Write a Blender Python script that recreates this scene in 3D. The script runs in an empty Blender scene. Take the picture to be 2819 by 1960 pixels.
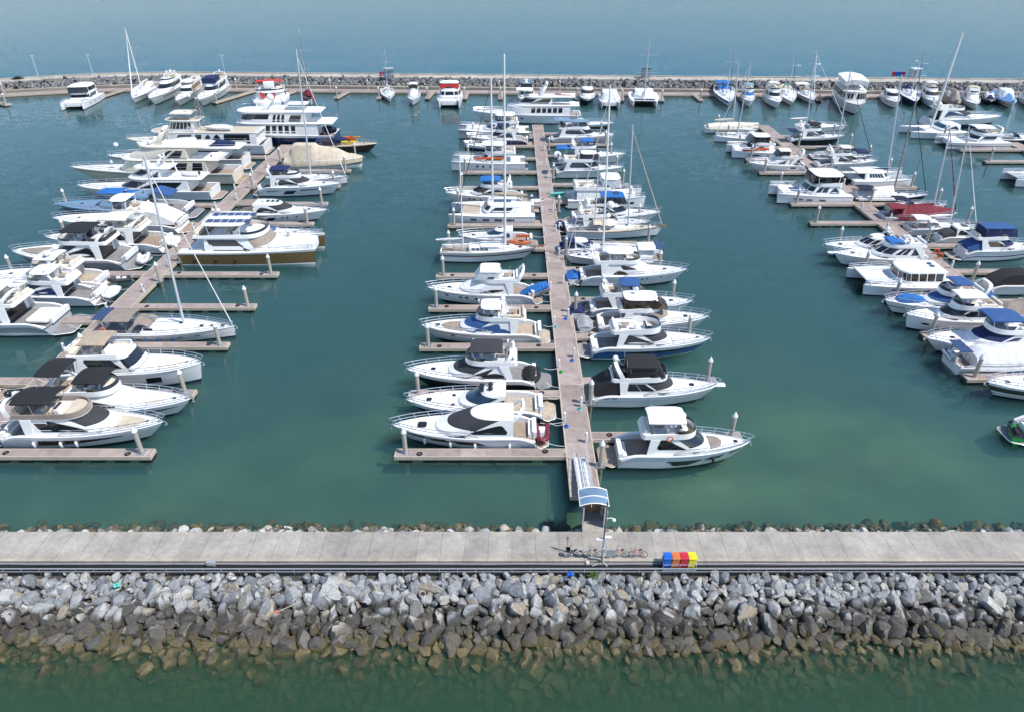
import bpy, math, random
from math import sin, cos, pi, sqrt, radians
from mathutils import Vector, Matrix, noise as mnoise
random.seed(7)
SC = bpy.context.scene
COL = SC.collection
# ------------------------------------------------------------------ camera model of the drone that looks down on the harbour
CF, CH, CP = 1879.3, 47.0, radians(32.1)
def ground(px, py, z=0.0):
    dx = (px-1409.5)/CF; dy = (980-py)/CF
    d = (dx, cos(CP)+dy*sin(CP), -sin(CP)+dy*cos(CP)); t = (z-CH)/d[2]
    return d[0]*t, d[1]*t
def xat(px, y, z): return (px-1409.5)/CF*(y*cos(CP)-(z-CH)*sin(CP))
def zat(py, y):                       # height of a point at distance y seen on picture row py
    k = (980-py)/CF
    return CH + y*(k*cos(CP)-sin(CP))/(cos(CP)+k*sin(CP))
# ------------------------------------------------------------------ materials
MATS = {}
PAL = dict(white=(.80,.80,.79), offwhite=(.70,.69,.66), cream=(.70,.64,.53), grey=(.33,.34,.36), lgrey=(.66,.67,.68), mast=(.55,.57,.60), silver=(.72,.74,.77),
    navy=(.010,.022,.085), dnavy=(.008,.013,.035), blue=(.015,.13,.40), mblue=(.025,.085,.24), lblue=(.20,.40,.55), steelblue=(.16,.25,.36),
    black=(.014,.014,.016), charcoal=(.035,.036,.042), tan=(.40,.32,.23), beige=(.55,.47,.36), brown=(.15,.10,.042), dbrown=(.05,.03,.022), maroon=(.17,.016,.030),
    red=(.55,.035,.03), orange=(.75,.13,.03), yellow=(.80,.62,.03), green=(.05,.40,.09), teal=(.12,.48,.42), wood=(.26,.15,.08), taupe=(.27,.225,.19), pink=(.5,.3,.28))
def newmat(name):
    m = bpy.data.materials.new(name); m.use_nodes = True
    nt = m.node_tree; return m, nt, nt.nodes['Principled BSDF']
def vary(nt, b, col, var, scale, detail=3, coord='Object'):
    tc = nt.nodes.new('ShaderNodeTexCoord'); n = nt.nodes.new('ShaderNodeTexNoise')
    n.inputs['Scale'].default_value = scale; n.inputs['Detail'].default_value = detail
    nt.links.new(tc.outputs[coord], n.inputs['Vector'])
    mr = nt.nodes.new('ShaderNodeMapRange'); mr.inputs[1].default_value = .3; mr.inputs[2].default_value = .7
    mr.inputs[3].default_value = 1-var; mr.inputs[4].default_value = 1+var
    nt.links.new(n.outputs['Fac'], mr.inputs[0])
    mx = nt.nodes.new('ShaderNodeMix'); mx.data_type = 'RGBA'; mx.blend_type = 'MULTIPLY'; mx.inputs[0].default_value = 1
    mx.inputs[6].default_value = (*col, 1); nt.links.new(mr.outputs[0], mx.inputs[7])
    nt.links.new(mx.outputs[2], b.inputs['Base Color']); return tc, n, mx
def bump(nt, b, tc, scale, strength, dist=.02, coord='Object', detail=3):
    n = nt.nodes.new('ShaderNodeTexNoise'); n.inputs['Scale'].default_value = scale; n.inputs['Detail'].default_value = detail
    nt.links.new(tc.outputs[coord], n.inputs['Vector'])
    bp = nt.nodes.new('ShaderNodeBump'); bp.inputs['Strength'].default_value = strength; bp.inputs['Distance'].default_value = dist
    nt.links.new(n.outputs['Fac'], bp.inputs['Height']); nt.links.new(bp.outputs[0], b.inputs['Normal'])
def M(col, kind='gel'):
    key = col+'_'+kind
    if key in MATS: return MATS[key]
    c = PAL[col]; m, nt, b = newmat(key)
    if kind == 'gel':                                   # painted glass-fibre
        vary(nt, b, c, .04, .6); b.inputs['Roughness'].default_value = .22; b.inputs['Coat Weight'].default_value = .3; b.inputs['Coat Roughness'].default_value = .05
    elif kind == 'cloth':
        tc, n, mx = vary(nt, b, c, .14, 1.3, 4); b.inputs['Roughness'].default_value = .85; bump(nt, b, tc, 3.0, .5, .06)
    elif kind == 'metal':
        vary(nt, b, c, .1, 4); b.inputs['Metallic'].default_value = .85; b.inputs['Roughness'].default_value = .28
    elif kind == 'glass':
        vary(nt, b, c, .25, .5); b.inputs['Roughness'].default_value = .03; b.inputs['Specular IOR Level'].default_value = .9
    elif kind == 'deck':
        vary(nt, b, c, .07, 2.0, 6); b.inputs['Roughness'].default_value = .6
    elif kind == 'teak':
        tc, n, mx = vary(nt, b, c, .18, 1.5, 5); b.inputs['Roughness'].default_value = .7
        wv = nt.nodes.new('ShaderNodeTexWave'); wv.bands_direction = 'Y'; wv.inputs['Scale'].default_value = 2.2; wv.inputs['Distortion'].default_value = .3
        nt.links.new(tc.outputs['Object'], wv.inputs['Vector'])
        r = nt.nodes.new('ShaderNodeMapRange'); r.inputs[1].default_value = 0; r.inputs[2].default_value = .25; r.inputs[3].default_value = .72; r.inputs[4].default_value = 1
        nt.links.new(wv.outputs['Fac'], r.inputs[0])
        m2 = nt.nodes.new('ShaderNodeMix'); m2.data_type = 'RGBA'; m2.blend_type = 'MULTIPLY'; m2.inputs[0].default_value = 1
        nt.links.new(mx.outputs[2], m2.inputs[6]); nt.links.new(r.outputs[0], m2.inputs[7]); nt.links.new(m2.outputs[2], b.inputs['Base Color'])
    elif kind == 'solar':
        tc = nt.nodes.new('ShaderNodeTexCoord'); br = nt.nodes.new('ShaderNodeTexBrick'); br.offset = 0
        br.inputs['Color1'].default_value = (.012,.03,.10,1); br.inputs['Color2'].default_value = (.016,.04,.13,1); br.inputs['Mortar'].default_value = (.25,.28,.34,1)
        br.inputs['Scale'].default_value = 1; br.inputs['Mortar Size'].default_value = .012; br.inputs['Brick Width'].default_value = .5; br.inputs['Row Height'].default_value = .5
        nt.links.new(tc.outputs['Object'], br.inputs['Vector']); nt.links.new(br.outputs['Color'], b.inputs['Base Color']); b.inputs['Roughness'].default_value = .12
    elif kind == 'rubber':
        vary(nt, b, c, .1, 3); b.inputs['Roughness'].default_value = .5
    MATS[key] = m; return m
PAL['glass'] = (.012,.014,.018); PAL['glassblue'] = (.02,.05,.09); PAL['glassbrown'] = (.035,.024,.016); PAL['teak'] = (.34,.26,.20); PAL['lteak'] = (.46,.38,.29); PAL['greyteak'] = (.25,.24,.24)
# ------------------------------------------------------------------ mesh building
class MB:
    def __init__(s): s.v = []; s.f = []; s.m = []
    def add(s, vs, fs, m=0):
        o = len(s.v); s.v += [tuple(p) for p in vs]; s.f += [tuple(i+o for i in f) for f in fs]; s.m += [m]*len(fs) if isinstance(m, int) else list(m)
        return s
    def box(s, x0, x1, y0, y1, z0, z1, m=0, tx=0, ty=0):
        v = [(x0,y0,z0),(x1,y0,z0),(x1,y1,z0),(x0,y1,z0),(x0+tx,y0+ty,z1),(x1-tx,y0+ty,z1),(x1-tx,y1-ty,z1),(x0+tx,y1-ty,z1)]
        return s.add(v, [(3,2,1,0),(4,5,6,7),(0,1,5,4),(1,2,6,5),(2,3,7,6),(3,0,4,7)], m)
    def grid(s, rows, m=0, cu=False, cv=False, mf=None):
        nr, nc = len(rows), len(rows[0]); vs = [p for r in rows for p in r]; fs = []; ms = []
        for i in range(nr if cv else nr-1):
            for j in range(nc if cu else nc-1):
                a, b = i*nc+j, i*nc+(j+1)%nc; c, d = ((i+1)%nr)*nc+(j+1)%nc, ((i+1)%nr)*nc+j
                fs.append((a,b,c,d)); ms.append(mf(i,j) if mf else m)
        return s.add(vs, fs, ms)
    def poly(s, pts, m=0): return s.add(pts, [tuple(range(len(pts)))], m)
    def tube(s, pts, r, m=0, n=6, r2=None, closed=False):
        pts = [Vector(p) for p in pts]; k = len(pts); rows = []
        for i, p in enumerate(pts):
            if closed: t = pts[(i+1)%k]-pts[i-1]
            else: t = pts[min(i+1,k-1)]-pts[max(i-1,0)]
            t.normalize(); a = Vector((0,0,1)) if abs(t.z) < .9 else Vector((1,0,0))
            u = t.cross(a).normalized(); w = t.cross(u)
            rr = r if r2 is None else r+(r2-r)*i/(k-1)
            rows.append([p+(u*cos(2*pi*j/n)+w*sin(2*pi*j/n))*rr for j in range(n)])
        s.grid(rows, m, cu=True, cv=closed)
        if not closed: s.poly(rows[0][::-1], m); s.poly(rows[-1], m)
        return s
    def lathe(s, c, prof, n=12, m=0):
        rows = [[(c[0]+r*cos(2*pi*j/n), c[1]+r*sin(2*pi*j/n), c[2]+z) for j in range(n)] for r, z in prof]
        s.grid(rows, m, cu=True); s.poly(rows[0][::-1], m); s.poly(rows[-1], m); return s
    def ball(s, c, r, m=0, sz=1, n=10):
        return s.lathe(c, [(max(.001,r*cos(a)), r*sz*sin(a)) for a in [(-.5+i/8)*pi for i in range(9)]], n, m)
    def slab(s, out, z, t, m=0, cam=0, ed=.03, mt=None):
        """rounded plate over the outline `out` (x, y points), from z to z+t, its top cambered by cam"""
        cx = sum(p[0] for p in out)/len(out); cy = sum(p[1] for p in out)/len(out)
        W = max(abs(p[1]-cy) for p in out)
        def ring(k, zz): return [(cx+(x-cx)*k, cy+(y-cy)*k, zz+cam*(1-((y-cy)*k/W)**2)) for x, y in out]
        e = ed/max(W, .1); mt = m if mt is None else mt
        rows = [ring(.5, z), ring(1-e, z), ring(1, z+t*.35), ring(1, z+t*.65), ring(1-e, z+t), ring(.7, z+t), ring(.35, z+t)]
        s.grid(rows, m, cu=True, mf=lambda i, j: mt if i >= 4 else m); s.poly(ring(.5, z)[::-1], m); s.poly(ring(.35, z+t), mt); return s
    def build(s, name, mats, parent=None, smooth=40):
        me = bpy.data.meshes.new(name); me.from_pydata(s.v, [], s.f)
        for a in (mats if isinstance(mats, (list, tuple)) else [mats]): me.materials.append(a)
        me.polygons.foreach_set('material_index', s.m)
        if smooth: me.polygons.foreach_set('use_smooth', [True]*len(s.f)); me.update(); me.set_sharp_from_angle(angle=radians(smooth))
        o = bpy.data.objects.new(name, me); COL.objects.link(o)
        if parent: o.parent = parent
        return o
def empty(name, loc=(0,0,0), rz=0):
    o = bpy.data.objects.new(name, None); COL.objects.link(o); o.location = loc; o.rotation_euler = (0,0,rz); o.empty_display_size = .5; return o
def tag(o, label, cat, group=None):
    o['label'] = label; o['category'] = cat
    if group: o['group'] = group
    return o
def struct(o): o['kind'] = 'structure'; return o
def copy_tree(o, parent=None):
    c = o.copy(); COL.objects.link(c)
    if parent: c.parent = parent
    for ch in list(o.children): copy_tree(ch, c)
    return c
def rrect(x0, x1, w, r=.3, n=4, w1=None):
    """outline of a rounded rectangle; half width w at x0 and w1 at x1"""
    w1 = w if w1 is None else w1; o = []
    for cx, cy, a0 in ((x1-r, w1-r, 0), (x0+r, w-r, 90), (x0+r, -(w-r), 180), (x1-r, -(w1-r), 270)):
        o += [(cx+r*cos(radians(a0+90*i/n)), cy+r*sin(radians(a0+90*i/n))) for i in range(n+1)]
    return o
def oval(x0, x1, w, lf, n=10, e=2.4, la=.25):
    """boat-like outline: square stern with small corners, long rounded front of length lf"""
    pts = []
    for i in range(-n, n+1):
        a = i/n*pi/2
        pts.append((x1-lf+lf*abs(cos(a))**(2/e), math.copysign(w*abs(sin(a))**(2/e), i)))
    return pts+[(x0+la, w), (x0, w-la), (x0, -w+la), (x0+la, -w)]
# ------------------------------------------------------------------ boats: hulls
lerp = lambda a, b, t: a+(b-a)*t
clamp = lambda x, a=0., b=1.: max(a, min(b, x))
class Hull:
    def __init__(s, L, B, fb, fs, rake=None, plat=0., full=2.3, tw=.9, y0=0, pw=.8, drop=0.):
        s.drop = drop
        s.L, s.B, s.fb, s.fs, s.y0, s.full, s.tw, s.pw = L, B, fb, fs, y0, full, tw, pw
        s.xt = -L/2+plat; s.len = L-plat; s.rake = L*.11 if rake is None else rake
    def zs(s, u): return (s.fs+(s.fb-s.fs)*clamp(u)**1.7)*(1-s.drop*clamp(1-u/.15)**1.6)
    def hb(s, u):
        a = s.tw+(1-s.tw)*min(1, u/.35); t = clamp((u-.36)/.64)
        return s.B/2*a*(1-t**s.full)**s.pw+.01
    def pt(s, u, v, sg=1, off=0.):
        a = .96*(s.tw+(1-s.tw)*min(1, u/.35)); t = clamp((u-.28)/.72)
        hw = s.B/2*.90*a*(1-t**(s.full*.8))**max(.9, s.pw)
        if v >= 0: y = hw+(s.hb(u)-hw)*v**.8; z = v*s.zs(u)
        else: y = max(0, hw*(1+v*1.4)); z = v*1.6
        x = s.xt+(s.len-s.rake*(1-max(v,-.3))**1.25)*u
        if s.drop and u < .1: x += (1-u/.1)*max(v,0)*.022*s.L
        return (x, s.y0+sg*(y+off), z)
    def xs(s, u): return s.xt+s.len*u
    def us(s, x): return clamp((x-s.xt)/s.len)
    def mesh(s, root, col, boot='navy', stripes=(), top='white', name='hull', low=0.):
        vs = [-.4,-.1,0,.07]+sorted({x for a in stripes for x in a[:2]}|{.2,.45,.7,.86,1}); N = 30; mats = [M(col), M(boot), M(top)]; idx = {}
        for a in stripes:
            if a[2] not in idx: idx[a[2]] = len(mats); mats.append(M(a[2]))
        b = MB(); us = [i/N for i in range(N)]+[.985, 1]
        def mf(i, j):
            vm = (vs[j]+vs[j+1])/2
            if vm < .07: return 1
            for v0, v1, c, *rg in stripes:
                if v0 <= vm <= v1 and (not rg or rg[0] <= us[i] <= rg[1]): return idx[c]
            return 0
        for sg in (1, -1): b.grid([[s.pt(u, v, sg) for v in vs] for u in us], mf=mf)
        tr = [s.pt(0, v, 1) for v in vs]+[s.pt(0, v, -1) for v in vs[::-1]]; b.poly(tr, 0)
        for sg in (1, -1):                                # rubbing strake and bulwark cap
            b.tube([(p[0], p[1], p[2]-.02) for p in (s.pt(u, 1, sg) for u in us)], .055+.001*s.L, 2, 5)
        return b.build(name, mats, root, 35)
    def windows(s, root, specs, mat):
        for sg in (1, -1):
            for k in specs:
                kind = k[4] if len(k) > 4 else 'rect'; u0, u1, v0, v1 = k[:4]; b = MB(); n = 10; rows = []
                for i in range(n+1):
                    f = i/n
                    if kind == 'port': h = sqrt(max(0, 1-(2*f-1)**2)); a, c = .5-h/2, .5+h/2
                    elif kind == 'taper': a, c = .75*f**1.5, 1-.12*f                    # narrows towards the bow
                    elif kind == 'slash': a, c = clamp((f-.8)/.2)*.9, 1-clamp((.18-f)/.18)*.9
                    elif kind == 'drop': a, c = (1-clamp((f-.12)/.12))*.75 if f < .6 else clamp((f-.75)/.25)*.8, 1
                    else: a, c = 0, 1
                    rows.append([s.pt(lerp(u0,u1,f), lerp(v0,v1,a+(c-a)*q), sg, .018) for q in (0,.5,1)])
                b.grid(rows); o = b.build('hull_window', mat, root, 60)
    def deck(s, root, u0, u1=.985, dz=.07, cam=.16, mat=None, pad=None):
        b = MB(); rows = []
        for i in range(21):
            u = lerp(u0, u1, i/20); h = max(.01, s.hb(u)-.06); z = s.zs(u)-dz
            rows.append([(s.xs(u), s.y0+h*q, z+cam*(1-q*q)*min(1, h)) for q in (-1,-.8,-.5,-.2,.2,.5,.8,1)])
        b.grid(rows); o = b.build('deck', mat or M('white','deck'), root); return o
    def onpad(s, root, u0, u1, k0, k1, mat, t=.12, cam=.16, dz=.07, name='sunpad', r=1):
        """a cushion lying on the foredeck between hull stations"""
        b = MB(); rows = []; n = 12; qs = (-1,-.6,-.2,.2,.6,1)
        for i in range(n+1):
            f = i/n; u = lerp(u0,u1,f); w = s.hb(u)*lerp(k0,k1,f)*(1 if not r else min(1, sqrt(max(0.02,1-max(0,(f-.6)/.4)**2))))
            rows.append([(s.xs(u), w*q, s.zs(u)-dz+cam*(1-(w*q/max(.1,s.hb(u)))**2)+t*(1-.35*q**6)) for q in qs])
        b.grid(rows); k = len(rows); edge = [r[0] for r in rows]+[p for p in rows[-1][1:-1]]+[r[-1] for r in rows[::-1]]+[p for p in rows[0][::-1][1:-1]]
        b.grid([edge, [(x,y,z-t*1.3) for x,y,z in edge]], cu=True); return b.build(name, mat, root, 50)
    def rail(s, root, u0=.42, h=.75, inn=.08, over=.35, mid=True, name='bow_rail'):
        b = MB(); n = 13
        for hh in ((h,.5*h) if mid else (h,)):
            pts = []
            for sg in (1, -1):
                q = [(s.xs(u)+over*f**3*hh/h, s.y0+sg*max(.12,s.hb(u)-inn), s.zs(u)+hh*min(1,f*6+.25)) for f in [i/n for i in range(n+1)] for u in [lerp(u0,.985,f)]]
                pts += q if sg > 0 else q[::-1]
            b.tube(pts, .042, 0, 5)
        for sg in (1, -1):
            for i in range(0, n+1, 2):
                f = i/n; u = lerp(u0,.985,f); y = s.y0+sg*max(.12,s.hb(u)-inn); x = s.xs(u)
                b.tube([(x,y,s.zs(u)-.03),(x+over*f**3,y,s.zs(u)+h*min(1,f*6+.25))], .034, 0, 4)
        return b.build(name, M('silver','metal'), root)
    def anchor(s, root):
        b = MB(); x = s.L/2; z = s.fb
        b.box(x-.7, x+.25, -.09, .09, z-.06, z+.04); b.tube([(x+.2,0,z-.05),(x+.32,0,z-.35)], .05); b.tube([(x+.22,-.25,z-.3),(x+.34,0,z-.42),(x+.22,.25,z-.3)], .05)
        return b.build('anchor', M('silver','metal'), root)
    def cockpit(s, root, u1, zf, floor, seat=None, cw=.3, ts=.35):
        """open well aft: sole, inner walls, coaming tops and a seat across the transom"""
        b = MB(); us = [lerp(.012,u1,i/6) for i in range(7)]
        b.grid([[(s.xs(u), -s.hb(u)+cw, zf), (s.xs(u), s.hb(u)-cw, zf)] for u in us], 0)
        for sg in (1, -1):
            b.grid([[(s.xs(u), sg*(s.hb(u)-cw), zf), (s.xs(u), sg*(s.hb(u)-cw), s.zs(u)+.02), (s.xs(u), sg*(s.hb(u)-.02), s.zs(u)+.02)] for u in us], 1)
        w = s.hb(0)-cw; b.box(s.xt+.02, s.xt+ts, -w, w*.55, zf, s.fs+.02, 1); o = b.build('cockpit', [floor, M('white')], root)
        if seat:
            c = MB(); c.box(s.xt+ts, s.xt+ts+.55, -w*.95, w*.5, zf, zf+.45, 0); c.box(s.xt+ts-.06, s.xt+ts+.14, -w*.95, w*.5, zf+.45, zf+.8, 0); c.build('seat', seat, o)
        return o
    def platform(s, root, mat, z=.32, edge='white'):
        x0 = -s.L/2; w = s.hb(0)*.96; b = MB(); b.slab(rrect(x0, s.xt+.05, w*.86, min(.7,(s.xt-x0)*.45), 5, w), z-.14, .14, 0, ed=.08, mt=1)
        return b.build('swim_platform', [M(edge), mat], root)
# ------------------------------------------------------------------ boats: houses and fittings
class House:
    """lofted deckhouse; levels are (z, x aft, x fore, half width, length of the rounded front)"""
    def __init__(s, levels, e=2.3, y0=0): s.lv, s.e, s.y0 = levels, e, y0
    def at(s, z):
        lv = s.lv; i = 0
        while i < len(lv)-2 and z > lv[i+1][0]: i += 1
        a, b = lv[i], lv[i+1]; t = clamp((z-a[0])/(b[0]-a[0])); return [lerp(p, q, t) for p, q in zip(a, b)]
    def p(s, q, z):
        _, xa, xf, w, lf = s.at(z); a = abs(q); sg = 1 if q >= 0 else -1
        if a <= .5:
            t = a*pi; return Vector((xf-lf+lf*cos(t)**(2/s.e) if t < pi/2-1e-6 else xf-lf, s.y0+sg*w*max(0,sin(t))**(2/s.e), z))
        return Vector((lerp(xf-lf, xa, (a-.5)*2), s.y0+sg*w, z))
    def mesh(s, root, mat, cam=.12, name='cabin', close=.8):
        b = MB(); qs = [i/24 for i in range(-24,25)]; rows = [[s.p(q, l[0]) for q in qs] for l in s.lv]
        z, xa, xf, w, lf = s.lv[-1]
        for k, dz in ((.9,.03+cam*.3),(.6,cam*.8),(.25,cam)):
            c = Vector(((xa+xf)/2,s.y0,0)); rows.append([Vector((c.x+(p.x-c.x)*k, s.y0+(p.y-s.y0)*k, z+dz)) for p in rows[len(s.lv)-1]])
        b.grid(rows, cu=True); b.poly(rows[-1]); return b.build(name, mat, root, 32)
    def panel(s, root, q0, q1, za, zb, mat, shape='rect', off=.022, n=14, name='window'):
        rows = []
        for i in range(n+1):
            f = i/n; q = lerp(q0,q1,f)
            if shape == 'arc': a, c = 0, clamp(sin(pi*lerp(.06,.94,f))**.7)
            elif shape == 'wedge': a, c = 0, clamp(.12+f*1.3)                    # low in front, high aft
            elif shape == 'fin': a, c = clamp((f-.55)/.45)*.7, clamp(.1+f*2.2)
            elif shape == 'slant': a, c = clamp((f-.86)/.14), 1-clamp((.14-f)/.14)*.9
            else: a, c = 0, 1
            r = []
            for k in (0,.5,1):
                z = lerp(za,zb,a+(c-a)*k); P = s.p(q,z); dq = .01
                t1 = s.p(min(1,q+dq),z)-s.p(max(-1,q-dq),z); t2 = s.p(q,z+.03)-s.p(q,z-.03); nn = t1.cross(t2)
                if nn.length < 1e-9: nn = Vector((1,0,0))
                nn.normalize()
                if nn.dot(P-Vector((s.lv[0][1],s.y0,z))) < 0: nn = -nn
                r.append(P+nn*off)
            rows.append(r)
        b = MB(); b.grid(rows); return b.build(name, mat, root, 60)
def ringwall(root, out, z0, zt, th, mat, name, cap=None):
    """a coaming that stands on the outline; zt(x) is the height of its top"""
    cx = sum(p[0] for p in out)/len(out); W = max(abs(p[1]) for p in out); k = .97-th/W
    inn = [(cx+(x-cx)*k, y*k) for x, y in out]
    b = MB(); b.grid([[(x,y,z0) for x,y in out], [(cx+(x-cx)*.975,y*.97,zt(x)) for x,y in out], [(x,y,zt(x)) for x,y in inn], [(x,y,z0+.02) for x,y in inn]], cu=True)
    return b.build(name, mat, root, 40)
def sheet(root, x0, x1, w, z, col, cam=.22, val=.14, name='canopy', legs=None, kind='cloth', tilt=0, nx=8, r=.25, metal=True, oval_=False):
    """fabric awning or hard roof on its poles"""
    if kind == 'gel':
        e = 2.7 if oval_ else 4.5; n = 32; cx, hx_ = (x0+x1)/2, abs(x1-x0)/2; pts = [(cx+hx_*math.copysign(abs(cos(a))**(2/e),cos(a)), w*math.copysign(abs(sin(a))**(2/e),sin(a))) for a in [2*pi*i/n for i in range(n)]]
        b = MB(); b.slab(pts, z-.08, .16, 0, cam, .1); o = b.build(name, M(col), root, 40)
        if legs is not None:
            for sg in (1,-1):
                for f, g in ((.12,.16),(.86,.84)): m = MB(); m.tube([(lerp(x0,x1,g), sg*w*.86, legs), (lerp(x0,x1,f), sg*w*.80, z+.02)], .075, 0, 6); m.build('pole', M('white'), o)
        return o
    b = MB(); top = []; n = 10
    for i in range(nx+1):
        f = i/nx; x = lerp(x0,x1,f); ww = w*(1-r*.35*(abs(2*f-1))**6); zz = z+tilt*f-cam*.35*(2*f-1)**4
        top.append([(x, ww*q, zz+cam*(1-abs(q)**2.4)-.03*cam*cos(6*pi*f)) for q in [-1+2*j/n for j in range(n+1)]])
    b.grid(top); edge = [r_[0] for r_ in top]+top[-1][1:-1]+[r_[-1] for r_ in top[::-1]]+top[0][::-1][1:-1]
    b.grid([edge, [(x,y*.995,zz-val) for x,y,zz in edge]], cu=True); b.grid([[(x,y,zz-.05) for x,y,zz in r_] for r_ in top])
    o = b.build(name, M(col, kind), root, 50)
    if legs is not None:
        for sg in (1,-1):
            for f, g in ((.06,.2),(.94,.8)) if abs(x1-x0) < 4 else ((.05,.12),(.5,.5),(.95,.86)):
                m = MB(); m.tube([(lerp(x0,x1,g), sg*w*.93, legs), (lerp(x0,x1,f), sg*w*.97, z-.1+tilt*f)], .03 if metal else .07, 0, 5); m.build('pole', M('silver','metal') if metal else M('white'), o)
    return o
def dome(root, x, y, z, r=.3, col='white', name='radar_dome'):
    b = MB(); b.lathe((x,y,z), [(r*.5,0),(r*.55,.12),(r*.95,.2),(r,.2+r*.4),(r*.85,.2+r*.85),(r*.5,.2+r*1.15),(r*.1,.2+r*1.25)], 12); return b.build(name, M(col), root, 60)
def radar(root, x, y, z):
    b = MB(); b.lathe((x,y,z), [(.16,0),(.18,.22),(.1,.26)], 10); b.box(x-.08,x+.08,y-.6,y+.6,z+.26,z+.36); return b.build('radar_scanner', M('white'), root)
def antenna(root, x, y, z, h=2.2):
    b = MB(); b.tube([(x,y,z),(x-.25,y,z+h)], .025, 0, 4, .012); return b.build('antenna', M('white'), root)
def arch(root, x, w, z0, z1, sweep=-.9, col='white', th=.5, domes=('r',), name='radar_arch'):
    b = MB(); rows = []
    for q in [i/12 for i in range(13)]:
        a = pi*q; y = w*cos(a); y = math.copysign(abs(cos(a))**.55*w, cos(a)); k = clamp(sin(a)**.7); z = lerp(z0,z1,k); xx = x+sweep*k; t = th*(1-.35*k)
        rows.append([(xx-t,y,z),(xx+t,y,z+.0),(xx+t*.9,y*.94,z-.16 if k > .5 else z),(xx-t*.9,y*.94,z-.16 if k > .5 else z)])
    b.grid(rows, cu=True); o = b.build(name, M(col), root, 50)
    for i, d in enumerate(domes):
        yy = 0 if len(domes) == 1 else lerp(-w*.55,w*.55,i/(len(domes)-1))
        if d == 'd': dome(o, x+sweep, yy, z1-.02, .34)
        elif d == 'D': dome(o, x+sweep, yy, z1-.02, .5)
        elif d == 'k': dome(o, x+sweep, yy, z1-.02, .38, 'black')
        else: radar(o, x+sweep, yy, z1-.02)
    return o
def seats(root, x0, x1, w, z, col, dash=True):
    b = MB(); b.box(x0, x1, w*.45, w*.85, z, z+.45, 0); b.box(x0, x0+.6, -w*.85, w*.45, z, z+.45, 0); b.box(x0-.05,x0+.18,-w*.85,w*.85,z+.4,z+.8,0)
    b.box(x1-.1, x1+.6, -w*.8, -w*.25, z, z+.55, 0); b.box(x1-.2,x1,-w*.8,-w*.25,z+.5,z+1.0,0); b.box(x0+1.0, x0+2.0, -w*.3, w*.25, z+.5, z+.56, 1)
    o = b.build('seating', [M(col,'cloth'), M('teak','teak')], root, 0)
    if dash:
        c = MB(); c.box(x1+1.0, x1+1.6, -w*.85, w*.1, z, z+.85, 0, .1); c.box(x1+1.05,x1+1.3,-w*.75,-.05,z+.85,z+.98,1); c.tube([(x1+.95,-w*.5+.2*cos(k),z+.8+.2*sin(k)) for k in [i*pi/5 for i in range(10)]], .025, 1, 4, closed=True); c.build('helm_console', [M('white'), M('charcoal')], root, 0)
def bundle(root, pts, r, col, name='cover'):
    """lumpy cloth over something long"""
    b = MB(); n = 10; rows = []; pts = [Vector(p) for p in pts]; k = len(pts)
    for i, p in enumerate(pts):
        t = (pts[min(i+1,k-1)]-pts[max(i-1,0)]).normalized(); u = t.cross(Vector((0,0,1))).normalized(); w = u.cross(t); f = i/(k-1); rr = r*(.35+.65*sin(pi*clamp(f,.04,.96))**.5)
        rows.append([p+(u*cos(a)+w*sin(a)*.9)*rr*(1+.10*sin(3*a+5*f)) for a in [2*pi*j/n for j in range(n)]])
    b.grid(rows, cu=True); b.poly(rows[0]); b.poly(rows[-1]); return b.build(name, M(col,'cloth'), root, 60)
def tarp(root, hull, prof, col, drop=.35, over=.12, name='tarpaulin'):
    """cloth thrown over a hull; prof lists (station, ridge height above the sheer, ridge half width)"""
    rows = []; N = 30; us0, us1 = prof[0][0], prof[-1][0]
    for i in range(N+1):
        u = lerp(us0,us1,i/N); j = 0
        while j < len(prof)-2 and u > prof[j+1][0]: j += 1
        a, c = prof[j], prof[j+1]; t = (u-a[0])/(c[0]-a[0]); t = t*t*(3-2*t); rh, rw = lerp(a[1],c[1],t), lerp(a[2],c[2],t)
        h = hull.hb(u)+over; z = hull.zs(u); fold = .05*sin(u*75)+.04*sin(u*131+1); r = []
        for q in (-1,-.97,-.6,-.2,0,.2,.6,.97,1):
            s_ = 1 if q >= 0 else -1; k = abs(q)
            y = lerp(0, rw, k/.2) if k <= .2 else lerp(rw, h, (k-.2)/.77) if k <= .97 else h+.02
            zz = z-drop if k == 1 else z+.03 if k == .97 else z+rh*(1-.0*k) if k <= .2 else z+lerp(rh,.03,((k-.2)/.77)**.85)-.12*rh*sin(pi*(k-.2)/.77)+fold*s_*min(1,k*1.5)
            if k == 0: zz += .06*rh
            r.append((hull.xs(u)+fold*.6, y*s_+(fold*.5 if .2 < k < 1 else 0), zz))
        rows.append(r)
    b = MB(); b.grid(rows); b.poly([(x,y,z) for x,y,z in rows[0]]); return b.build(name, M(col,'cloth'), root, 55)
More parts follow.
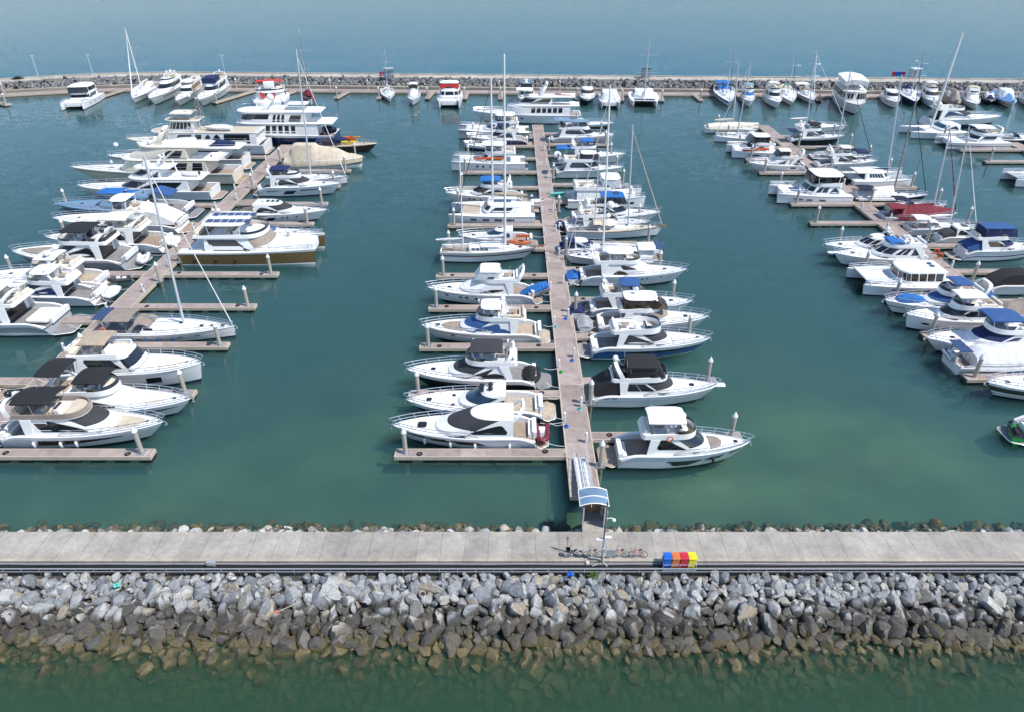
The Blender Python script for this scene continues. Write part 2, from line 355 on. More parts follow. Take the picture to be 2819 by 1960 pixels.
def rib(L, W, tube, floor='lgrey', motor='black', name='inflatable_tender', console=True):
    root = empty(name); r = W*.17; b = MB(); pts = []
    for sg in (1,-1):
        q = [(-L/2, sg*(W/2-r), r*1.2)]+[(lerp(-L/2,L/2-r,f), sg*(W/2-r)*(1-clamp((f-.55)/.45)**2.2)**.6, r*1.2+.18*f*f) for f in [i/9 for i in range(1,10)]]
        pts += q if sg > 0 else q[::-1][1:]
    b.tube(pts, r, 0, 9); b.build('tube', M(tube,'rubber'), root, 60)
    c = MB(); c.grid([[(x, -w, z), (x, 0, z-.15), (x, w, z)] for x, w, z in ((-L/2+.05,W*.3,r),(0,W*.32,r),(L*.3,W*.2,r+.05),(L*.42,.03,r+.12))]); c.build('floor', M(floor,'deck'), root)
    if console:
        d = MB(); d.box(-L*.08, L*.1, -W*.14, W*.14, r, r+.55, 0, .05); d.box(-L*.3,-L*.14,-W*.2,W*.2,r,r+.35,0); d.build('console', M('white'), root)
    if motor:
        d = MB(); d.box(-L/2-.32, -L/2+.08, -.17, .17, r*1.5, r*1.5+.5, 0, .06, .04); d.box(-L/2-.2,-L/2-.02,-.06,.06,-.2,r*1.5); d.build('outboard_motor', M(motor), root)
    return root
def jetski(col, seat='black', name='jet_ski'):
    root = empty(name); h = Hull(3.1,1.15,.62,.5,.3,full=2.6); h.mesh(root, col, 'black', (), 'black'); h.deck(root,.0,.98,.02,.12,M('black','rubber'))
    b = MB(); b.box(-1.2,.15,-.22,.22,.5,.86,0,.1,.06); b.build('seat', M(seat,'rubber'), root, 30)
    c = MB(); c.box(.1,.75,-.3,.3,.5,1.0,0,.2,.12); c.tube([(.2,-.4,1.08),(.35,0,1.0),(.2,.4,1.08)],.035,1); c.build('cowl', [M(col), M('black')], root, 30); return root
# ------------------------------------------------------------------ boats: whole vessels
def upper(root, S, zd, L, B, hull=None):
    """superstructure of a motor vessel: cabin, windows, roof or flybridge, canopy, arch"""
    g = S.get; xa, xf = g('hx',(-.20,.22)); xa *= L; xf *= L; hh = g('hh',.098*min(L,20)+.1); w = B*g('hw',.40); rk = g('rk',.13)*L; lf = g('lf',.17)*L; e = g('e',2.3)
    z0 = zd-.3; zt = zd+hh; y0 = g('y0',0); W = M(g('top','white'))
    H = House([(z0,xa,xf,w,lf),(zd+.28*hh,xa,xf-.10*rk,w,lf),(zd+.82*hh,xa,xf-.86*rk,w*.88,lf*.95),(zt,xa-g('oh',.0)*L,xf-rk,w*.84,lf*.9)], e)
    cab = H.mesh(root, W, g('cam',.14)); gl = M(*g('gl',('glass','glass'))); ws = g('ws','glass'); wk = {'black':('charcoal','cloth'),'navy':('navy','cloth'),'blue':('blue','cloth'),'mblue':('mblue','cloth'),'taupe':('taupe','cloth'),'white':('white','cloth'),'lgrey':('lgrey','cloth'),'glass':('glass','glass'),'gb':('glassblue','glass'),'silver':('lgrey','cloth')}
    if ws:
        o = H.panel(cab, -g('wsq',.44), g('wsq',.44), zd+g('wz0',.06)*hh, zd+g('wz1',.86)*hh, M(*wk[ws]), 'rect', .03, 20, 'windshield')
        for q in g('mull',()):
            H.panel(cab, q-.012, q+.012, zd+.22*hh, zd+.86*hh, W, off=.05, n=2, name='windshield_pillar')
    for q0, q1, a, c, sh in g('win', [(.43,.93,.30,.82,'fin')]):
        for sg in (1,-1): H.panel(cab, sg*q0, sg*q1, zd+a*hh, zd+c*hh, gl, sh)
    if g('aft', True):                                     # dark glazed cabin door to the cockpit
        b = MB(); b.grid([[(xa-.02,-w*.7,zd-.3),(xa-.02,-w*.7,zd+.8*hh)],[(xa-.02,w*.7,zd-.3),(xa-.02,w*.7,zd+.8*hh)]]); b.build('cabin_door', M('glass','glass'), cab)
    ztop = zt
    for x, y, lx, ly in g('hatch',()):
        b = MB(); b.slab(rrect(x*L-lx, x*L+lx, ly, .06, 2), 0, .05); o = b.build('skylight', M('glass','glass'), cab); o.location = (0, y*B, zt+g('cam',.14)*(1-(y*B/(w*.84))**2)*.97+.01)
    if g('fly'):
        fx0, fx1 = g('fx',(-.27,.07)); fx0 *= L; fx1 *= L; fw = w*g('fw',.95); fh = g('fh',.52); fc = g('fc', g('top','white'))
        out = oval(fx0, fx1, fw, g('flf',.13)*L, 8, 2.4)
        b = MB(); b.slab(out, zt-.12, .16, 0, mt=1); fl = b.build('flybridge', [W, M(g('ff','lteak'),'teak')], root)
        sw = g('swoop',.55); xm = lerp(fx0,fx1,.5)
        cz = lambda x: zt+.05+fh*(lerp(1-sw, 1, clamp((x-fx0)/(xm-fx0))**1.0))
        ringwall(fl, out, zt-.02, cz, .16, M(fc), 'coaming')
        if g('scr','glass'):
            o2 = [(x,y) for x,y in oval(fx0, fx1-.05, fw*.97, g('flf',.13)*L, 8, 2.4) if x > lerp(fx0,fx1,.55)]
            b = MB(); b.grid([[(x,y,zt+.05+fh) for x,y in o2],[(x-.22,y*.96,zt+.05+fh+g('sh',.34)) for x,y in o2]]); b.build('windscreen', M(*{'glass':('glass','glass'),'brown':('glassbrown','glass'),'gb':('glassblue','glass')}[g('scr','glass')]), fl)
        seats(fl, fx0+.35, fx0+(fx1-fx0)*.48, fw*.9, zt+.04, g('sc','cream'))
        if g('fpad'):
            b = MB(); b.slab(oval(lerp(fx0,fx1,.72), fx1-.35, fw*.78, (fx1-fx0)*.2, 6), zt+.04, fh*.8, 0, ed=.1); b.build('sunpad', M(g('fpad'),'cloth'), fl)
        zl = zt+fh*.6; ztop = zt+fh
        t = g('bim')
        if t:
            kx0, kx1 = g('bx',(fx0/L+.06, fx0/L+.26)); z = zt+g('bh',2.15)-(.28 if g('bh',2.15) > 1.75 else .1); kind = g('bk','cloth')
            o = sheet(fl, kx0*L, kx1*L, fw*g('bw',.92), z, t, g('bc',.2), g('bv',.14), 'canopy' if kind == 'cloth' else 'hardtop', zl, kind, g('bt',0), metal=kind == 'cloth', oval_=g('oval',False))
            ztop = z
            if g('encl'):                                   # canvas side curtains down to the coaming
                out2 = rrect(kx0*L+.05, kx1*L-.05+g('ex',.9), fw*.9, .3); b = MB(); c0 = kx0*L
                b.grid([[(x,y,zt+fh*.8) for x,y in out2],[(min(x,kx1*L-.02) ,y*.98,z-.08) for x,y in out2]], cu=True); b.build('side_curtain', M(g('encl'), 'cloth' if g('encl') not in ('glass','glassbrown') else 'glass'), o, 40)
            for i, (sx, sy, lx, ly) in enumerate(g('solar',())):
                b = MB(); b.box(sx*L-lx, sx*L+lx, sy*B-ly, sy*B+ly, 0, .04); p = b.build('solar_panel', M('navy','solar'), o); p.location = (0,0,z+g('bc',.2)+.03)
        if g('fin2',hull is not None):                      # swept supports from the fly overhang down to the side decks
            for sg in (1,-1):
                b = MB(); y = sg*w*.97; yb = sg*min(w*1.12, B*.46); P = [(fx0+.06*L,zt-.10,y),(fx0+.125*L,zt-.08,y),(xa+.012*L,zd-.05,yb),(xa-.03*L,zd-.05,yb)]
                q = [(a,c,z) for a,z,c in P]+[(a,c-sg*.12,z) for a,z,c in P]; b.add(q,[(0,1,2,3),(7,6,5,4),(0,3,7,4),(1,0,4,5),(2,1,5,6),(3,2,6,7)]); b.build('side_support', W, cab, 0)
        if g('arch',True):
            arch(fl, fx0+g('ax',.08)*L, fw*.97, zt+fh*.4, zt+g('ah',1.7), g('asw',-.05)*L, g('ac',g('top','white')), .32, g('domes','rd'))
    elif g('bim'):
        kx0, kx1 = g('bx',(-.36,-.12)); o = sheet(root, kx0*L, kx1*L, w*.9, zt-.1, g('bim'), .18, .16, 'canopy', zd, 'cloth')
    if not g('fly') and g('arch'):
        arch(cab, xa+.02*L, w*.8, zt-.5, zt+g('ah',.75), g('asw',-.05)*L, g('ac','white'), .3, g('domes','r'))
    elif not g('fly') and g('domes2'):
        for i, d in enumerate(g('domes2')): dome(cab, xa+.1*L, (i-.5)*.8, zt+.1, .3, 'black' if d == 'k' else 'white')
    for k in range(g('ant',1)): antenna(cab, xa+.02*L, (1-2*k)*w*.6, zt+.1, 2.4)
    return cab, zt, ztop
def cable_fenders(root, hull, us, col='white', side=-1):
    for u in us:
        b = MB(); x, y, z = hull.pt(u, .5, side, .16); b.lathe((x,y,z-.55), [(.05,0),(.14,.08),(.15,.5),(.14,.72),(.05,.8)], 8); b.tube([(x,y,z+.25),(x,hull.pt(u,1,side)[1],hull.zs(u)+.1)], .015, 0, 3); b.build('fender', M(col,'rubber'), root, 60)
def motor(root, L, S):
    g = S.get; B = g('B', .58*L**.72); fb, fs = g('fb',.118*min(L,22)), g('fs',.095*min(L,22)); pl = g('plat',.07)*L
    h = Hull(L, B, fb, fs, g('rake'), pl, g('full',2.3), g('tw',.92), pw=g('pw',.8), drop=g('drop',.36)); h.mesh(root, g('hc','white'), g('boot','navy'), g('stripes',()), g('capc','white'))
    uc = g('uc',.23); h.deck(root, uc, dz=.07, cam=g('dcam',.18), mat=M(g('dk','white'),g('dkk','deck'))); zd = h.zs(h.us(g('hx',(0,.22))[0]*L*.3))-.02+g('zdo',0)
    tk = M(g('tk','teak'),'teak')
    h.cockpit(root, uc+.06, fs-.74, tk, M(g('cs','offwhite'),'cloth'))
    if pl > .2: h.platform(root, tk, edge=g('pe','white'))
    if g('hwin'): h.windows(root, g('hwin'), M(*g('hgl',('glass','glass'))))
    if g('rail',True): h.rail(root, g('ru',.40), over=g('ro',.6))
    h.anchor(root)
    if g('pad'): h.onpad(root, *g('padu',(.70,.86)), .62, .5, M(g('pad'),'cloth'), cam=g('dcam',.18))
    if g('fdk'): h.onpad(root, *g('fdku',(.72,.93)), .75, .6, M(*g('fdk')), .025, cam=g('dcam',.18), name='foredeck_teak')
    for u, y, s_ in g('fh2', [(.80,0,.28)] if not g('pad') else [(.9,0,.2)]):
        b = MB(); b.slab(rrect(-s_,s_,s_,s_*.45,3), 0, .05); o = b.build('hatch', M('glass','glass'), root); o.location = (h.xs(u), y, h.zs(u)-.05+g('dcam',.18)*min(1,h.hb(u))+(.0))
    cab, zt, ztop = upper(root, S, zd, L, B, h)
    if g('fend'): cable_fenders(root, h, g('fend'), g('fcol','white'), g('cam_side',-1))
    if g('cc'):                                             # canvas cover over the after cockpit
        x0 = h.xt+.3; xa = g('hx',(-.2,.22))[0]*L; b = MB(); w = B*.40; z1 = zd+g('cch',.085)*L
        b.grid([[(xa+.3,-w,fs),(xa+.3,-w*.9,z1-.15),(xa+.3,-w*.5,z1),(xa+.3,w*.5,z1),(xa+.3,w*.9,z1-.15),(xa+.3,w,fs)],[(lerp(xa,x0,.5),-w,fs),(lerp(xa,x0,.5),-w*.92,z1*.9),(lerp(xa,x0,.5),-w*.5,z1*.97),(lerp(xa,x0,.5),w*.5,z1*.97),(lerp(xa,x0,.5),w*.92,z1*.9),(lerp(xa,x0,.5),w,fs)],[(x0,-w,fs-.1),(x0,-w*.95,fs+.25),(x0,-w*.5,fs+.4),(x0,w*.5,fs+.4),(x0,w*.95,fs+.25),(x0,w,fs-.1)]])
        b.build('cockpit_cover', M(g('cc'),'cloth'), root, 30)
    return h, zt
def rigging(root, x, z0, z1, L, B, S, xbow, zbow, xst, zst):
    g = S.get; m = MB(); r = g('mr',.13)*1.12; rkx = g('lean',0)
    m.tube([(x,0,z0),(x-rkx*.5,0,(z0+z1)/2),(x-rkx,0,z1)], r, 0, 8, r*.7); mast = m.build('mast', M(g('mc','mast')), root, 60)
    s = MB(); hM = z1-z0; sp = [(.42,.42),(.70,.34)] if hM > 11 else [(.55,.36)]
    for f, k in sp:
        z = z0+hM*f; xx = x-rkx*f
        s.tube([(xx-.25,-B*k,z-.05),(xx,0,z),(xx-.25,B*k,z-.05)], .035, 0, 4)
    s.build('spreader', M('lgrey','metal'), mast)
    w = MB()
    for sg in (1,-1):
        pts = [(x-.3,sg*B*.46,z0-.3)]+[(x-rkx*f-.25,sg*B*k,z0+hM*f) for f, k in sp]+[(x-rkx,0,z1-.3)]; w.tube(pts, .012, 0, 3)
        w.tube([(x-.3,sg*B*.46,z0-.3),(x-rkx*sp[0][0],0,z0+hM*sp[0][0])], .012, 0, 3)
    w.tube([(xst,0,zst),(x-rkx,0,z1)], .012, 0, 3)
    if not g('jib'): w.tube([(xbow,0,zbow),(x-rkx*.95,0,z1-hM*.04)], .016, 0, 3)
    w.build('shroud', M('grey','metal'), mast)
    if g('jib'):
        j = MB(); a = Vector((xbow,0,zbow+.3)); c = Vector((x-rkx*.9,0,z1-hM*g('jt',.05))); n = 10
        j.tube([a.lerp(c,i/n) for i in range(n+1)], g('jr',.11), 0, 6, .04); j.build('furled_headsail', M(g('jib'),'cloth'), mast, 60)
    if g('boom',True):
        bl = g('bl',.34)*L*(-1 if g('bf') else 1); zb = z0+g('bz',1.3); o = MB(); o.tube([(x,0,zb),(x-bl,0,zb+.1)], .08, 0, 6); boom = o.build('boom', M('lgrey','metal'), mast)
        if g('sc2','white'): bundle(boom, [(x-bl*f, 0, zb+.22+.25*(1-f)) for f in [i/7 for i in range(8)]], g('scr2',.24), g('sc2','white'), 'sail_cover')
    return mast
def sail(root, L, S):
    g = S.get; B = g('B',.27*L+.3); fb, fs = g('fb',.095*L), g('fs',.082*L); h = Hull(L, B, fb, fs, g('rake',.06*L), 0, g('full',1.75), g('tw',.80), pw=.95)
    h.mesh(root, g('hc','white'), g('boot','navy'), g('stripes',[(.86,.93,'navy')]), g('capc','white')); h.deck(root, .32, cam=.12, mat=M(g('dk','white'),g('dkk','deck')))
    h.cockpit(root, .34, fs-.42, M(g('tk','teak'),'teak'), None, cw=.45, ts=.2)
    if g('hwin'): h.windows(root, g('hwin'), M('glass','glass'))
    x0, x1 = g('hx',(-.18,.22)); H = House([(fs-.2,x0*L,x1*L,B*.30,.28*L),(fs+.12,x0*L,x1*L-.1,B*.29,.27*L),(fs+g('hh',.45),x0*L,x1*L-.5,B*.24,.25*L)], 2.0)
    cab = H.mesh(root, M(g('top','white')), .1, 'coachroof')
    for sg in (1,-1):
        for q0,q1,*_ in g('win',[(.5,.9)]): H.panel(cab, sg*q0, sg*q1, fs+.14, fs+g('hh',.45)*.8, M('glass','glass'), 'rect', .02)
    for xx in g('hat',(.12,.28,.36)):
        u = h.us(xx*L); z = max(h.zs(u)-.05+.12, (fs+g('hh',.45)+.1) if x0 < xx < x1-.04 else 0); b = MB(); b.slab(rrect(-.27,.27,.27,.08,2),0,.05); o = b.build('hatch', M('glass','glass'), root); o.location = (xx*L,0,z)
    h.rail(root, .02 if g('rl',1) else .5, .62, .06, .12, True, 'guard_rail')
    if g('spray','taupe'):
        b = MB(); rows = []
        for i in range(7):
            a = pi/2*i/6; rows.append([(x0*L-.15+1.5*sin(a)*.8, B*.30*q, fs+.4+1.05*cos(a)**.8*(1-.35*abs(q)**3)) for q in (-1,-.7,-.3,.3,.7,1)])
        rows.insert(0, [(x-.7,y,z) for x,y,z in rows[0]]); b.grid(rows); b.build('spray_hood', M(g('spray','taupe'),'cloth'), root, 60)
    if g('bim'): sheet(root, -.46*L, -.24*L, B*.38, fs+1.75, g('bim'), .2, .1, 'canopy', fs)
    if g('spanel'):
        b = MB(); b.box(-.5*L-.3, -.5*L+1.2, -B*.34, B*.34, fs+1.9, fs+1.94); b.tube([(-.47*L,B*.33,fs),(-.47*L,B*.33,fs+1.9)], .03); b.tube([(-.47*L,-B*.33,fs),(-.47*L,-B*.33,fs+1.9)], .03); b.build('solar_panel', M('navy','solar'), root)
    b = MB(); b.tube([(-.36*L,.45*cos(k),fs+.45+.45*sin(k)) for k in [i*pi/6 for i in range(12)]], .025, 0, 4, closed=True); b.box(-.37*L,-.35*L,-.1,.1,fs-.4,fs+.4); b.build('steering_wheel', M('silver','metal'), root)
    xm = g('mx',.10)*L
    if S.get('mh'):
        rigging(root, xm, fs+g('hh',.45)*.8, S['mh'], L, B, S, h.L/2-.25, fb, -L/2+.1, fs+.2)
    if g('mh2'):
        S2 = dict(S); S2.update(jib=None,lean=g('lean2',0), bl=g('bl2',.2), mr=.10, sc2=g('sc3','white')); rigging(root, g('mx2',-.32)*L, fs, g('mh2'), L, B*.8, S2, xm, fs+3, -L/2, fs)
    if g('sprit'):
        b = MB(); b.tube([(L/2-1.2,0,fb-.1),(L/2+g('sprit'),0,fb+.35)], .09, 0, 6, .06); b.box(L/2-.9,L/2+g('sprit')*.7,-.3,.3,fb+.02,fb+.1); b.build('bowsprit', M('wood','teak'), root)
    if g('tarp'): tarp(root, h, g('tarp'), g('tarpc','grey'))
    h.anchor(root); return h, fs
def cat(root, L, S):
    """two hulls joined by a bridge deck, for sail and for power"""
    g = S.get; B = g('B',.5*L); hwid = B*g('hwk',.26); fb, fs = g('fb',.135*min(L,17)), g('fs',.105*min(L,17)); hs = []
    for sg in (1,-1):
        h = Hull(L, hwid, fb, fs, g('rake',.3), g('plat',.05)*L, g('full',2.0), .8, sg*(B/2-hwid/2), .85); h.mesh(root, g('hc','white'), g('boot','navy'), g('stripes',()), 'white'); h.deck(root, .0, cam=.08, mat=M(g('dk','white'),'deck')); hs.append(h)
        if g('hwin'): h.windows(root, g('hwin'), M('glass','glass'))
        if g('plat',.05)*L > .2:
            b = MB(); x0 = -L/2; b.slab(rrect(x0, h.xt+.1, hwid*.38, .2, 4), .3, .14, 0, mt=1); o = b.build('swim_platform', [M('white'), M('teak','teak')], root); o.location = (0,h.y0,0)
    h = hs[0]; xf = g('bdx',.20)*L; y = B/2-hwid*.6; b = MB(); b.box(-L*.40, xf, -y, y, fs*.5, fs+.02); b.build('bridge_deck', M(g('bdc','white'),'deck'), root, 0)
    if g('net'):
        b = MB(); b.grid([[(xf,-y,fs*1.05),(xf,-.08,fs*1.03)],[(L*.42,-y,fs*1.1),(L*.42,-.08,fs*1.08)]]); b.grid([[(xf,.08,fs*1.03),(xf,y,fs*1.05)],[(L*.42,.08,fs*1.08),(L*.42,y,fs*1.1)]]); b.box(xf,L*.43,-.1,.1,fs*.95,fs*1.08,1); b.build('trampoline_net', [M(g('net'),'cloth'), M('white')], root)
        b = MB(); b.tube([(L*.43,-y-.3,fs*1.1),(L*.43,y+.3,fs*1.1)], .13); b.build('crossbeam', M('white'), root)
    else:
        b = MB(); b.slab([(p[0],p[1]) for p in rrect(xf-.3, L*g('fdx',.40), y*1.05, .4, 4, y*.9)], fs*.45, (fb+fs)/2-fs*.45, 0, .05); b.build('foredeck', M(g('fd','white'),'deck'), root)
    if g('pad'):
        b = MB(); b.slab(rrect(xf, L*.34, y*.7, .3, 4), (fb+fs)/2, .15, 0, .03); b.build('sunpad', M(g('pad'),'cloth'), root)
    if g('rail',True):
        for hh in hs: hh.rail(root, .5, .7, .07, .05, name='guard_rail')
    S.setdefault('hx',(-.30,.20)); S.setdefault('hw',.40); S.setdefault('lf',.10); S.setdefault('rk',.07); S.setdefault('e',3); S.setdefault('zdo',0)
    r = upper(root, S, fs+.05, L, B)
    if S.get('mh'):
        zt = r[1]; rigging(root, g('mx',.06)*L, g('mz',zt if g('mx',.06) < S['hx'][1]-.02 else fs), S['mh'], L, B*.9, S, L*.42, fs*1.1, -L*.4, fs+.4)
    return h, r[1]
def big(root, L, S):
    """long yacht or ship with several deck tiers: tiers list (x aft, x fore, half width share, height, window list, rake share)"""
    g = S.get; B = g('B',.62*L**.72); fb, fs = g('fb',.105*L), g('fs',.075*L); h = Hull(L, B, fb, fs, g('rake'), g('plat',.04)*L, g('full',2.5), g('tw',.93)); h.mesh(root, g('hc','white'), g('boot','navy'), g('stripes',()), g('capc','white')); h.deck(root, .16, cam=.1, mat=M(g('dk','offwhite'),'deck'))
    h.cockpit(root, .2, fs-.9, M('teak','teak'), M('offwhite','cloth'))
    if g('plat',.04)*L > .3: h.platform(root, M('teak','teak'))
    if g('hwin'): h.windows(root, g('hwin'), M('glass','glass'))
    h.rail(root, g('ru',.55), .8, .1, .3); h.anchor(root); z = g('z0',h.zs(.5))-.05
    for k, (xa, xf, w, hh, win, rk, lf, deck) in enumerate(g('tiers')):
        hh *= 1.1; xa *= L; xf *= L; w *= B; rk *= L; lf *= L
        H = House([(z-.3,xa,xf,w,lf),(z+.3*hh,xa,xf-.15*rk,w,lf),(z+.85*hh,xa,xf-.85*rk,w*.95,lf),(z+hh,xa,xf-rk,w*.94,lf)], g('e',2.6)); c = H.mesh(root, M(g('top','white')), .08, 'cabin')
        for q0,q1,a,b_,sh in win:
            for sg in (1,-1): H.panel(c, sg*q0, sg*q1, z+max(.1,a-.06)*hh, z+min(.9,b_+.06)*hh, M(*g('gl',('glass','glass'))), sh)
        if g('wsh',{}).get(k): H.panel(c, -.42, .42, z+.3*hh, z+.82*hh, M('glass','glass'), 'rect', .03, 18, 'windshield')
        z += hh
        if deck:
            x0, x1, ww, thk = deck; ww -= .025; b = MB(); b.slab(oval(x0*L, x1*L, ww*B, .12*L, 8, 2.3), z-.02, thk, 0, .05, .15, 1); dk = b.build('upper_deck', [M(g('top','white')), M(g('ud','white'),'deck')], root)
            m = MB(); pts = [(x,y*.96,z+thk+.75) for x,y in oval(x0*L,x1*L-.2,ww*B,.12*L,8,2.3)]; m.tube(pts, .03, 0, 4, closed=True)
            for p in pts[::2]: m.tube([p,(p[0],p[1],z+thk)], .02, 0, 3)
            m.build('rail', M('silver','metal'), dk); z += thk*.9
    return h, z
# ------------------------------------------------------------------ sky, sun, camera
SUN = Vector((.51,-.20,.84)).normalized()
w = bpy.data.worlds.new('World'); SC.world = w; w.use_nodes = True; nt = w.node_tree
sky = nt.nodes.new('ShaderNodeTexSky'); sky.sky_type = 'NISHITA'; sky.sun_disc = False
sky.sun_elevation = math.asin(SUN.z); sky.sun_rotation = math.atan2(SUN.x, SUN.y); sky.air_density = 1.0; sky.dust_density = .2; sky.ozone_density = 2.0; sky.air_density = 1.0
nt.links.new(sky.outputs[0], nt.nodes['Background'].inputs[0]); nt.nodes['Background'].inputs[1].default_value = .145
sd = bpy.data.lights.new('sun', 'SUN'); sd.energy = 3.8; sd.angle = radians(.53); sd.color = (1,.96,.90)
so = bpy.data.objects.new('sun', sd); COL.objects.link(so); so.rotation_euler = SUN.to_track_quat('Z','Y').to_euler()
cd = bpy.data.cameras.new('camera'); cd.lens = 24; cd.sensor_width = 36; cd.clip_end = 8000; cd.clip_start = .5
co = bpy.data.objects.new('camera', cd); COL.objects.link(co); co.location = (0,0,CH); co.rotation_euler = (pi/2-CP,0,0); SC.camera = co
SC.view_settings.view_transform = 'Standard'; SC.view_settings.look = 'None'; SC.view_settings.exposure = 0.36; SC.view_settings.gamma = 1
SC.render.engine = 'CYCLES'; cy = SC.cycles; cy.use_denoising = True; cy.max_bounces = 6; cy.diffuse_bounces = 3; cy.glossy_bounces = 3; cy.transmission_bounces = 3; cy.volume_bounces = 1; cy.transparent_max_bounces = 12; cy.sample_clamp_indirect = 4
cy.use_adaptive_sampling = True; cy.adaptive_threshold = .015
# ------------------------------------------------------------------ water
def water(name, x0, x1, y0, y1, zb, col, dens, k=.3, ro=.03, ior=1.33, kc=1., asc=1.5):
    m, nt, b = newmat(name); N = nt.nodes.new; Lk = nt.links.new; nt.nodes.remove(b); out = nt.nodes['Material Output']
    geo = N('ShaderNodeNewGeometry')
    def nz(sc, det, st, scl=(1,1,1), rot=0, dist=0):
        mp = N('ShaderNodeMapping'); mp.inputs['Scale'].default_value = scl; mp.inputs['Rotation'].default_value = (0,0,rot); Lk(geo.outputs['Position'], mp.inputs['Vector'])
        n = N('ShaderNodeTexNoise'); n.inputs['Scale'].default_value = sc; n.inputs['Detail'].default_value = det; n.inputs['Distortion'].default_value = dist; Lk(mp.outputs[0], n.inputs['Vector']); return n
    a = nz(asc, 3, 1, (1,1.7,1), .25, .3); c = nz(.30, 3, 1, (1,2.2,1), -.2, .3); d = nz(.022, 3, 1, (1,2.4,1), .3)
    mr = N('ShaderNodeMapRange'); mr.inputs[1].default_value = .38; mr.inputs[2].default_value = .62; mr.inputs[3].default_value = k*(.45 if k < .6 else .88); mr.inputs[4].default_value = k*(1.45 if k < .6 else 1.12); Lk(d.outputs[0], mr.inputs[0])
    ad = N('ShaderNodeVectorMath'); ad.operation = 'MULTIPLY_ADD'; Lk(c.outputs['Color'], ad.inputs[0]); ad.inputs[1].default_value = (kc,)*3; Lk(a.outputs['Color'], ad.inputs[2])
    sb = N('ShaderNodeVectorMath'); sb.operation = 'SUBTRACT'; Lk(ad.outputs[0], sb.inputs[0]); sb.inputs[1].default_value = (.5+.5*kc,)*3
    sc = N('ShaderNodeVectorMath'); sc.operation = 'SCALE'; Lk(sb.outputs[0], sc.inputs[0]); Lk(mr.outputs[0], sc.inputs['Scale'])
    ml = N('ShaderNodeVectorMath'); ml.operation = 'MULTIPLY_ADD'; Lk(sc.outputs[0], ml.inputs[0]); ml.inputs[1].default_value = (.8,1.15,0); Lk(geo.outputs['True Normal'], ml.inputs[2])
    bp = N('ShaderNodeVectorMath'); bp.operation = 'NORMALIZE'; Lk(ml.outputs[0], bp.inputs[0])
    fr = N('ShaderNodeFresnel'); fr.inputs[0].default_value = ior; Lk(bp.outputs[0], fr.inputs['Normal'])
    gl = N('ShaderNodeBsdfGlossy'); gl.inputs['Roughness'].default_value = ro; Lk(bp.outputs[0], gl.inputs['Normal'])
    tr = N('ShaderNodeBsdfTransparent'); mx = N('ShaderNodeMixShader'); Lk(fr.outputs[0], mx.inputs[0]); Lk(tr.outputs[0], mx.inputs[1]); Lk(gl.outputs[0], mx.inputs[2]); Lk(mx.outputs[0], out.inputs['Surface'])
    v = N('ShaderNodeVolumePrincipled'); v.inputs['Color'].default_value = (*col,1); v.inputs['Density'].default_value = dens; Lk(v.outputs[0], out.inputs['Volume'])
    mb = MB(); mb.box(x0,x1,y0,y1,zb,0); return struct(mb.build(name, m, None, 0))
water('harbour_water', -420, 420, 43.0, 246, -5, (.14,.365,.40), .33, .17, .03, 1.33, .6)
water('shore_water', -420, 420, -60, 40.9, -5, (.155,.36,.235), .85, .5)
water('sea', -3500, 3500, 252, 6000, -5, (.15,.43,.585), .8, .9, .05, 1.012, .06, 4.5)
m, nt, b = newmat('silt'); vary(nt, b, (.10,.11,.07), .3, .2); b.inputs['Roughness'].default_value = .9
mb = MB(); mb.box(-3600,3600,-80,6100,-5.6,-5.1); struct(mb.build('seabed', m, None, 0))
m, nt, b = newmat('green_silt'); vary(nt, b, (.125,.22,.10), .35, .12, 5, 'Object'); b.inputs['Roughness'].default_value = .9
mb = MB(); GX = [-420+8*i for i in range(106)]; GY = [43.5+4*i for i in range(51)]
def bedz(x,y):
    z = -1.75-.030*(y-46)*(1 if y < 110 else .75)-(.2 if y > 110 else 0); z += .75*mnoise.noise((x*.045,y*.06,1.3))+.3*mnoise.noise((x*.15,y*.2,4))
    z += .6*math.exp(-((x-34)/17)**2-((y-57)/9)**2)+.4*math.exp(-((x-20)/8)**2-((y-50)/4)**2); return max(-4.9, min(-.9, z))
mb.grid([[(x,y,bedz(x,y)) for x in GX] for y in GY]); struct(mb.build('harbour_bed', m, None, 180))
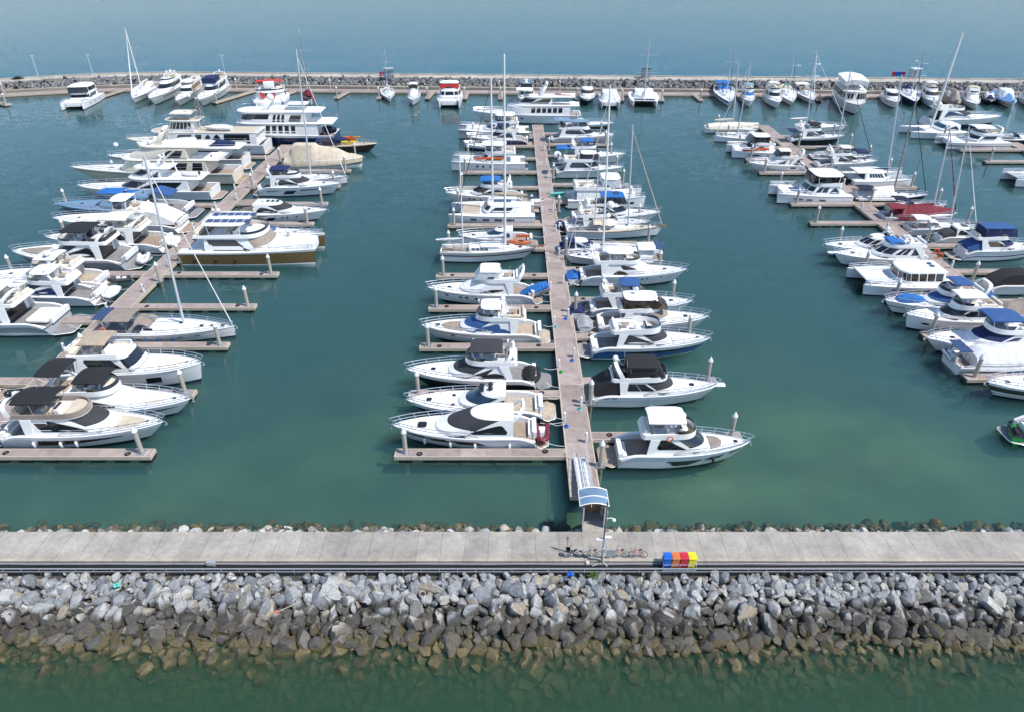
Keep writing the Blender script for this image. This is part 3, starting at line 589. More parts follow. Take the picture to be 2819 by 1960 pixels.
# ------------------------------------------------------------------ rock armour of the breakwaters
import numpy as np
RNG = np.random.default_rng(11)
def rockmat(name, zs=(1.12,.36,.02), k=1.):
    m, nt, b = newmat(name); N = nt.nodes.new; Lk = nt.links.new
    geo = N('ShaderNodeNewGeometry'); oi = N('ShaderNodeObjectInfo')
    ad = N('ShaderNodeMath'); ad.operation = 'ADD'; Lk(geo.outputs['Random Per Island'], ad.inputs[0]); Lk(oi.outputs['Random'], ad.inputs[1])
    fc = N('ShaderNodeMath'); fc.operation = 'FRACT'; Lk(ad.outputs[0], fc.inputs[0])
    def ramp(stops):
        r = N('ShaderNodeValToRGB'); e = r.color_ramp.elements
        while len(e) < len(stops): e.new(.5)
        for q, (p, c) in enumerate(stops): e[q].position = p; e[q].color = (*[v*k for v in c],1)
        Lk(fc.outputs[0], r.inputs[0]); return r
    dry = ramp([(0,(.16,.168,.182)),(.35,(.25,.26,.275)),(.62,(.33,.333,.335)),(.82,(.44,.435,.41)),(.93,(.31,.26,.185)),(1,(.18,.177,.17))])
    wet = ramp([(0,(.052,.048,.042)),(.4,(.10,.094,.083)),(.7,(.072,.060,.043)),(1,(.15,.138,.118))])
    shell = ramp([(0,(.072,.058,.026)),(.5,(.145,.118,.055)),(1,(.045,.040,.022))]); alg = ramp([(0,(.042,.048,.018)),(.5,(.078,.082,.030)),(1,(.030,.038,.017))])
    mp = N('ShaderNodeMapping'); mp.inputs['Scale'].default_value = (1,1,3.2); mp.inputs['Rotation'].default_value = (.5,.7,0); tc = N('ShaderNodeTexCoord'); Lk(tc.outputs['Object'], mp.inputs[0])
    n1 = N('ShaderNodeTexNoise'); n1.inputs['Scale'].default_value = 2.2; n1.inputs['Detail'].default_value = 7; n1.inputs['Roughness'].default_value = .7; n1.inputs['Distortion'].default_value = .8; Lk(mp.outputs[0], n1.inputs['Vector'])
    mr = N('ShaderNodeMapRange'); mr.inputs[1].default_value = .3; mr.inputs[2].default_value = .7; mr.inputs[3].default_value = .52; mr.inputs[4].default_value = 1.42; Lk(n1.outputs[0], mr.inputs[0])
    n2 = N('ShaderNodeTexNoise'); n2.inputs['Scale'].default_value = .9; n2.inputs['Detail'].default_value = 4; Lk(geo.outputs['Position'], n2.inputs['Vector'])
    n3 = N('ShaderNodeTexNoise'); n3.inputs['Scale'].default_value = 9; n3.inputs['Detail'].default_value = 3; Lk(geo.outputs['Position'], n3.inputs['Vector'])
    sx = N('ShaderNodeSeparateXYZ'); Lk(geo.outputs['Position'], sx.inputs[0])
    zz = N('ShaderNodeMath'); zz.operation = 'MULTIPLY_ADD'; zz.inputs[1].default_value = .55; Lk(n2.outputs[0], zz.inputs[0]); Lk(sx.outputs['Z'], zz.inputs[2])
    z2 = N('ShaderNodeMath'); z2.operation = 'MULTIPLY_ADD'; z2.inputs[1].default_value = .25; Lk(n3.outputs[0], z2.inputs[0]); Lk(zz.outputs[0], z2.inputs[2])
    z3 = N('ShaderNodeMath'); z3.operation = 'MULTIPLY_ADD'; z3.inputs[1].default_value = .5; Lk(fc.outputs[0], z3.inputs[0]); Lk(z2.outputs[0], z3.inputs[2])
    z2 = N('ShaderNodeMath'); z2.operation = 'SUBTRACT'; z2.inputs[1].default_value = .25; Lk(z3.outputs[0], z2.inputs[0])
    last = alg.outputs[0]
    for lo, wd, nx in ((zs[2]+.22,.10,shell),(zs[1]+.3,.14,wet),(zs[0]+.30,.3,dry)):
        s = N('ShaderNodeMapRange'); s.inputs[1].default_value = lo; s.inputs[2].default_value = lo+wd; Lk(z2.outputs[0], s.inputs[0])
        x = N('ShaderNodeMix'); x.data_type = 'RGBA'; Lk(s.outputs[0], x.inputs[0]); Lk(last, x.inputs[6]); Lk(nx.outputs[0], x.inputs[7]); last = x.outputs[2]
    x = N('ShaderNodeMix'); x.data_type = 'RGBA'; x.blend_type = 'MULTIPLY'; x.inputs[0].default_value = 1; Lk(last, x.inputs[6]); Lk(mr.outputs[0], x.inputs[7]); Lk(x.outputs[2], b.inputs['Base Color'])
    b.inputs['Roughness'].default_value = .75
    bp = N('ShaderNodeBump'); bp.inputs['Strength'].default_value = .8; bp.inputs['Distance'].default_value = .12; Lk(n1.outputs[0], bp.inputs['Height']); Lk(bp.outputs[0], b.inputs['Normal']); return m
def ico(sub):
    import bmesh
    bm = bmesh.new(); bmesh.ops.create_icosphere(bm, subdivisions=sub, radius=1); v = np.array([x.co[:] for x in bm.verts]); f = np.array([[q.index for q in p.verts] for p in bm.faces]); bm.free(); return v, f
def rockverts(dirs, rng, soft=.04):
    k = rng.integers(9,14); n = rng.normal(size=(k,3)); n /= np.linalg.norm(n,axis=1)[:,None]; d = rng.uniform(.62,1.0,k)
    c = dirs@n.T; c = np.where(c > .05, d/np.maximum(c,.05), 9); r = np.minimum(c.min(1), 1.25)
    v = dirs*r[:,None]; q = rng.uniform(0,50); v *= np.array([1+.07*mnoise.noise(Vector(a)*2.2+Vector((q,0,0)))+.05*mnoise.noise(Vector(a)*5+Vector((0,q,0)))+.03*mnoise.noise(Vector(a)*11) for a in dirs])[:,None]; v += rng.normal(scale=soft*.3,size=v.shape); return v*np.array([1.15,.95,.85])*rng.uniform(.8,1.2,3)
def rot(rng):
    q = rng.normal(size=4); q /= np.linalg.norm(q); w_,x,y,z = q
    return np.array([[1-2*(y*y+z*z),2*(x*y-z*w_),2*(x*z+y*w_)],[2*(x*y+z*w_),1-2*(x*x+z*z),2*(y*z-x*w_)],[2*(x*z-y*w_),2*(y*z+x*w_),1-2*(x*x+y*y)]])
def rockmass(name, places, sub, mat, variants=24):
    dirs, f = ico(sub); vs = [rockverts(dirs,RNG) for _ in range(variants)]; V = []; F = []; nv = len(dirs)
    for i, (x,y,z,r) in enumerate(places): V.append(vs[RNG.integers(variants)]@rot(RNG).T*r+np.array([x,y,z])); F.append(f+i*nv)
    V = np.concatenate(V); F = np.concatenate(F); me = bpy.data.meshes.new(name); me.vertices.add(len(V)); me.vertices.foreach_set('co', V.ravel()); me.loops.add(F.size); me.loops.foreach_set('vertex_index', F.ravel().astype(np.int32)); me.polygons.add(len(F)); me.polygons.foreach_set('loop_start', np.arange(0,F.size,3,dtype=np.int32)); me.polygons.foreach_set('loop_total', np.full(len(F),3,dtype=np.int32)); me.update(); me.validate()
    me.materials.append(mat); me.polygons.foreach_set('use_smooth', [True]*len(F)); me.set_sharp_from_angle(angle=radians(24))
    o = bpy.data.objects.new(name, me); COL.objects.link(o); o['kind'] = 'stuff'; return o
RM = rockmat('armour_rock')
def slope(y): return 1.75-(38.1-y)*.345
big_, small_ = [], []
row = 0; y = 37.75
while y > 27.4:
    x = -52+RNG.uniform(0,1)
    while x < 52:
        if slope(y) > 1.2: r = float(np.clip(RNG.lognormal(math.log(.44),.33),.2,.88))
        else: r = float(np.clip(RNG.lognormal(math.log(.55),.26),.32,.95))
        r = min(r,.5) if y > 37.3 else r
        yy = y+RNG.uniform(-.3,.3); p = (x+r*.5, yy, slope(yy)-.30*r+RNG.uniform(-.10,.20), r); x += r*1.52
        (big_ if slope(yy) > -.12 else small_).append(p)
    y -= .55 if slope(y) > 1.2 else .74
inview = [p for p in big_ if abs(xat(0,p[1],p[2])) > 0 and 0 < 1409.5+CF*p[0]/(p[1]*cos(CP)-(p[2]-CH)*sin(CP)) < 2819]
inview.sort(key=lambda p: -p[3]); solo = inview[:300]; ss = set(solo); small_ += [p for p in big_ if p not in ss]
for _ in range(1500):                                       # chinking between the big stones
    y = RNG.uniform(30.5,38.3); small_.append((RNG.uniform(-50,50), y, slope(y)-.12+RNG.uniform(0,.12), RNG.uniform(.14,.34)))
quay_ = []
for _ in range(950):                                        # harbour side of the breakwater
    y = RNG.uniform(42.75,46.6); r = RNG.uniform(.22,.62); quay_.append((RNG.uniform(-58,58), y, 1.0-(y-42.6)*.58-.2*r+RNG.uniform(-.1,.25), r))
rockmass('quay_rubble', quay_, 2, rockmat('quay_rock',(.30,.02,-.12),1.35))
rockmass('riprap_rubble', small_, 2, RM)
dirs3, f3 = ico(3); protos = []
for i in range(26):
    me = bpy.data.meshes.new('boulder'); me.from_pydata(rockverts(dirs3,RNG,.015).tolist(), [], f3.tolist()); me.materials.append(RM); me.polygons.foreach_set('use_smooth',[True]*len(f3)); me.update(); me.set_sharp_from_angle(angle=radians(22)); protos.append(me)
from mathutils import Quaternion
for x,y,z,r in solo:
    o = bpy.data.objects.new('boulder', protos[RNG.integers(26)]); COL.objects.link(o); o.location = (x,y,z); o.scale = (r,r,r); o.rotation_euler = Quaternion(RNG.normal(size=4).tolist()).normalized().to_euler()
    lab = 'pale dry grey boulder on the upper part of the rock slope under the promenade' if z > .95 else 'dark stained boulder in the middle band of the rock slope below the promenade' if z > .28 else 'barnacled brown boulder at the waterline below the promenade rock slope'
    tag(o, lab, 'boulder', 'boulders of the sea wall')
# cores under the stones, so no light leaks between them
core = newmat('rubble_core'); vary(core[1], core[2], (.06,.058,.052), .3, 2); core[2].inputs['Roughness'].default_value = .95
mb = MB(); mb.add([(-60,26,slope(26)-.6),(60,26,slope(26)-.6),(60,38.3,1.45),(-60,38.3,1.45),(-60,42.45,1.2),(60,42.45,1.2),(60,46.4,-1.7),(-60,46.4,-1.7),(-60,46.4,-5.05),(60,46.4,-5.05),(60,26,-5.05),(-60,26,-5.05)],[(0,1,2,3),(3,2,5,4),(4,5,6,7),(7,6,9,8),(8,9,10,11),(11,10,1,0),(0,3,4,7,8,11),(1,10,9,6,5,2)]); struct(mb.build('breakwater_core', core[0], None, 0))
# ------------------------------------------------------------------ promenade
def concrete(name, col, w_=2.0, joint=(.10,.095,.09), var=.16, mort=.012, roww=50., off=(0,0)):
    m, nt, b = newmat(name); N = nt.nodes.new; Lk = nt.links.new; geo = N('ShaderNodeNewGeometry')
    mp = N('ShaderNodeMapping'); mp.inputs['Location'].default_value = (off[0],off[1],0); Lk(geo.outputs['Position'], mp.inputs[0])
    br = N('ShaderNodeTexBrick'); br.offset = 0; br.inputs['Scale'].default_value = 1; br.inputs['Brick Width'].default_value = w_; br.inputs['Row Height'].default_value = roww; br.inputs['Mortar Size'].default_value = mort; br.inputs['Mortar Smooth'].default_value = .2; br.inputs['Bias'].default_value = 0
    br.inputs['Color1'].default_value = (*[c*(1-var*.6) for c in col],1); br.inputs['Color2'].default_value = (*[c*(1+var*.5) for c in col],1); br.inputs['Mortar'].default_value = (*joint,1); Lk(mp.outputs[0], br.inputs['Vector'])
    last = br.outputs['Color']
    for sc, det, lo, hi in ((.45,6,.78,1.16),(3.5,8,.86,1.10),(.11,2,.88,1.10),(1.3,3,.9,1.06)):
        n = N('ShaderNodeTexNoise'); n.inputs['Scale'].default_value = sc; n.inputs['Detail'].default_value = det; n.inputs['Roughness'].default_value = .62; Lk(geo.outputs['Position'], n.inputs['Vector'])
        r = N('ShaderNodeMapRange'); r.inputs[1].default_value = .3; r.inputs[2].default_value = .7; r.inputs[3].default_value = lo; r.inputs[4].default_value = hi; Lk(n.outputs[0], r.inputs[0])
        x = N('ShaderNodeMix'); x.data_type = 'RGBA'; x.blend_type = 'MULTIPLY'; x.inputs[0].default_value = 1; Lk(last, x.inputs[6]); Lk(r.outputs[0], x.inputs[7]); last = x.outputs[2]
    Lk(last, b.inputs['Base Color']); b.inputs['Roughness'].default_value = .85; return m
mb = MB(); mb.box(-140,140,39.42,42.5,1.3,2.2); struct(mb.build('promenade', concrete('promenade_concrete',(.375,.342,.298),2.02,(.06,.055,.05)), None, 0))
mb = MB(); mb.box(-140,140,39.12,39.418,1.3,2.33); struct(mb.build('kerb', concrete('kerb_concrete',(.42,.37,.30),2.02,var=.1), None, 0))
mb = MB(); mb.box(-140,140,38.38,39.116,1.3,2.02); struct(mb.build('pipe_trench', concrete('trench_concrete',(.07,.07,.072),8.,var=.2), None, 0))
for k, (y, z, r, c, lab) in enumerate(((39.0,2.12,.055,'grey','thin grey pipe running along the foot of the kerb'),(38.86,2.13,.06,'charcoal','dark pipe lying next to the thin grey pipe along the kerb'),(38.55,2.16,.11,'black','thick black water pipe running along the seaward edge of the promenade'))):
    mb = MB(); mb.tube([(x,y+.012*sin(x*.7+k),z+.012*sin(x*1.3+k)) for x in range(-70,71,2)], r, 0, 8); tag(mb.build('pipe', M(c,'rubber'), None, 60), lab, 'pipe')
rl = empty('edge_rail', (0,38.33,2.0)); mb = MB(); mb.tube([(-70,0,.30),(70,0,.30)],.05,0,8); mb.tube([(-70,-.08,.05),(70,-.08,.05)],.035,0,6); mb.build('rail', M('grey','rubber'), rl, 60)
mb = MB()
for i in range(-46,47): mb.tube([(i*1.5,-.03,-.4),(i*1.5,0,.3)],.03,0,5)
o = mb.build('post', M('silver','metal'), rl, 60); o['kind'] = 'stuff'; tag(rl, 'low silver pipe rail running along the top of the rock slope', 'rail')
def thing_box(name, x, y, z, lx, ly, lz, col, label, cat, kind='gel'):
    mb = MB(); mb.slab(rrect(-lx/2,lx/2,ly/2,min(lx,ly)*.12,2),0,lz,0,ed=.02); mb.box(-lx*.3,lx*.3,-ly/2-.012,-ly/2+.02,lz*.3,lz*.7); mb.box(-lx*.45,lx*.45,-ly*.4,ly*.4,-.08,.0); o = mb.build(name, M(col,kind)); o.location = (x,y,z); tag(o,label,cat); return o
x,y = ground(585,1550,2.1); thing_box('junction_box', x, 38.85, 2.1, .75, .35, .5, 'grey', 'grey metal junction box on the pipe trench of the promenade', 'junction box')
x,y = ground(1617,1550,2.1); thing_box('cable_box', x, 38.95, 2.1, .3, .22, .3, 'cream', 'small cream cable box beside the foot of the lamp pole', 'cable box')
# gate with canopy at the head of the gangway
gt = empty('harbour_gate', (7.15,43.9,1.0)); tag(gt, 'pontoon gate house with curved blue roof and bronze doors on the promenade edge', 'gate')
mb = MB(); mb.box(-.95,.95,-1.42,1.6,.95,1.2); mb.build('floor', concrete('gate_concrete',(.42,.39,.35),3.), gt, 0)
mb = MB()
for sx in (-.93,.93):
    for yy in (-.9,.3,1.4): mb.box(sx-.06,sx+.06,yy-.06,yy+.06,1.2,3.6)
mb.build('frame', M('silver','metal'), gt, 0)
for sx in (-.93,.93):
    mb = MB(); mb.box(sx-.015,sx+.015,-.84,.24,1.25,3.3); mb.box(sx-.015,sx+.015,.36,1.34,1.25,3.3); mb.build('side_panel', M('steelblue','glass'), gt, 0)
for s_ in (-1,1):
    mb = MB(); mb.box(.02*s_ if s_ > 0 else -.85,.85 if s_ > 0 else -.02,.9,.95,1.22,2.75); d = mb.build('door', M('wood','deck'), gt, 0)
    mb = MB()
    for zz in (1.7,1.95,2.2): mb.box(.3*s_-.05,.3*s_+.05,.88,.9,zz,zz+.1)
    mb.build('door_plate', M('lgrey','metal'), d, 0)
mb = MB(); mb.box(-.85,.85,.9,.95,2.78,3.3); mb.build('transom_panel', M('lgrey','gel'), gt, 0)
mb = MB(); rows = [[(1.25*q, yy, 3.62+.34*(1-q*q)) for q in (-1,-.75,-.5,-.25,0,.25,.5,.75,1)] for yy in (-.75,.15,.2,1.25)]; mb.grid(rows); mb.grid([[(x,y,z-.04) for x,y,z in r] for r in rows]); rf = mb.build('canopy', M('steelblue','glass'), gt, 60)
mb = MB()
for yy in (-.75,.17,1.25): mb.tube([(1.27*q,yy,3.64+.34*(1-q*q)) for q in (-1,-.75,-.5,-.25,0,.25,.5,.75,1)],.05,0,6)
for sx in (-1.27,1.27): mb.tube([(sx,-.75,3.62),(sx,1.25,3.62)],.04,0,6)
mb.build('canopy_rim', M('white'), rf, 60)
mb = MB(); mb.box(1.0,1.35,-.2,.35,1.2,2.3); mb.build('control_cabinet', M('grey'), gt, 0)
gw = empty('gangway', (6.95,44.9,2.0)); tag(gw, 'aluminium gangway with railings sloping down to the centre pontoon', 'gangway')
P0, P1 = Vector((0,.3,-.0)), Vector((-.05,9.1,-1.12))
mb = MB(); rows = [[tuple(P0.lerp(P1,f)+Vector((sx,0,dz))) for sx,dz in ((-.6,0),(.6,0),(.6,-.12),(-.6,-.12))] for f in (0,.5,1)]; mb.grid(rows,cu=True); mb.poly(rows[0]); mb.poly(rows[-1]); mb.build('walkway', M('lgrey','deck'), gw, 0)
mb = MB()
for sx in (-.12,.12): mb.box(sx-.04,sx+.04,0,.01,0,.01)
for sx in (-.14,.16):
    mb.grid([[tuple(P0.lerp(P1,f)+Vector((sx-.025,0,.012))),tuple(P0.lerp(P1,f)+Vector((sx+.025,0,.012)))] for f in (0,.5,1)])
mb.build('cable_strip', M('black','rubber'), gw, 0)
for sx in (-.62,.62):
    mb = MB(); mb.tube([P0+Vector((sx,0,1.05)),P1+Vector((sx,0,1.05)),P1+Vector((sx,.7,.95))],.04,0,6); mb.tube([P0+Vector((sx,0,.5)),P1+Vector((sx,0,.5))],.03,0,5)
    for i in range(10): q = P0.lerp(P1,i/9); mb.tube([q+Vector((sx,0,-.1)),q+Vector((sx,0,1.05))],.03,0,5)
    mb.build('railing', M('lgrey','gel'), gw, 60)
# lamp and camera pole
x0,y0 = ground(1656,1546,2.2); lp = empty('lamp_pole', (x0,y0,2.0)); tag(lp, 'tall grey pole with white floodlights and a security camera beside the gate', 'lamp post')
mb = MB(); mb.tube([(0,0,0),(0,0,7.0)],.085,0,10,.06); mb.box(-.2,.2,-.2,.2,0,.12); mb.build('pole', M('grey','metal'), lp, 60)
for s_ in (-1,1):
    mb = MB(); mb.box(.08 if s_>0 else -.6,.6 if s_>0 else -.08,-.12,.12,2.95+s_*.12,3.05+s_*.12); mb.build('floodlight', M('white'), lp, 0)
mb = MB(); mb.tube([(0,0,5.2),(.4,0,5.3),(.6,0,5.2)],.03); mb.ball((.65,0,5.05),.16); mb.build('camera_dome', M('white'), lp, 60)
mb = MB(); mb.box(-.17,.17,-.25,-.08,1.6,2.0); mb.build('fuse_box', M('grey'), lp, 0)
mb = MB(); mb.tube([(.05,-.1,3.6),(.1,-.12,1.5),(.12,-.15,.4),(.5,-.5,.1)],.03,0,5); mb.tube([(-.03,-.1,3.0),(.02,-.12,1.0),(-.1,-.2,.3),(-.8,-.35,.12)],.025,0,5); mb.build('cable', M('lgrey','rubber'), lp, 60)
# wheelie bins in their frame
fr = empty('bin_rack', (13.8,38.75,2.02)); tag(fr, 'galvanised rack that holds four coloured wheelie bins', 'bin rack')
mb = MB()
for xx in (-1.36,-.68,0,.68,1.36):
    mb.tube([(xx,-.38,0),(xx,-.38,.72)],.03,0,5); mb.tube([(xx,.35,0),(xx,.35,.95)],.03,0,5); mb.tube([(xx,-.38,.72),(xx,.35,.95)],.025,0,5)
for yy,zz in ((-.38,.72),(.35,.95),(-.38,.06)): mb.tube([(-1.36,yy,zz),(1.36,yy,zz)],.03,0,5)
mb.build('frame', M('silver','metal'), fr, 60)
PAL.update(bblue=(.01,.12,.52), borange=(.62,.17,.05), bred=(.55,.02,.05), byellow=(.82,.66,.02))
for k, (c, nm) in enumerate((('bblue','blue'),('borange','orange'),('bred','red'),('byellow','yellow'))):
    bn = empty('wheelie_bin', (12.78+.68*k,38.78,2.06)); tag(bn, nm+' wheelie bin standing in the metal rack on the promenade', 'bin', 'wheelie bins on the promenade')
    mb = MB(); mb.grid([[(a*(.25+.05*t),b_*(.26+.06*t),1.22*t+.02) for a,b_ in ((-1,-1),(1,-1),(1,1),(-1,1))] for t in (0,.9,.95,1)],cu=True); mb.poly([(-.22,-.24,.02),(-.22,.24,.02),(.22,.24,.02),(.22,-.24,.02)]); mb.build('body', M(c,'rubber'), bn, 30)
    mb = MB(); mb.grid([[(x_,-.36,1.22),(x_,-.32,1.32),(x_,0,1.37),(x_,.35,1.33),(x_,.38,1.22)] for x_ in (-.32,-.30,.30,.32)]); mb.box(-.2,.2,-.2,.05,1.35,1.40); mb.build('lid', M(c,'rubber'), bn, 30)
    for sx in (-.24,.24):
        mb = MB(); mb.tube([(sx-.03,.26,.1),(sx+.03,.26,.1)],.1,0,10); mb.build('wheel', M('black','rubber'), bn, 40)
# bicycles
def bicycle(col, basket=False):
    r = empty('bicycle')
    for xx in (-.52,.52):
        mb = MB(); mb.tube([(xx+.31*cos(a),0,.33+.31*sin(a)) for a in [i*pi/9 for i in range(18)]],.024,0,5,closed=True); wh = mb.build('wheel', M('black','rubber'), r, 60)
        mb = MB()
        for i in range(8): mb.tube([(xx,0,.33),(xx+.3*cos(i*pi/4),0,.33+.3*sin(i*pi/4))],.006,0,3)
        mb.tube([(xx,-.05,.33),(xx,.05,.33)],.03,0,6); mb.build('spokes', M('silver','metal'), wh, 60)
    mb = MB()
    for a,c in (((-.52,0,.33),(-.05,0,.32)),((-.05,0,.32),(-.17,0,.78)),((-.52,0,.33),(-.15,0,.70)),((-.05,0,.32),(.33,0,.72)),((-.16,0,.72),(.31,0,.80)),((.30,0,.88),(.52,0,.33))): mb.tube([a,c],.022,0,6)
    mb.build('frame', M(col), r, 60)
    mb = MB(); mb.tube([(.30,0,.86),(.27,0,1.02),(.25,.28,1.05),(.12,.30,1.02)],.016,0,5); mb.tube([(.27,0,1.02),(.25,-.28,1.05),(.12,-.30,1.02)],.016,0,5); mb.build('handlebar', M('black','rubber'), r, 60)
    mb = MB(); mb.slab(rrect(-.34,-.06,.08,.05,3),.82,.05,ed=.02); mb.tube([(-.18,0,.74),(-.18,0,.83)],.016); mb.build('saddle', M('black','rubber'), r, 60)
    mb = MB(); mb.tube([(-.05,-.12,.2),(-.05,-.05,.32),(-.05,.05,.32),(-.05,.12,.44)],.014,0,4); mb.build('pedal_crank', M('grey','metal'), r, 60)
    if basket:
        mb = MB(); mb.grid([[(.45+.16*k*a,.16*k*b_,z) for a,b_ in ((-1,-1),(1,-1),(1,1),(-1,1))] for k,z in ((.8,.72),(1.1,.98))],cu=True); mb.box(.33,.57,-.12,.12,.72,.73); mb.build('basket', M('black','rubber'), r, 0)
        mb = MB(); mb.box(-.75,-.42,-.1,.1,.68,.71); mb.build('luggage_rack', M('grey','metal'), r, 0)
    return r
for x, c, bk, lab in ((5.12,'black',True,'black city bicycle with front basket leaning by the kerb'),(6.78,'charcoal',False,'dark folding bicycle parked between basket bicycle and lamp pole'),(9.05,'maroon',False,'dark red bicycle parked behind the small notice board'),(10.55,'red',False,'bright red bicycle, last of the parked row towards the bins')):
    bb = bicycle(c, bk); bb.location = (x,39.62,2.2); bb.rotation_euler = (.10,0,pi); tag(bb, lab, 'bicycle', 'bicycles on the promenade')
sb = empty('notice_board', (8.17,39.45,2.33)); tag(sb, 'small grey notice board on legs beside the lamp pole', 'notice board')
mb = MB(); mb.box(-.34,.34,-.02,.02,.22,.98); mb.build('panel', M('grey','deck'), sb, 0)
for sx in (-.3,.3): mb = MB(); mb.box(sx-.03,sx+.03,-.03,.03,0,.22); mb.build('leg', M('charcoal'), sb, 0)
pd = empty('paddle', (4.75,39.75,2.2)); mb = MB(); mb.tube([(0,0,0),(-.12,.35,1.35)],.02,0,6); mb.build('shaft', M('charcoal','rubber'), pd); mb = MB(); mb.add([(-.12+a,.35+.27*t,1.35+t) for t,a in ((0,-.03),(0,.03),(.2,.09),(.45,.1),(.45,-.1),(.2,-.09))],[(0,1,2,5),(5,2,3,4)]); o = mb.build('blade', M('taupe','gel'), pd, 0)
md = o.modifiers.new('thick','SOLIDIFY'); md.thickness = .02; tag(pd, 'long dark paddle standing up against the basket bicycle', 'paddle')
# small things lying in the rocks
x,y = ground(1159,1629,1.35); bk = empty('barrel', (x,y,1.3), .4); bk.rotation_euler = (radians(50),.1,.3); mb = MB(); mb.grid([[(r*cos(a),r*sin(a),z) for a in [i*pi/8 for i in range(16)]] for r,z in ((.24,0),(.27,.3),(.26,.75),(.22,.75),(.22,.15),(.02,.12))],cu=True); mb.build('shell', M('beige'), bk); tag(bk, 'open yellowish plastic barrel wedged among the grey boulders', 'barrel')
x,y = ground(785,1680,1.05); br_ = empty('broom', (x,y,1.15), .3); mb = MB(); mb.tube([(-.5,0,0),(1.3,.25,.25)],.03,0,6); mb.build('handle', M('beige','deck'), br_); mb = MB(); mb.box(-.8,-.5,-.11,.11,-.07,.07,0,.03,.03); mb.build('head', M('borange','cloth'), br_, 0); tag(br_, 'orange broom with pale handle washed up on the dark boulders', 'broom')
for px,py,z,c,lab in ((323,1617,1.5,'teal','crumpled teal plastic sheet lying on the pale rocks'),(1570,1586,1.85,'bblue','scrap of bright blue plastic on the rocks below the edge rail')):
    x,y = ground(px,py,z); mb = MB(); mb.grid([[((i-2)*.13,(j-2)*.12,.12*sin(i*2.1+j)+.1*cos(j*1.7)) for j in range(5)] for i in range(5)]); o = mb.build('plastic_sheet', M(c,'cloth')); o.location = (x,y,z+.25); md = o.modifiers.new('thick','SOLIDIFY'); md.thickness = .02; tag(o, lab, 'plastic sheet')
def plant(x,y,z,r,n,label,col=(.09,.16,.03),name='weed'):
    root = empty(name,(x,y,z)); m, nt, b = newmat('leaf_'+name); vary(nt,b,col,.4,3); b.inputs['Roughness'].default_value = .6
    mb = MB()
    for i in range(n):
        a,e,l = random.uniform(0,2*pi), random.uniform(.15,1.4), r*random.uniform(.4,1); d = Vector((cos(a)*cos(e),sin(a)*cos(e),sin(e)*.8)); c = d*l; s_ = Vector((-sin(a),cos(a),0))*r*.09; u = Vector((d.x,d.y,d.z*.3))*r*.2
        mb.add([c-s_*.2-u,c+s_,c+u,c-s_],[(0,1,2,3)])
    mb.build('leaves', m, root, 0); mb = MB()
    for i in range(7): a = i*.9; mb.tube([(0,0,-.3),(cos(a)*r*.4,sin(a)*r*.4,r*.5)],r*.02,0,4)
    mb.build('stem', M('brown','deck'), root, 0); return tag(root,label,'plant')
x,y = ground(1634,1580,1.9); plant(x,y,1.7,.55,200,'green weed growing from the rocks just under the edge rail')
# ------------------------------------------------------------------ far breakwater, its dock and its furniture
def fline(x): return 0 if x > -115 else ((-115-x)/60)**1.8*16
def fy(x, y): return y-.047*(x+1.2)-fline(x)
XS = [-330+6*i for i in range(112)]
def strip(name, y0, y1, z0, z1, mat, xs=XS):
    mb = MB(); mb.grid([[(x,fy(x,y0),z0),(x,fy(x,y0),z1),(x,fy(x,y1),z1),(x,fy(x,y1),z0)] for x in xs]); return mb.build(name, mat, None, 30)
farc = concrete('far_concrete',(.45,.41,.35),6.,var=.12)
struct(strip('breakwater_path',249.2,254.6,-1.,3.0,farc)); struct(strip('breakwater_parapet',254.6,255.3,-1.,3.35,farc)); struct(strip('breakwater_beam',242.4,244.2,-1.,1.25,concrete('beam_concrete',(.36,.31,.25),6.,var=.12)))
struct(strip('breakwater_base',244.2,249.2,-1.,.9,core[0]))
fp = []
for i in range(3400):
    x = RNG.uniform(-235,215); t = RNG.uniform(0,1); r = RNG.uniform(.4,.85); fp.append((x,fy(x,244.3+t*4.9),1.0+t*1.75+RNG.uniform(-.1,.25),r))
for i in range(900):
    x = RNG.uniform(-235,215); fp.append((x,fy(x,255.3+RNG.uniform(0,5)),RNG.uniform(-.5,1.8),RNG.uniform(.5,.9)))
rockmass('far_riprap', fp, 1, rockmat('far_rock',(.2,-.4,-.8),.62), 30)
x,y = ground(50,222,2.6); plant(x,y,2.2,2.2,500,'low green bush growing on the rocks of the far breakwater',(.05,.085,.02),'bush')
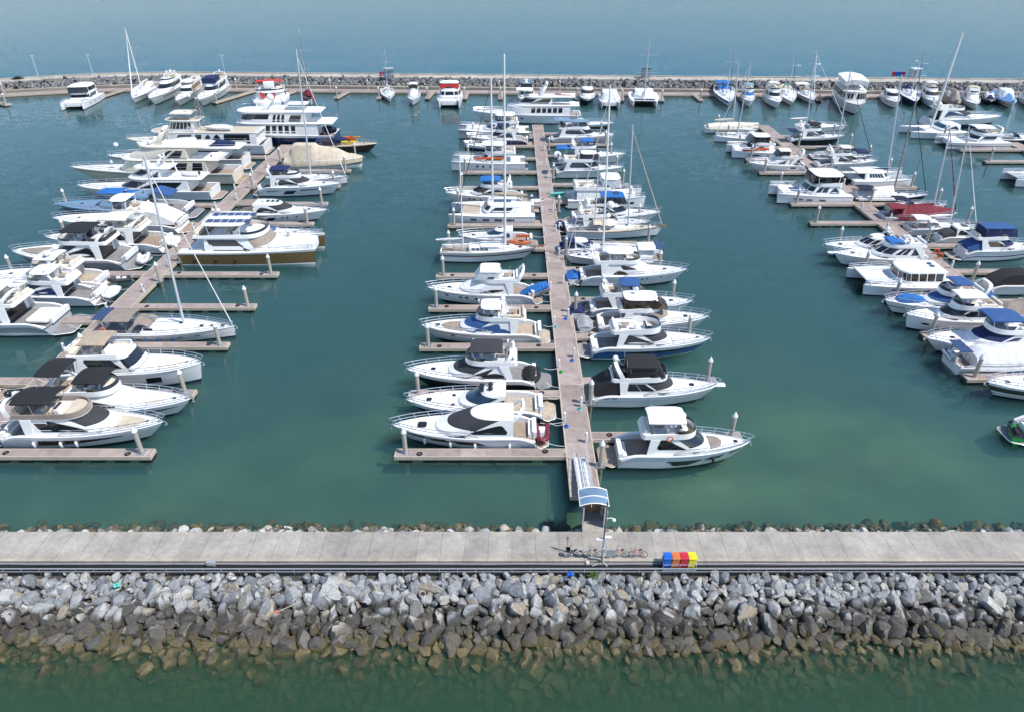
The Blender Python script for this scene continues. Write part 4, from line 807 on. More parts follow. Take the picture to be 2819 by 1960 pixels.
# ------------------------------------------------------------------ floating docks
BOATS = []                                   # (short description, x bow, x stern, y) used to say which pile is which
PAL.update(board=(.335,.265,.24), edge=(.50,.42,.33), concr=(.42,.38,.32), float=(.03,.032,.035), dirty=(.25,.21,.16))
def dockmat():
    m, nt, b = newmat('dock_boards'); N = nt.nodes.new; Lk = nt.links.new; geo = N('ShaderNodeNewGeometry')
    br = N('ShaderNodeTexBrick'); br.offset = 0; br.inputs['Scale'].default_value = 1; br.inputs['Brick Width'].default_value = 2.7; br.inputs['Row Height'].default_value = 2.7; br.inputs['Mortar Size'].default_value = .02
    br.inputs['Color1'].default_value = (.285,.225,.205,1); br.inputs['Color2'].default_value = (.385,.315,.285,1); br.inputs['Mortar'].default_value = (.2,.16,.14,1); Lk(geo.outputs['Position'], br.inputs['Vector'])
    n = N('ShaderNodeTexNoise'); n.inputs['Scale'].default_value = 1.2; n.inputs['Detail'].default_value = 7; Lk(geo.outputs['Position'], n.inputs['Vector'])
    r = N('ShaderNodeMapRange'); r.inputs[1].default_value = .3; r.inputs[2].default_value = .7; r.inputs[3].default_value = .84; r.inputs[4].default_value = 1.14; Lk(n.outputs[0], r.inputs[0])
    x = N('ShaderNodeMix'); x.data_type = 'RGBA'; x.blend_type = 'MULTIPLY'; x.inputs[0].default_value = 1; Lk(br.outputs['Color'], x.inputs[6]); Lk(r.outputs[0], x.inputs[7]); Lk(x.outputs[2], b.inputs['Base Color']); b.inputs['Roughness'].default_value = .8; return m
DK = dockmat()
PILES = []
def finger(root, x0, y0, x1, y1, w, pile=True):
    """one finger berth from the pier (x0,y0) to its tip (x1,y1), in world coordinates"""
    d = Vector((x1-x0,y1-y0,0)); L = d.length; d.normalize(); n = Vector((-d.y,d.x,0)); A = Vector((x0,y0,0)); h = w/2
    def bx(mb, a0, a1, b0, b1, z0, z1, m):
        P = [A+d*a+n*b for a,b in ((a0,b0),(a1,b0),(a1,b1),(a0,b1))]; mb.add([(p.x,p.y,z0) for p in P]+[(p.x,p.y,z1) for p in P],[(3,2,1,0),(4,5,6,7),(0,1,5,4),(1,2,6,5),(2,3,7,6),(3,0,4,7)],m)
    mb = MB(); bx(mb,0,L-.02,-h+.1,h-.1,.42,.60,0); bx(mb,0,L,-h,-h+.097,.2,.63,1); bx(mb,0,L,h-.097,h,.2,.63,1); bx(mb,L-.017,L+.12,-h,h,.2,.63,1)
    a = 1.0
    while a < L-.5: bx(mb,a,a+1.4,-h+.12,h-.12,-.3,.415,2); a += 2.5
    mb.build('finger', [DK, M('edge','deck'), M('float','rubber')], root, 0)
    if pile: p = A+d*(L-1.0); PILES.append((p.x,p.y))
def pier(x0, x1, y0, y1, label, fingers, name='floating_pier'):
    root = empty(name); tag(root, label, 'floating pier'); w = x1-x0; mb = MB()
    mb.box(x0+.15,x1-.15,y0,y1,.40,.60,0); mb.box(x0,x0+.147,y0,y1,.15,.63,1); mb.box(x1-.147,x1,y0,y1,.15,.63,1); mb.box(x0,x1,y0-.12,y0-.003,.15,.63,1)
    y = y0+.5
    while y < y1-2: mb.box(x0+.2,x1-.2,y,y+2.2,-.35,.395,2); y += 3.2
    mb.build('walkway', [DK, M('edge','deck'), M('float','rubber')], root, 0)
    for f in fingers: finger(root, *f)
    return root
cl = [(5.6,55+10.72*k,-12.1+.07*k,55+10.72*k,1.35) for k in range(13)]; cr = [(8.6,57.8+10.62*k,24.6,57.8+10.62*k,1.35) for k in range(13)]
pier(5.6,8.6,48.6,194.5,'long centre pontoon leading from the gangway between two rows of yachts',cl+cr)
lr = [(-54.9,55+10.85*k,-37.6+.12*k,55+10.85*k,1.35) for k in range(11)]; ll = [(-58.1,y,-89 if y > 125 else -80,y,1.6) for y in (68.3,83.4,98.5,113.7,130.2,149.6,163.5)]
pier(-58.1,-54.9,46,174,'pontoon serving the big motor yachts on the side away from the gangway',lr+ll)
rl_ = [(67.6,59.0+10.25*k,55.4,59.0+10.25*k,1.35) for k in range(14)]; rr = [(70.9,68.2+10.4*k,85.2,68.2+10.4*k,1.35) for k in range(12)]
pier(67.6,70.9,50,194,'pontoon with sailing boats and catamarans berthed along both sides',rl_+rr)
pier(125.6,128.8,150,186,'outermost pontoon with two empty finger berths',[(125.6,169.8,110.6,169.8,1.35),(125.6,159.8,110.9,159.8,1.35),(125.6,180,110.8,180,1.35)])
root = empty('floating_pier'); tag(root,'long floating dock running along the foot of the far breakwater','floating pier'); mb = MB()
for ya,yb,za,zb,mi in ((237.5,240.9,.4,.6,0),(237.2,237.497,.1,.63,1),(240.903,241.1,.1,.63,1)):
    mb.grid([[(x,fy(x,ya),za),(x,fy(x,ya),zb),(x,fy(x,yb),zb),(x,fy(x,yb),za)] for x in XS if -250 < x < 260], mi)
mb.build('walkway',[DK,M('edge','deck')],root,0)
FARF = [(241,278,333,250),(235,277,248,252),(590,283,700,250),(640,280,690,250),(735,282,800,258),(925,270,955,254),(1042,271,1055,254),(1175,272,1190,254),(1278,272,1285,256),(1377,272,1380,256),(1488,272,1485,256),(1590,273,1580,256),(1712,277,1708,258),(1822,278,1815,258),(1930,276,1908,258),(2043,277,2030,260),(2150,275,2140,260),(2255,277,2243,262),(2388,268,2370,262),(2505,278,2480,262),(2590,279,2572,262),(2660,281,2640,262),(2765,283,2740,264)]
for px,py,qx,qy in FARF:
    if px in (235,640): continue
    a = ground(px,py,.6); b = ground(qx,qy,.6); finger(root, b[0], fy(b[0],237.4), *a, 1.5)
for px in (37,640,905,1010,1375,1540,2445): x,y = ground(px,250,.6); PILES.append((x,fy(x,241.4)))
a = ground(-30,296,.6); b = ground(-200,250,.6); finger(root,*b,*ground(22,288,.6),2.0)
# piles that pin the pontoons
for y in (52.9,63.6,85.5,105.8,126.6,147,168.4): PILES.append((9.0,y))
for y in (74,95.5,103,119,140,160): PILES.append((-54.35,y+.0))
for y in (70,96,110,131.5,152,172): PILES.append((71.4,y))
# ------------------------------------------------------------------ boats: who lies where
def put(kind, bow, sternx, label, short, name, cat_, grp='boats moored along the pontoons', dy=0, stern=None, **S):
    bx, by, bz = bow
    if stern: X1 = ground(bx,by,bz); X2 = ground(sternx, stern, .4)
    else:
        X1 = ground(bx,by,bz); X1 = (X1[0], X1[1]+dy); X2 = (xat(sternx, X1[1], .4), X1[1])
    if not stern:                                           # keep the hull clear of the finger berths
        Lq = S.get('Lx') or abs(X1[0]-X2[0]); hb = S.get('B', .27*Lq+.3 if kind is sail else .5*Lq if kind is cat else .58*Lq**.72)/2
        for f in cl+cr+lr+ll+rl_+rr:
            if min(X1[0],X2[0]) < max(f[0],f[2])-2 and max(X1[0],X2[0]) > min(f[0],f[2])+2:
                dl = X1[1]-f[1]; need = hb+f[4]/2+.12
                if abs(dl) < need and need-abs(dl) < 2.2:
                    sh = (need-abs(dl))*(1 if dl >= 0 else -1); X1 = (X1[0],X1[1]+sh); X2 = (X2[0],X2[1]+sh); break
    d = Vector((X1[0]-X2[0], X1[1]-X2[1], 0)); L = d.length; rz = math.atan2(d.y,d.x); c = ((X1[0]+X2[0])/2, (X1[1]+X2[1])/2)
    if S.get('Lx'): q = (S['Lx']-L)/2/L*(-1 if S.get('keep') else 1); c = (c[0]-d.x*q, c[1]-d.y*q); L = S['Lx']
    S.setdefault('fb', max(1.2, bz))
    if kind in (motor,): S.setdefault('fs', S['fb']*.84)
    if kind is motor and L > 20 and not stern:
        S['hh'] = S.get('hh',2.0)*1.22; S['fb'] *= 1.08; S['fs'] = max(S['fs'], S['fb']*.84); S['bh'] = S.get('bh',2.15)+.25; S['B'] = S.get('B',5.6)*1.14
    root = empty(name, (*c,0), rz); root['L'] = L
    for k, kk, kx in (('mpy','mh','mpx'),('mpy2','mh2','mpx2')):
        if k in S:
            xw = xat(S[kx], c[1], 2.0)-c[0]; S['mx' if kk == 'mh' else 'mx2'] = xw*cos(rz)/L if abs(sin(rz)) < .3 else S.get('mxf', .1); S[kk] = zat(S[k], c[1]+(0 if abs(sin(rz)) < .3 else S.get('mxf',.1)*L*sin(rz)))
            if S.get('mtx') and kk == 'mh': S['lean'] = (xat(S[kx],c[1],2.0)-xat(S['mtx'],c[1],S[kk]))*cos(rz)
    S['cam_side'] = -1 if cos(rz) > 0 else 1
    kind(root, L, S); tag(root, label, cat_, grp); BOATS.append((short, X1, X2)); del root['L']; return root
def aside(root, o, lx, ly, z, rz=0, label='', cat_='tender', grp=None):
    """a separate thing carried by or moored behind a boat, placed in the boat's own axes"""
    a = root.rotation_euler.z; o.location = (root.location.x+lx*cos(a)-ly*sin(a), root.location.y+lx*sin(a)+ly*cos(a), z); o.rotation_euler = (0,0,a+rz); return tag(o, label, cat_, grp)
def covered_tender(L, W, col, name='covered_tender'):
    r = empty(name); h = Hull(L,W,.7,.55,.4); h.mesh(r,'lgrey','grey'); tarp(r,h,[(0,.25,.3),(.25,.55,.3),(.6,.5,.25),(.98,.05,.05)],col,.25); return r
def lifejackets(n, dx):
    mb = MB()
    for i in range(n):
        x = i*dx+random.uniform(-.05,.05); mb.slab([(x+.2*cos(a),.12*sin(a)) for a in [k*pi/4 for k in range(8)]], random.uniform(0,.1), .5, 0, ed=.05)
    return mb.build('life_jackets', M('orange','cloth'), None, 40)
ARC = [(.44,.93,.24,.80,'arc')]; BAND = [(.44,.95,.34,.80,'slant')]; FIN = [(.43,.93,.28,.82,'fin')]; WED = [(.43,.94,.28,.80,'wedge')]
def panes(n, q0=.50, q1=.94, a=.36, c=.80): return [(q0+(q1-q0)*i/n+.008, q0+(q1-q0)*(i+1)/n-.008, a, c, 'rect') for i in range(n)]
PORTS = [(.55,.585,.5,.68,'port'),(.64,.675,.52,.7,'port'),(.70,.735,.53,.71,'port'),(.83,.865,.58,.74,'port')]
MY, SB, CT = 'motor_yacht', 'sailing_boat', 'catamaran'
# --- centre pontoon, bows pointing west
b = put(motor,(1082,1175,2.0),1511,'white sport yacht with black windscreen cover and maroon inflatable on its stern platform','sport yacht with the maroon inflatable',MY,'yacht',hc='lgrey',fly=False,hx=(-.27,.25),hh=2.05,rk=.25,hw=.43,lf=.2,ws='black',wsq=.51,wz0=.02,wz1=.99,win=[(.53,.93,.20,.70,'arc')],arch=True,ah=.95,asw=-.08,domes='r',hwin=[(.38,.62,.44,.74,'slash'),(.61,.80,.50,.76,'slash'),(.79,.97,.58,.80,'taper')],hgl=('glassbrown','glass'),tk='teak',uc=.25,fend=(.2,.45,.63,.82),stripes=[(.80,.84,'grey'),(.86,1,'white')],plat=.08,fh2=[(.80,.0,.5)],cs='white',cam=.2)
aside(b,rib(3.3,1.7,'maroon','lgrey','black'),-7.6,.1,.42,pi/2,'maroon inflatable tender with black outboard lying across a stern platform','inflatable boat')
b = put(motor,(1125,1085,1.9),1529,'white hardtop cruiser with three small skylights and a black lower hull','hardtop cruiser with three skylights',MY,'yacht',dy=.2,hc='white',stripes=[(.07,.62,'black')],boot='black',hx=(-.16,.17),hh=1.7,rk=.18,ws='gb',wsq=.44,wz0=.1,win=[(.5,.93,.2,.74,'fin')],hatch=[(-.0,.12,.25,.3),(-.0,0,.25,.3),(-.0,-.12,.25,.3)],domes2='kk',uc=.3,tk='lteak',plat=.09,fh2=[(.84,0,.3),(.66,.9,.2),(.66,-.9,.2)],cs='white',cam=.2,rk2=0)
b = put(motor,(1122,1016,2.0),1519,'black hulled flybridge yacht with black folding awning and black windscreen cover','yacht with black awning over black hull',MY,'yacht',dy=.1,stripes=[(.07,.66,'black')],boot='black',hx=(-.2,.23),rk=.15,ws='black',wsq=.48,win=[(.5,.68,.25,.72,'wedge'),(.6,.97,.02,.42,'arc')],fly=True,fx=(-.26,.1),bim='charcoal',bx=(-.16,.06),bh=2.0,arch=True,domes='r',swoop=.2,sc='offwhite',pe='charcoal',tk='greyteak',plat=.11)
aside(b,covered_tender(3.6,1.8,'black'),-6.3,.2,.75,pi/2,'black covered tender with yellow straps on the stern of the black awning yacht','tender')
b = put(motor,(1162,899,2.0),1515,'cream white flybridge yacht with bright blue window covers and teak foredeck','yacht with bright blue window covers',MY,'yacht',hc='offwhite',hx=(-.2,.22),rk=.15,ws='mblue',gl=('mblue','cloth'),win=[(.42,.80,.2,.72,'arc'),(.66,.98,-.05,.35,'arc')],fly=True,fx=(-.31,.08),bim='white',bx=(-.14,.04),bk='gel',bh=1.9,bc=.12,domes='dr',asw=.02,ax=.16,swoop=.7,sc='beige',fdk=('teak','teak'),fdku=(.66,.84),fh2=[(.87,0,.3)],hwin=[(.42,.435,.35,.62,'port'),(.45,.465,.35,.62,'port'),(.48,.495,.35,.62,'port'),(.75,.775,.55,.75,'port')],hgl=('glassbrown','glass'),stripes=[(.76,.80,'dbrown')],tk='lteak',fend=(.3,.6))
b = put(motor,(1179,791,2.1),1493,'white flybridge yacht with small white awning and long blue cover over its stern tender','white yacht with a long blue tender cover',MY,'yacht',hx=(-.22,.24),hw=.42,rk=.17,ws='white',wsq=.46,win=[(.52,.88,.12,.40,'fin')],fly=True,fx=(-.3,.06),bim='white',bx=(-.13,.04),bh=1.95,encl='lgrey',domes='r',swoop=.3,ax=.02,sc='offwhite',hwin=PORTS+[(.40,.43,.4,.7)],gl=('glassbrown','glass'),fend=(.3,.45,.55),stripes=[(.78,.815,'charcoal')])
c = covered_tender(4.6,1.7,'blue'); aside(b,c,-7.2,-.3,1.1,.2,'long tender under a bright blue cover hung at a white yacht stern','tender'); c.rotation_euler.y = radians(18)
b = put(sail,(1476,675,1.7),1216,'cream ketch with dark red hull band, two masts and orange kayak','ketch with the dark red band',SB,'sailing boat',dy=-.6,hc='offwhite',stripes=[(.60,.72,'maroon'),(.93,.97,'wood')],B=4.2,fb=2.1,fs=1.75,full=2.2,rake=2.2,capc='cream',mpx=1391,mpy=150,mpx2=1275,mpy2=424,jib=None,sc2='lgrey',sc3='lgrey',bl=.3,bl2=.28,sprit=1.7,spray=None,hx=(-.20,.30),hh=.6,win=panes(4,.55,.95,.3,.8),hat=(.1,.2,.33),mr=.16,hwin=[],bim=None,tk='teak',mc='white')
mb = MB(); mb.slab(rrect(-1.4,1.9,1.2,.5,5),2.45,.1,0,.1); mb.build('pilothouse_roof',M('white'),b); mb = MB(); mb.slab(rrect(-1.1,1.5,.95,.4,5),1.7,.76); o = mb.build('pilothouse',M('wood','deck'),b)
k = empty('kayak'); h = Hull(4.2,.85,.45,.42,.9,full=2,tw=.25); h.mesh(k,'borange','borange',(),'borange'); h.deck(k,.03,.98,.02,.1,M('borange','rubber')); mb = MB(); mb.slab(oval(-.5,.5,.22,.4,5),.42,.1); mb.build('seat_well',M('black','rubber'),k); aside(b,k,5.4,.9,2.25,-.25,'orange red kayak lashed on the bow rail of the ketch','kayak')
b = put(motor,(1263,648,1.9),1481,'white hardtop cruiser behind the ketch with orange life jackets on its rail','hardtop cruiser behind the ketch',MY,'yacht',hx=(-.18,.2),rk=.17,ws='gb',win=[(.5,.9,.25,.75,'arc')],gl=('glassblue','glass'),domes2='d',hatch=[(-.02,0,.35,.25)],hwin=[(.3,.42,.4,.75,'arc')],uc=.28)
aside(b,lifejackets(7,.33),-5.2,1.75,2.1,0,'row of orange life jackets hung on the rail of a hardtop cruiser','life jackets')
b = put(cat,(1233,600,1.9),1486,'large white sailing catamaran with teak foredeck and tan sail cover','sailing catamaran with the tan sail cover',CT,'catamaran',dy=4.2,B=8.4,hc='lgrey',hx=(-.24,.14),hh=1.55,hw=.33,lf=.08,rk=.06,ws='glass',win=[(.5,.93,.15,.72,'slant')],bdx=.18,fd='lteak',fdx=.36,hwin=[(.24,.33,.5,.72),(.38,.47,.5,.72),(.53,.61,.5,.72),(.68,.75,.5,.72)],fly=False,mpx=1357,mpy=215,sc2='tan',bl=.38,bf=0,mr=.2,mc='white',jib='black',jr=.07,plat=.06,ant=0,rail=False,scr2=.38,bz=.9)
mb = MB()
for i in range(6): mb.box(-1.6+i*.55,-1.1+i*.55,-1.1,-.3,0,.04)
p_ = mb.build('solar_panel',M('navy','solar'),b,0); p_.location = (-1.5,0,3.72); p_.rotation_euler = (0,0,pi)
b = put(motor,(1228,530,2.1),1456,'white flybridge yacht with a bright blue rolled awning and oval portholes','yacht with the bright blue rolled awning',MY,'yacht',hx=(-.22,.22),rk=.15,ws='black',win=[(.45,.97,.18,.74,'arc')],fly=True,fx=(-.3,.08),bim='blue',bx=(-.16,.08),bh=1.5,bc=.35,bv=.3,domes='r',hwin=PORTS,swoop=.3,sc='cream')
aside(b,rib(2.8,1.6,'lgrey','lgrey','grey'),-9.7,.6,.05,.3,'pale grey inflatable floating between a yacht stern and the centre pontoon','inflatable boat')
aside(b,jetski('lgrey','charcoal'),-9.0,-1.9,.1,1.4,'small white water scooter floating at the stern of the blue awning yacht','jet ski')
b = put(cat,(1243,437,2.2),1453,'white charter power catamaran with orange life jackets along its cabin side','charter catamaran with life jackets',CT,'catamaran',dy=.2,B=6.6,hc='lgrey',hx=(-.22,.13),hh=1.9,hw=.36,lf=.09,rk=.08,win=[(.45,.95,.25,.75,'slant')],fly=True,fx=(-.34,.06),bim='white',bx=(-.22,.10),bh=2.1,bk='gel',bc=.1,arch=False,plat=.04,pad='cream',hwin=[(.45,.48,.5,.7),(.55,.58,.5,.7),(.63,.66,.5,.7)],fd='offwhite',swoop=.1)
aside(b,lifejackets(22,.31),-3.6,2.75,2.6,0,'long row of orange life jackets along the catamaran cabin','life jackets')
b = put(motor,(1288,377,2.2),1466,'white flybridge yacht with dark navy hull and small navy awning','navy hulled yacht with small navy awning',MY,'yacht',stripes=[(.07,.82,'navy')],hx=(-.22,.2),rk=.14,win=ARC,fly=True,fx=(-.3,.08),bim='navy',bx=(-.14,.05),bh=1.6,domes='d')
b = put(motor,(1282,398,1.7),1400,'small white day cruiser with navy bow moored behind the charter catamaran','small day cruiser with navy bow',MY,'motor boat',stripes=[(.07,.6,'navy')],hx=(-.1,.15),hh=1.0,rk=.15)
b = put(cat,(1262,352,2.4),1466,'broad white power catamaran with rounded white hardtop and grey hull sides','power catamaran with the rounded hardtop',CT,'catamaran',dy=.5,B=7.5,hc='grey',hx=(-.22,.16),hh=2.0,hw=.38,lf=.13,rk=.1,win=[(.44,.95,.3,.72,'slant')],gl=('glassblue','glass'),ws='gb',fly=True,fx=(-.3,.02),bim='white',bx=(-.26,.0),bh=2.2,bk='gel',bc=.16,arch=False,plat=.05,swoop=.1)
b = put(big,(1300,309,3.0),1610,'three deck white superyacht moored across the end of the centre pontoon','three deck superyacht at the pontoon end',MY,'superyacht',dy=1.5,B=6.8,tiers=[(-.36,.20,.42,2.0,panes(6,.56,.92,.3,.75),.01,.16,(-.44,.14,.44,.3)),(-.20,.10,.36,1.8,[(.42,.95,.3,.8,'slant')],.08,.16,(-.40,.05,.38,.25))],wsh={1:1},hwin=PORTS,fs=2.3,ud='offwhite')
arch(b,-2.6,2.0,6.5,10.0,-2.2,'white',.5,'dDd'); sheet(b,-1.0,3.6,1.8,8.9,'white',.15,.2,'canopy',6.6)
aside(b,rib(4.6,1.9,'maroon','lgrey','lgrey'),-9.5,-.6,6.75,0,'dark red inflatable tender stowed on the top deck of the superyacht','inflatable boat')
# --- centre pontoon, bows pointing east
b = put(motor,(2060,1212,2.2),1645,'white flybridge yacht with a plain white awning and brown tinted coaming nearest the gangway','white awning yacht nearest the gangway',MY,'yacht',hc='lgrey',top='white',hx=(-.17,.24),hh=1.85,rk=.14,ws='glass',wsq=.42,win=[(.49,.96,.30,.86,'slant')],fly=True,fx=(-.24,.13),bim='white',bx=(-.20,.04),bh=2.15,bc=.22,scr='brown',sc='offwhite',domes='',arch=False,hwin=[(.38,.66,.22,.60,'drop'),(.68,.84,.46,.66,'slash'),(.87,.97,.62,.78,'taper')],stripes=[(.86,1,'white')],pad='taupe',padu=(.70,.79),tk='teak',pe='beige',plat=.12,fs=1.85,uc=.27,fend=(.76,),fcol='charcoal',cs='offwhite',swoop=.25,boot='black')
dome(b,.6,.4,4.9,.38); mb = MB(); mb.tube([(.28*cos(a),.0,.28*sin(a)) for a in [i*pi/8 for i in range(16)]],.06,0,6,closed=True); aside(b,mb.build('life_ring',M('borange','rubber')),-1.0,-1.95,4.1,0,'orange life ring on the flybridge of the white awning yacht','life ring')
b = put(motor,(1971,1052,2.0),1603,'white flybridge cruiser wholly enclosed in black canvas with long bow pulpit','cruiser enclosed in black canvas',MY,'yacht',dy=.2,Lx=15.7,hc='lgrey',stripes=[(.68,1,'white')],boot='black',hx=(-.20,.21),hh=1.7,rk=.13,ws='black',wsq=.47,win=[(.5,.72,.3,.8,'rect'),(.735,.95,.3,.8,'rect')],fly=True,fx=(-.30,.12),bim='black',bx=(-.19,.04),bh=2.1,encl='black',bc=.15,bv=.3,domes='d',ah=1.9,ax=.09,asw=-.06,sc='charcoal',plat=.06,uc=.24,cc='black',cch=.12,hwin=[(.1,.14,.80,.86),(.16,.2,.80,.86)],ant=2)
mb = MB(); mb.slab(rrect(7.0,8.8,.4,.2,3),1.95,.12); mb.build('bow_pulpit',M('white'),b)
b = put(motor,(1951,927,2.1),1588,'white flybridge yacht with bright blue hull sides and grey swim platform','yacht with bright blue hull sides',MY,'yacht',hc='white',stripes=[(.07,.70,'mblue')],boot='white',hx=(-.19,.22),hh=1.75,rk=.14,ws='black',wsq=.44,win=[(.47,.97,.16,.84,'arc')],gl=('charcoal','cloth'),fly=True,fx=(-.26,.12),fh=.7,scr='gb',sh=.4,bim=None,arch=False,sc='white',hwin=[(.30,.54,.40,.68,'slash'),(.55,.93,.46,.70,'taper')],pad='offwhite',padu=(.68,.78),tk='greyteak',plat=.10,dk='white')
b = put(motor,(1949,873,2.0),1620,'white enclosed hardtop yacht with brown canvas windscreen and quarter covers','enclosed hardtop yacht with brown covers',MY,'yacht',hx=(-.21,.2),hh=1.65,rk=.12,ws='taupe',wsq=.44,win=[(.47,.74,.1,.40,'fin')],gl=('taupe','cloth'),fly=True,fx=(-.27,.07),bim='white',bx=(-.23,.05),bk='gel',bh=2.0,bc=.22,encl='glassbrown',ex=1.6,arch=False,domes='',sc='cream',hc='lgrey',stripes=[(.8,1,'white')])
dome(b,-2.0,0,5.8,.3); aside(b,covered_tender(3.4,1.9,'grey'),-8.6,.3,.3,pi/2,'tender under a lumpy grey cover behind the brown covered yacht','tender')
b = put(motor,(1903,826,1.9),1600,'white flybridge yacht with navy blue awning and navy windscreen cover','yacht with navy awning and windscreen cover',MY,'yacht',hx=(-.2,.2),rk=.14,ws='navy',win=FIN,fly=True,fx=(-.34,.06),bim='mblue',bx=(-.17,.0),bh=1.9,domes='rd',sc='cream',swoop=.2)
aside(b,covered_tender(3.3,2.0,'navy'),-8.4,-.3,.3,pi/2,'tender under a dark navy cover at the edge of the centre pontoon','tender')
b = put(motor,(1888,741,2.1),1573,'white flybridge yacht with a white fly awning and bright blue tender cover at its stern','white yacht with a bright blue stern tender',MY,'yacht',hc='lgrey',stripes=[(.74,1,'white')],hx=(-.22,.22),rk=.15,ws=None,wsq=.36,win=[(.40,.62,.50,.86,'arc'),(.62,.86,.05,.40,'arc')],gl=('glassbrown','glass'),fly=True,fx=(-.32,.09),bim='white',bx=(-.22,.02),bh=1.9,bk='gel',bc=.12,scr='brown',domes='rr',ax=.03,hwin=[(.58,.605,.6,.72,'port'),(.63,.655,.6,.72,'port'),(.76,.785,.64,.76,'port')],sc='cream',swoop=.2)
aside(b,covered_tender(3.4,2.1,'blue'),-8.5,.2,.45,pi/2,'lumpy bright blue cover over a tender beside the centre pontoon','tender')
b = put(sail,(1558,705,1.5),1818,'sailing boat under a long grey awning with solar panels on its stern frame','sailing boat under the long grey awning',SB,'sailing boat',dy=.4,mpx=1660,mpy=235,mtx=1680,sc2='lgrey',jib='lgrey',jr=.08,spanel=1,bim='lgrey',tarp=[(.10,1.3,1.2),(.3,1.5,1.2),(.62,1.4,1.0),(.64,.2,.3)],tarpc='lgrey',spray='mblue',mr=.15,mc='white',hc='offwhite')
b = put(motor,(1690,685,1.5),1556,'small white motor boat with navy canvas over its cockpit','small motor boat with navy canvas',MY,'motor boat',dy=1.5,Lx=10,hx=(-.15,.22),hh=1.2,rk=.16,ws='navy',cc='navy',win=[(.45,.9,.2,.8,'wedge')],gl=('navy','cloth'),bim='navy')
b = put(sail,(1825,623,1.8),1559,'white sailing yacht with timber rails and a small pale tent over the deck','sailing yacht with the small pale deck tent',SB,'sailing boat',stripes=[(.86,.95,'tan')],capc='tan',dk='cream',mpx=1729,mpy=345,mtx=1742,mpx2=1637,mpy2=430,jib='beige',sc2=None,sc3=None,boom=True,sprit=.8,B=4.3,spray='beige',bim=None,dkk='teak')
mb = MB(); mb.lathe((-1.2,0,2.2),[(1.7,.2),(1.6,.4),(.8,.75),(.05,1.0)],8); mb.build('deck_tent',M('cream','cloth'),b)
b = put(motor,(1787,609,1.7),1536,'white low sport yacht with wrapped flybridge and tinted wedge windows','sport yacht with the wrapped flybridge',MY,'yacht',hx=(-.2,.2),hh=1.5,rk=.14,ws='glass',win=FIN,fly=True,fx=(-.3,.06),arch=True,domes='d',sc='cream',bim=None)
dome(b,1.0,0,4.2,.8,'offwhite','flybridge_cover'); aside(b,rib(3.2,1.7,'navy','charcoal','black'),-7.9,.3,.38,pi/2,'dark blue inflatable across the platform of the wrapped flybridge yacht','inflatable boat')
b = put(motor,(1816,583,2.1),1555,'white pilothouse boat with bright blue canopy carrying two solar panels','pilothouse boat with the blue solar canopy',MY,'yacht',hc='offwhite',hx=(-.16,.18),hh=1.8,rk=.1,win=BAND,fly=True,fx=(-.3,.1),bim='blue',bx=(-.14,.10),bh=2.1,bv=.2,encl='glass',arch=False,domes='',solar=[(.02,.08,.55,.45),(.02,-.08,.55,.45)],sc='offwhite',rake=2.2)
b = put(cat,(1772,530,2.4),1554,'white passenger catamaran with a tall white canvas sided upper deck','passenger catamaran with the tall white upper deck',CT,'catamaran',B=6.4,hx=(-.36,.1),hh=1.9,hw=.42,lf=.08,rk=.05,win=[],ws='lgrey',fly=True,fx=(-.40,.12),bim='white',bx=(-.06,.18),bh=2.3,bk='gel',bc=.1,encl='lgrey',ex=.2,arch=False,plat=.03,swoop=.0,hwin=[(.8,.86,.4,.6)])
mb = MB(); h = Hull(3.6,.8,.2,.18,.4,full=2,tw=.3); k = empty('paddle_board'); h.mesh(k,'teal','teal',(),'teal'); h.deck(k,.02,.98,.01,.02,M('teal','gel')); aside(b,k,-8.9,2.6,1.2,.3,'turquoise paddle board stowed on a stern beside the centre pontoon','paddle board')
b = put(motor,(1714,457,2.1),1521,'white three level yacht with wide dark side glazing and black top house','yacht with wide dark glazing and black top house',MY,'yacht',Lx=16,hx=(-.30,.2),hh=1.8,hw=.44,rk=.1,win=[(.46,.97,.3,.85,'slant')],ws='glass',hc='offwhite',fly=True,fx=(-.34,.12),bim='white',bx=(-.10,.12),bh=1.9,bk='gel',bc=.12,encl='charcoal',ex=1.0,arch=False,domes='d',swoop=.0)
aside(b,rib(3.0,1.6,'lgrey','lgrey','black'),-6.6,.0,4.4,pi/2,'small grey inflatable carried on the upper aft deck of a yacht','inflatable boat')
b = put(motor,(1717,416,2.1),1518,'white flybridge yacht shaded by two bright blue awnings','flybridge yacht with two bright blue awnings',MY,'yacht',hx=(-.16,.2),rk=.14,ws='black',win=FIN,fly=True,fx=(-.26,.1),bim='blue',bx=(-.12,.05),bh=1.9,domes='d')
sheet(b,-7.6,-3.2,1.9,3.6,'blue',.2,.14,'canopy',1.4)
b = put(motor,(1689,370,2.4),1502,'tall explorer yacht with grey hull and slate blue folding awnings','grey hulled explorer yacht with slate awnings',MY,'yacht',fs=2.0,hc='grey',stripes=[(.80,1,'white')],rake=.4,full=3.2,hx=(-.28,.24),hh=1.9,hw=.4,rk=.1,win=BAND,fly=True,fx=(-.32,.12),bim='steelblue',bx=(-.14,.12),bh=2.0,encl=None,domes='d',ac='charcoal',sc='offwhite',bv=.2)
sheet(b,-6.6,-2.6,1.9,6.0,'steelblue',.2,.14,'canopy',4.0); EXPL = b
b = put(motor,(1688,338,1.7),1580,'low white speedboat with dark underside lying behind the grey explorer yacht','low speedboat behind the grey explorer',MY,'motor boat',Lx=14,stripes=[(.07,.6,'charcoal')],hx=(-.2,.12),hh=1.1,rk=.2,ws='glass')
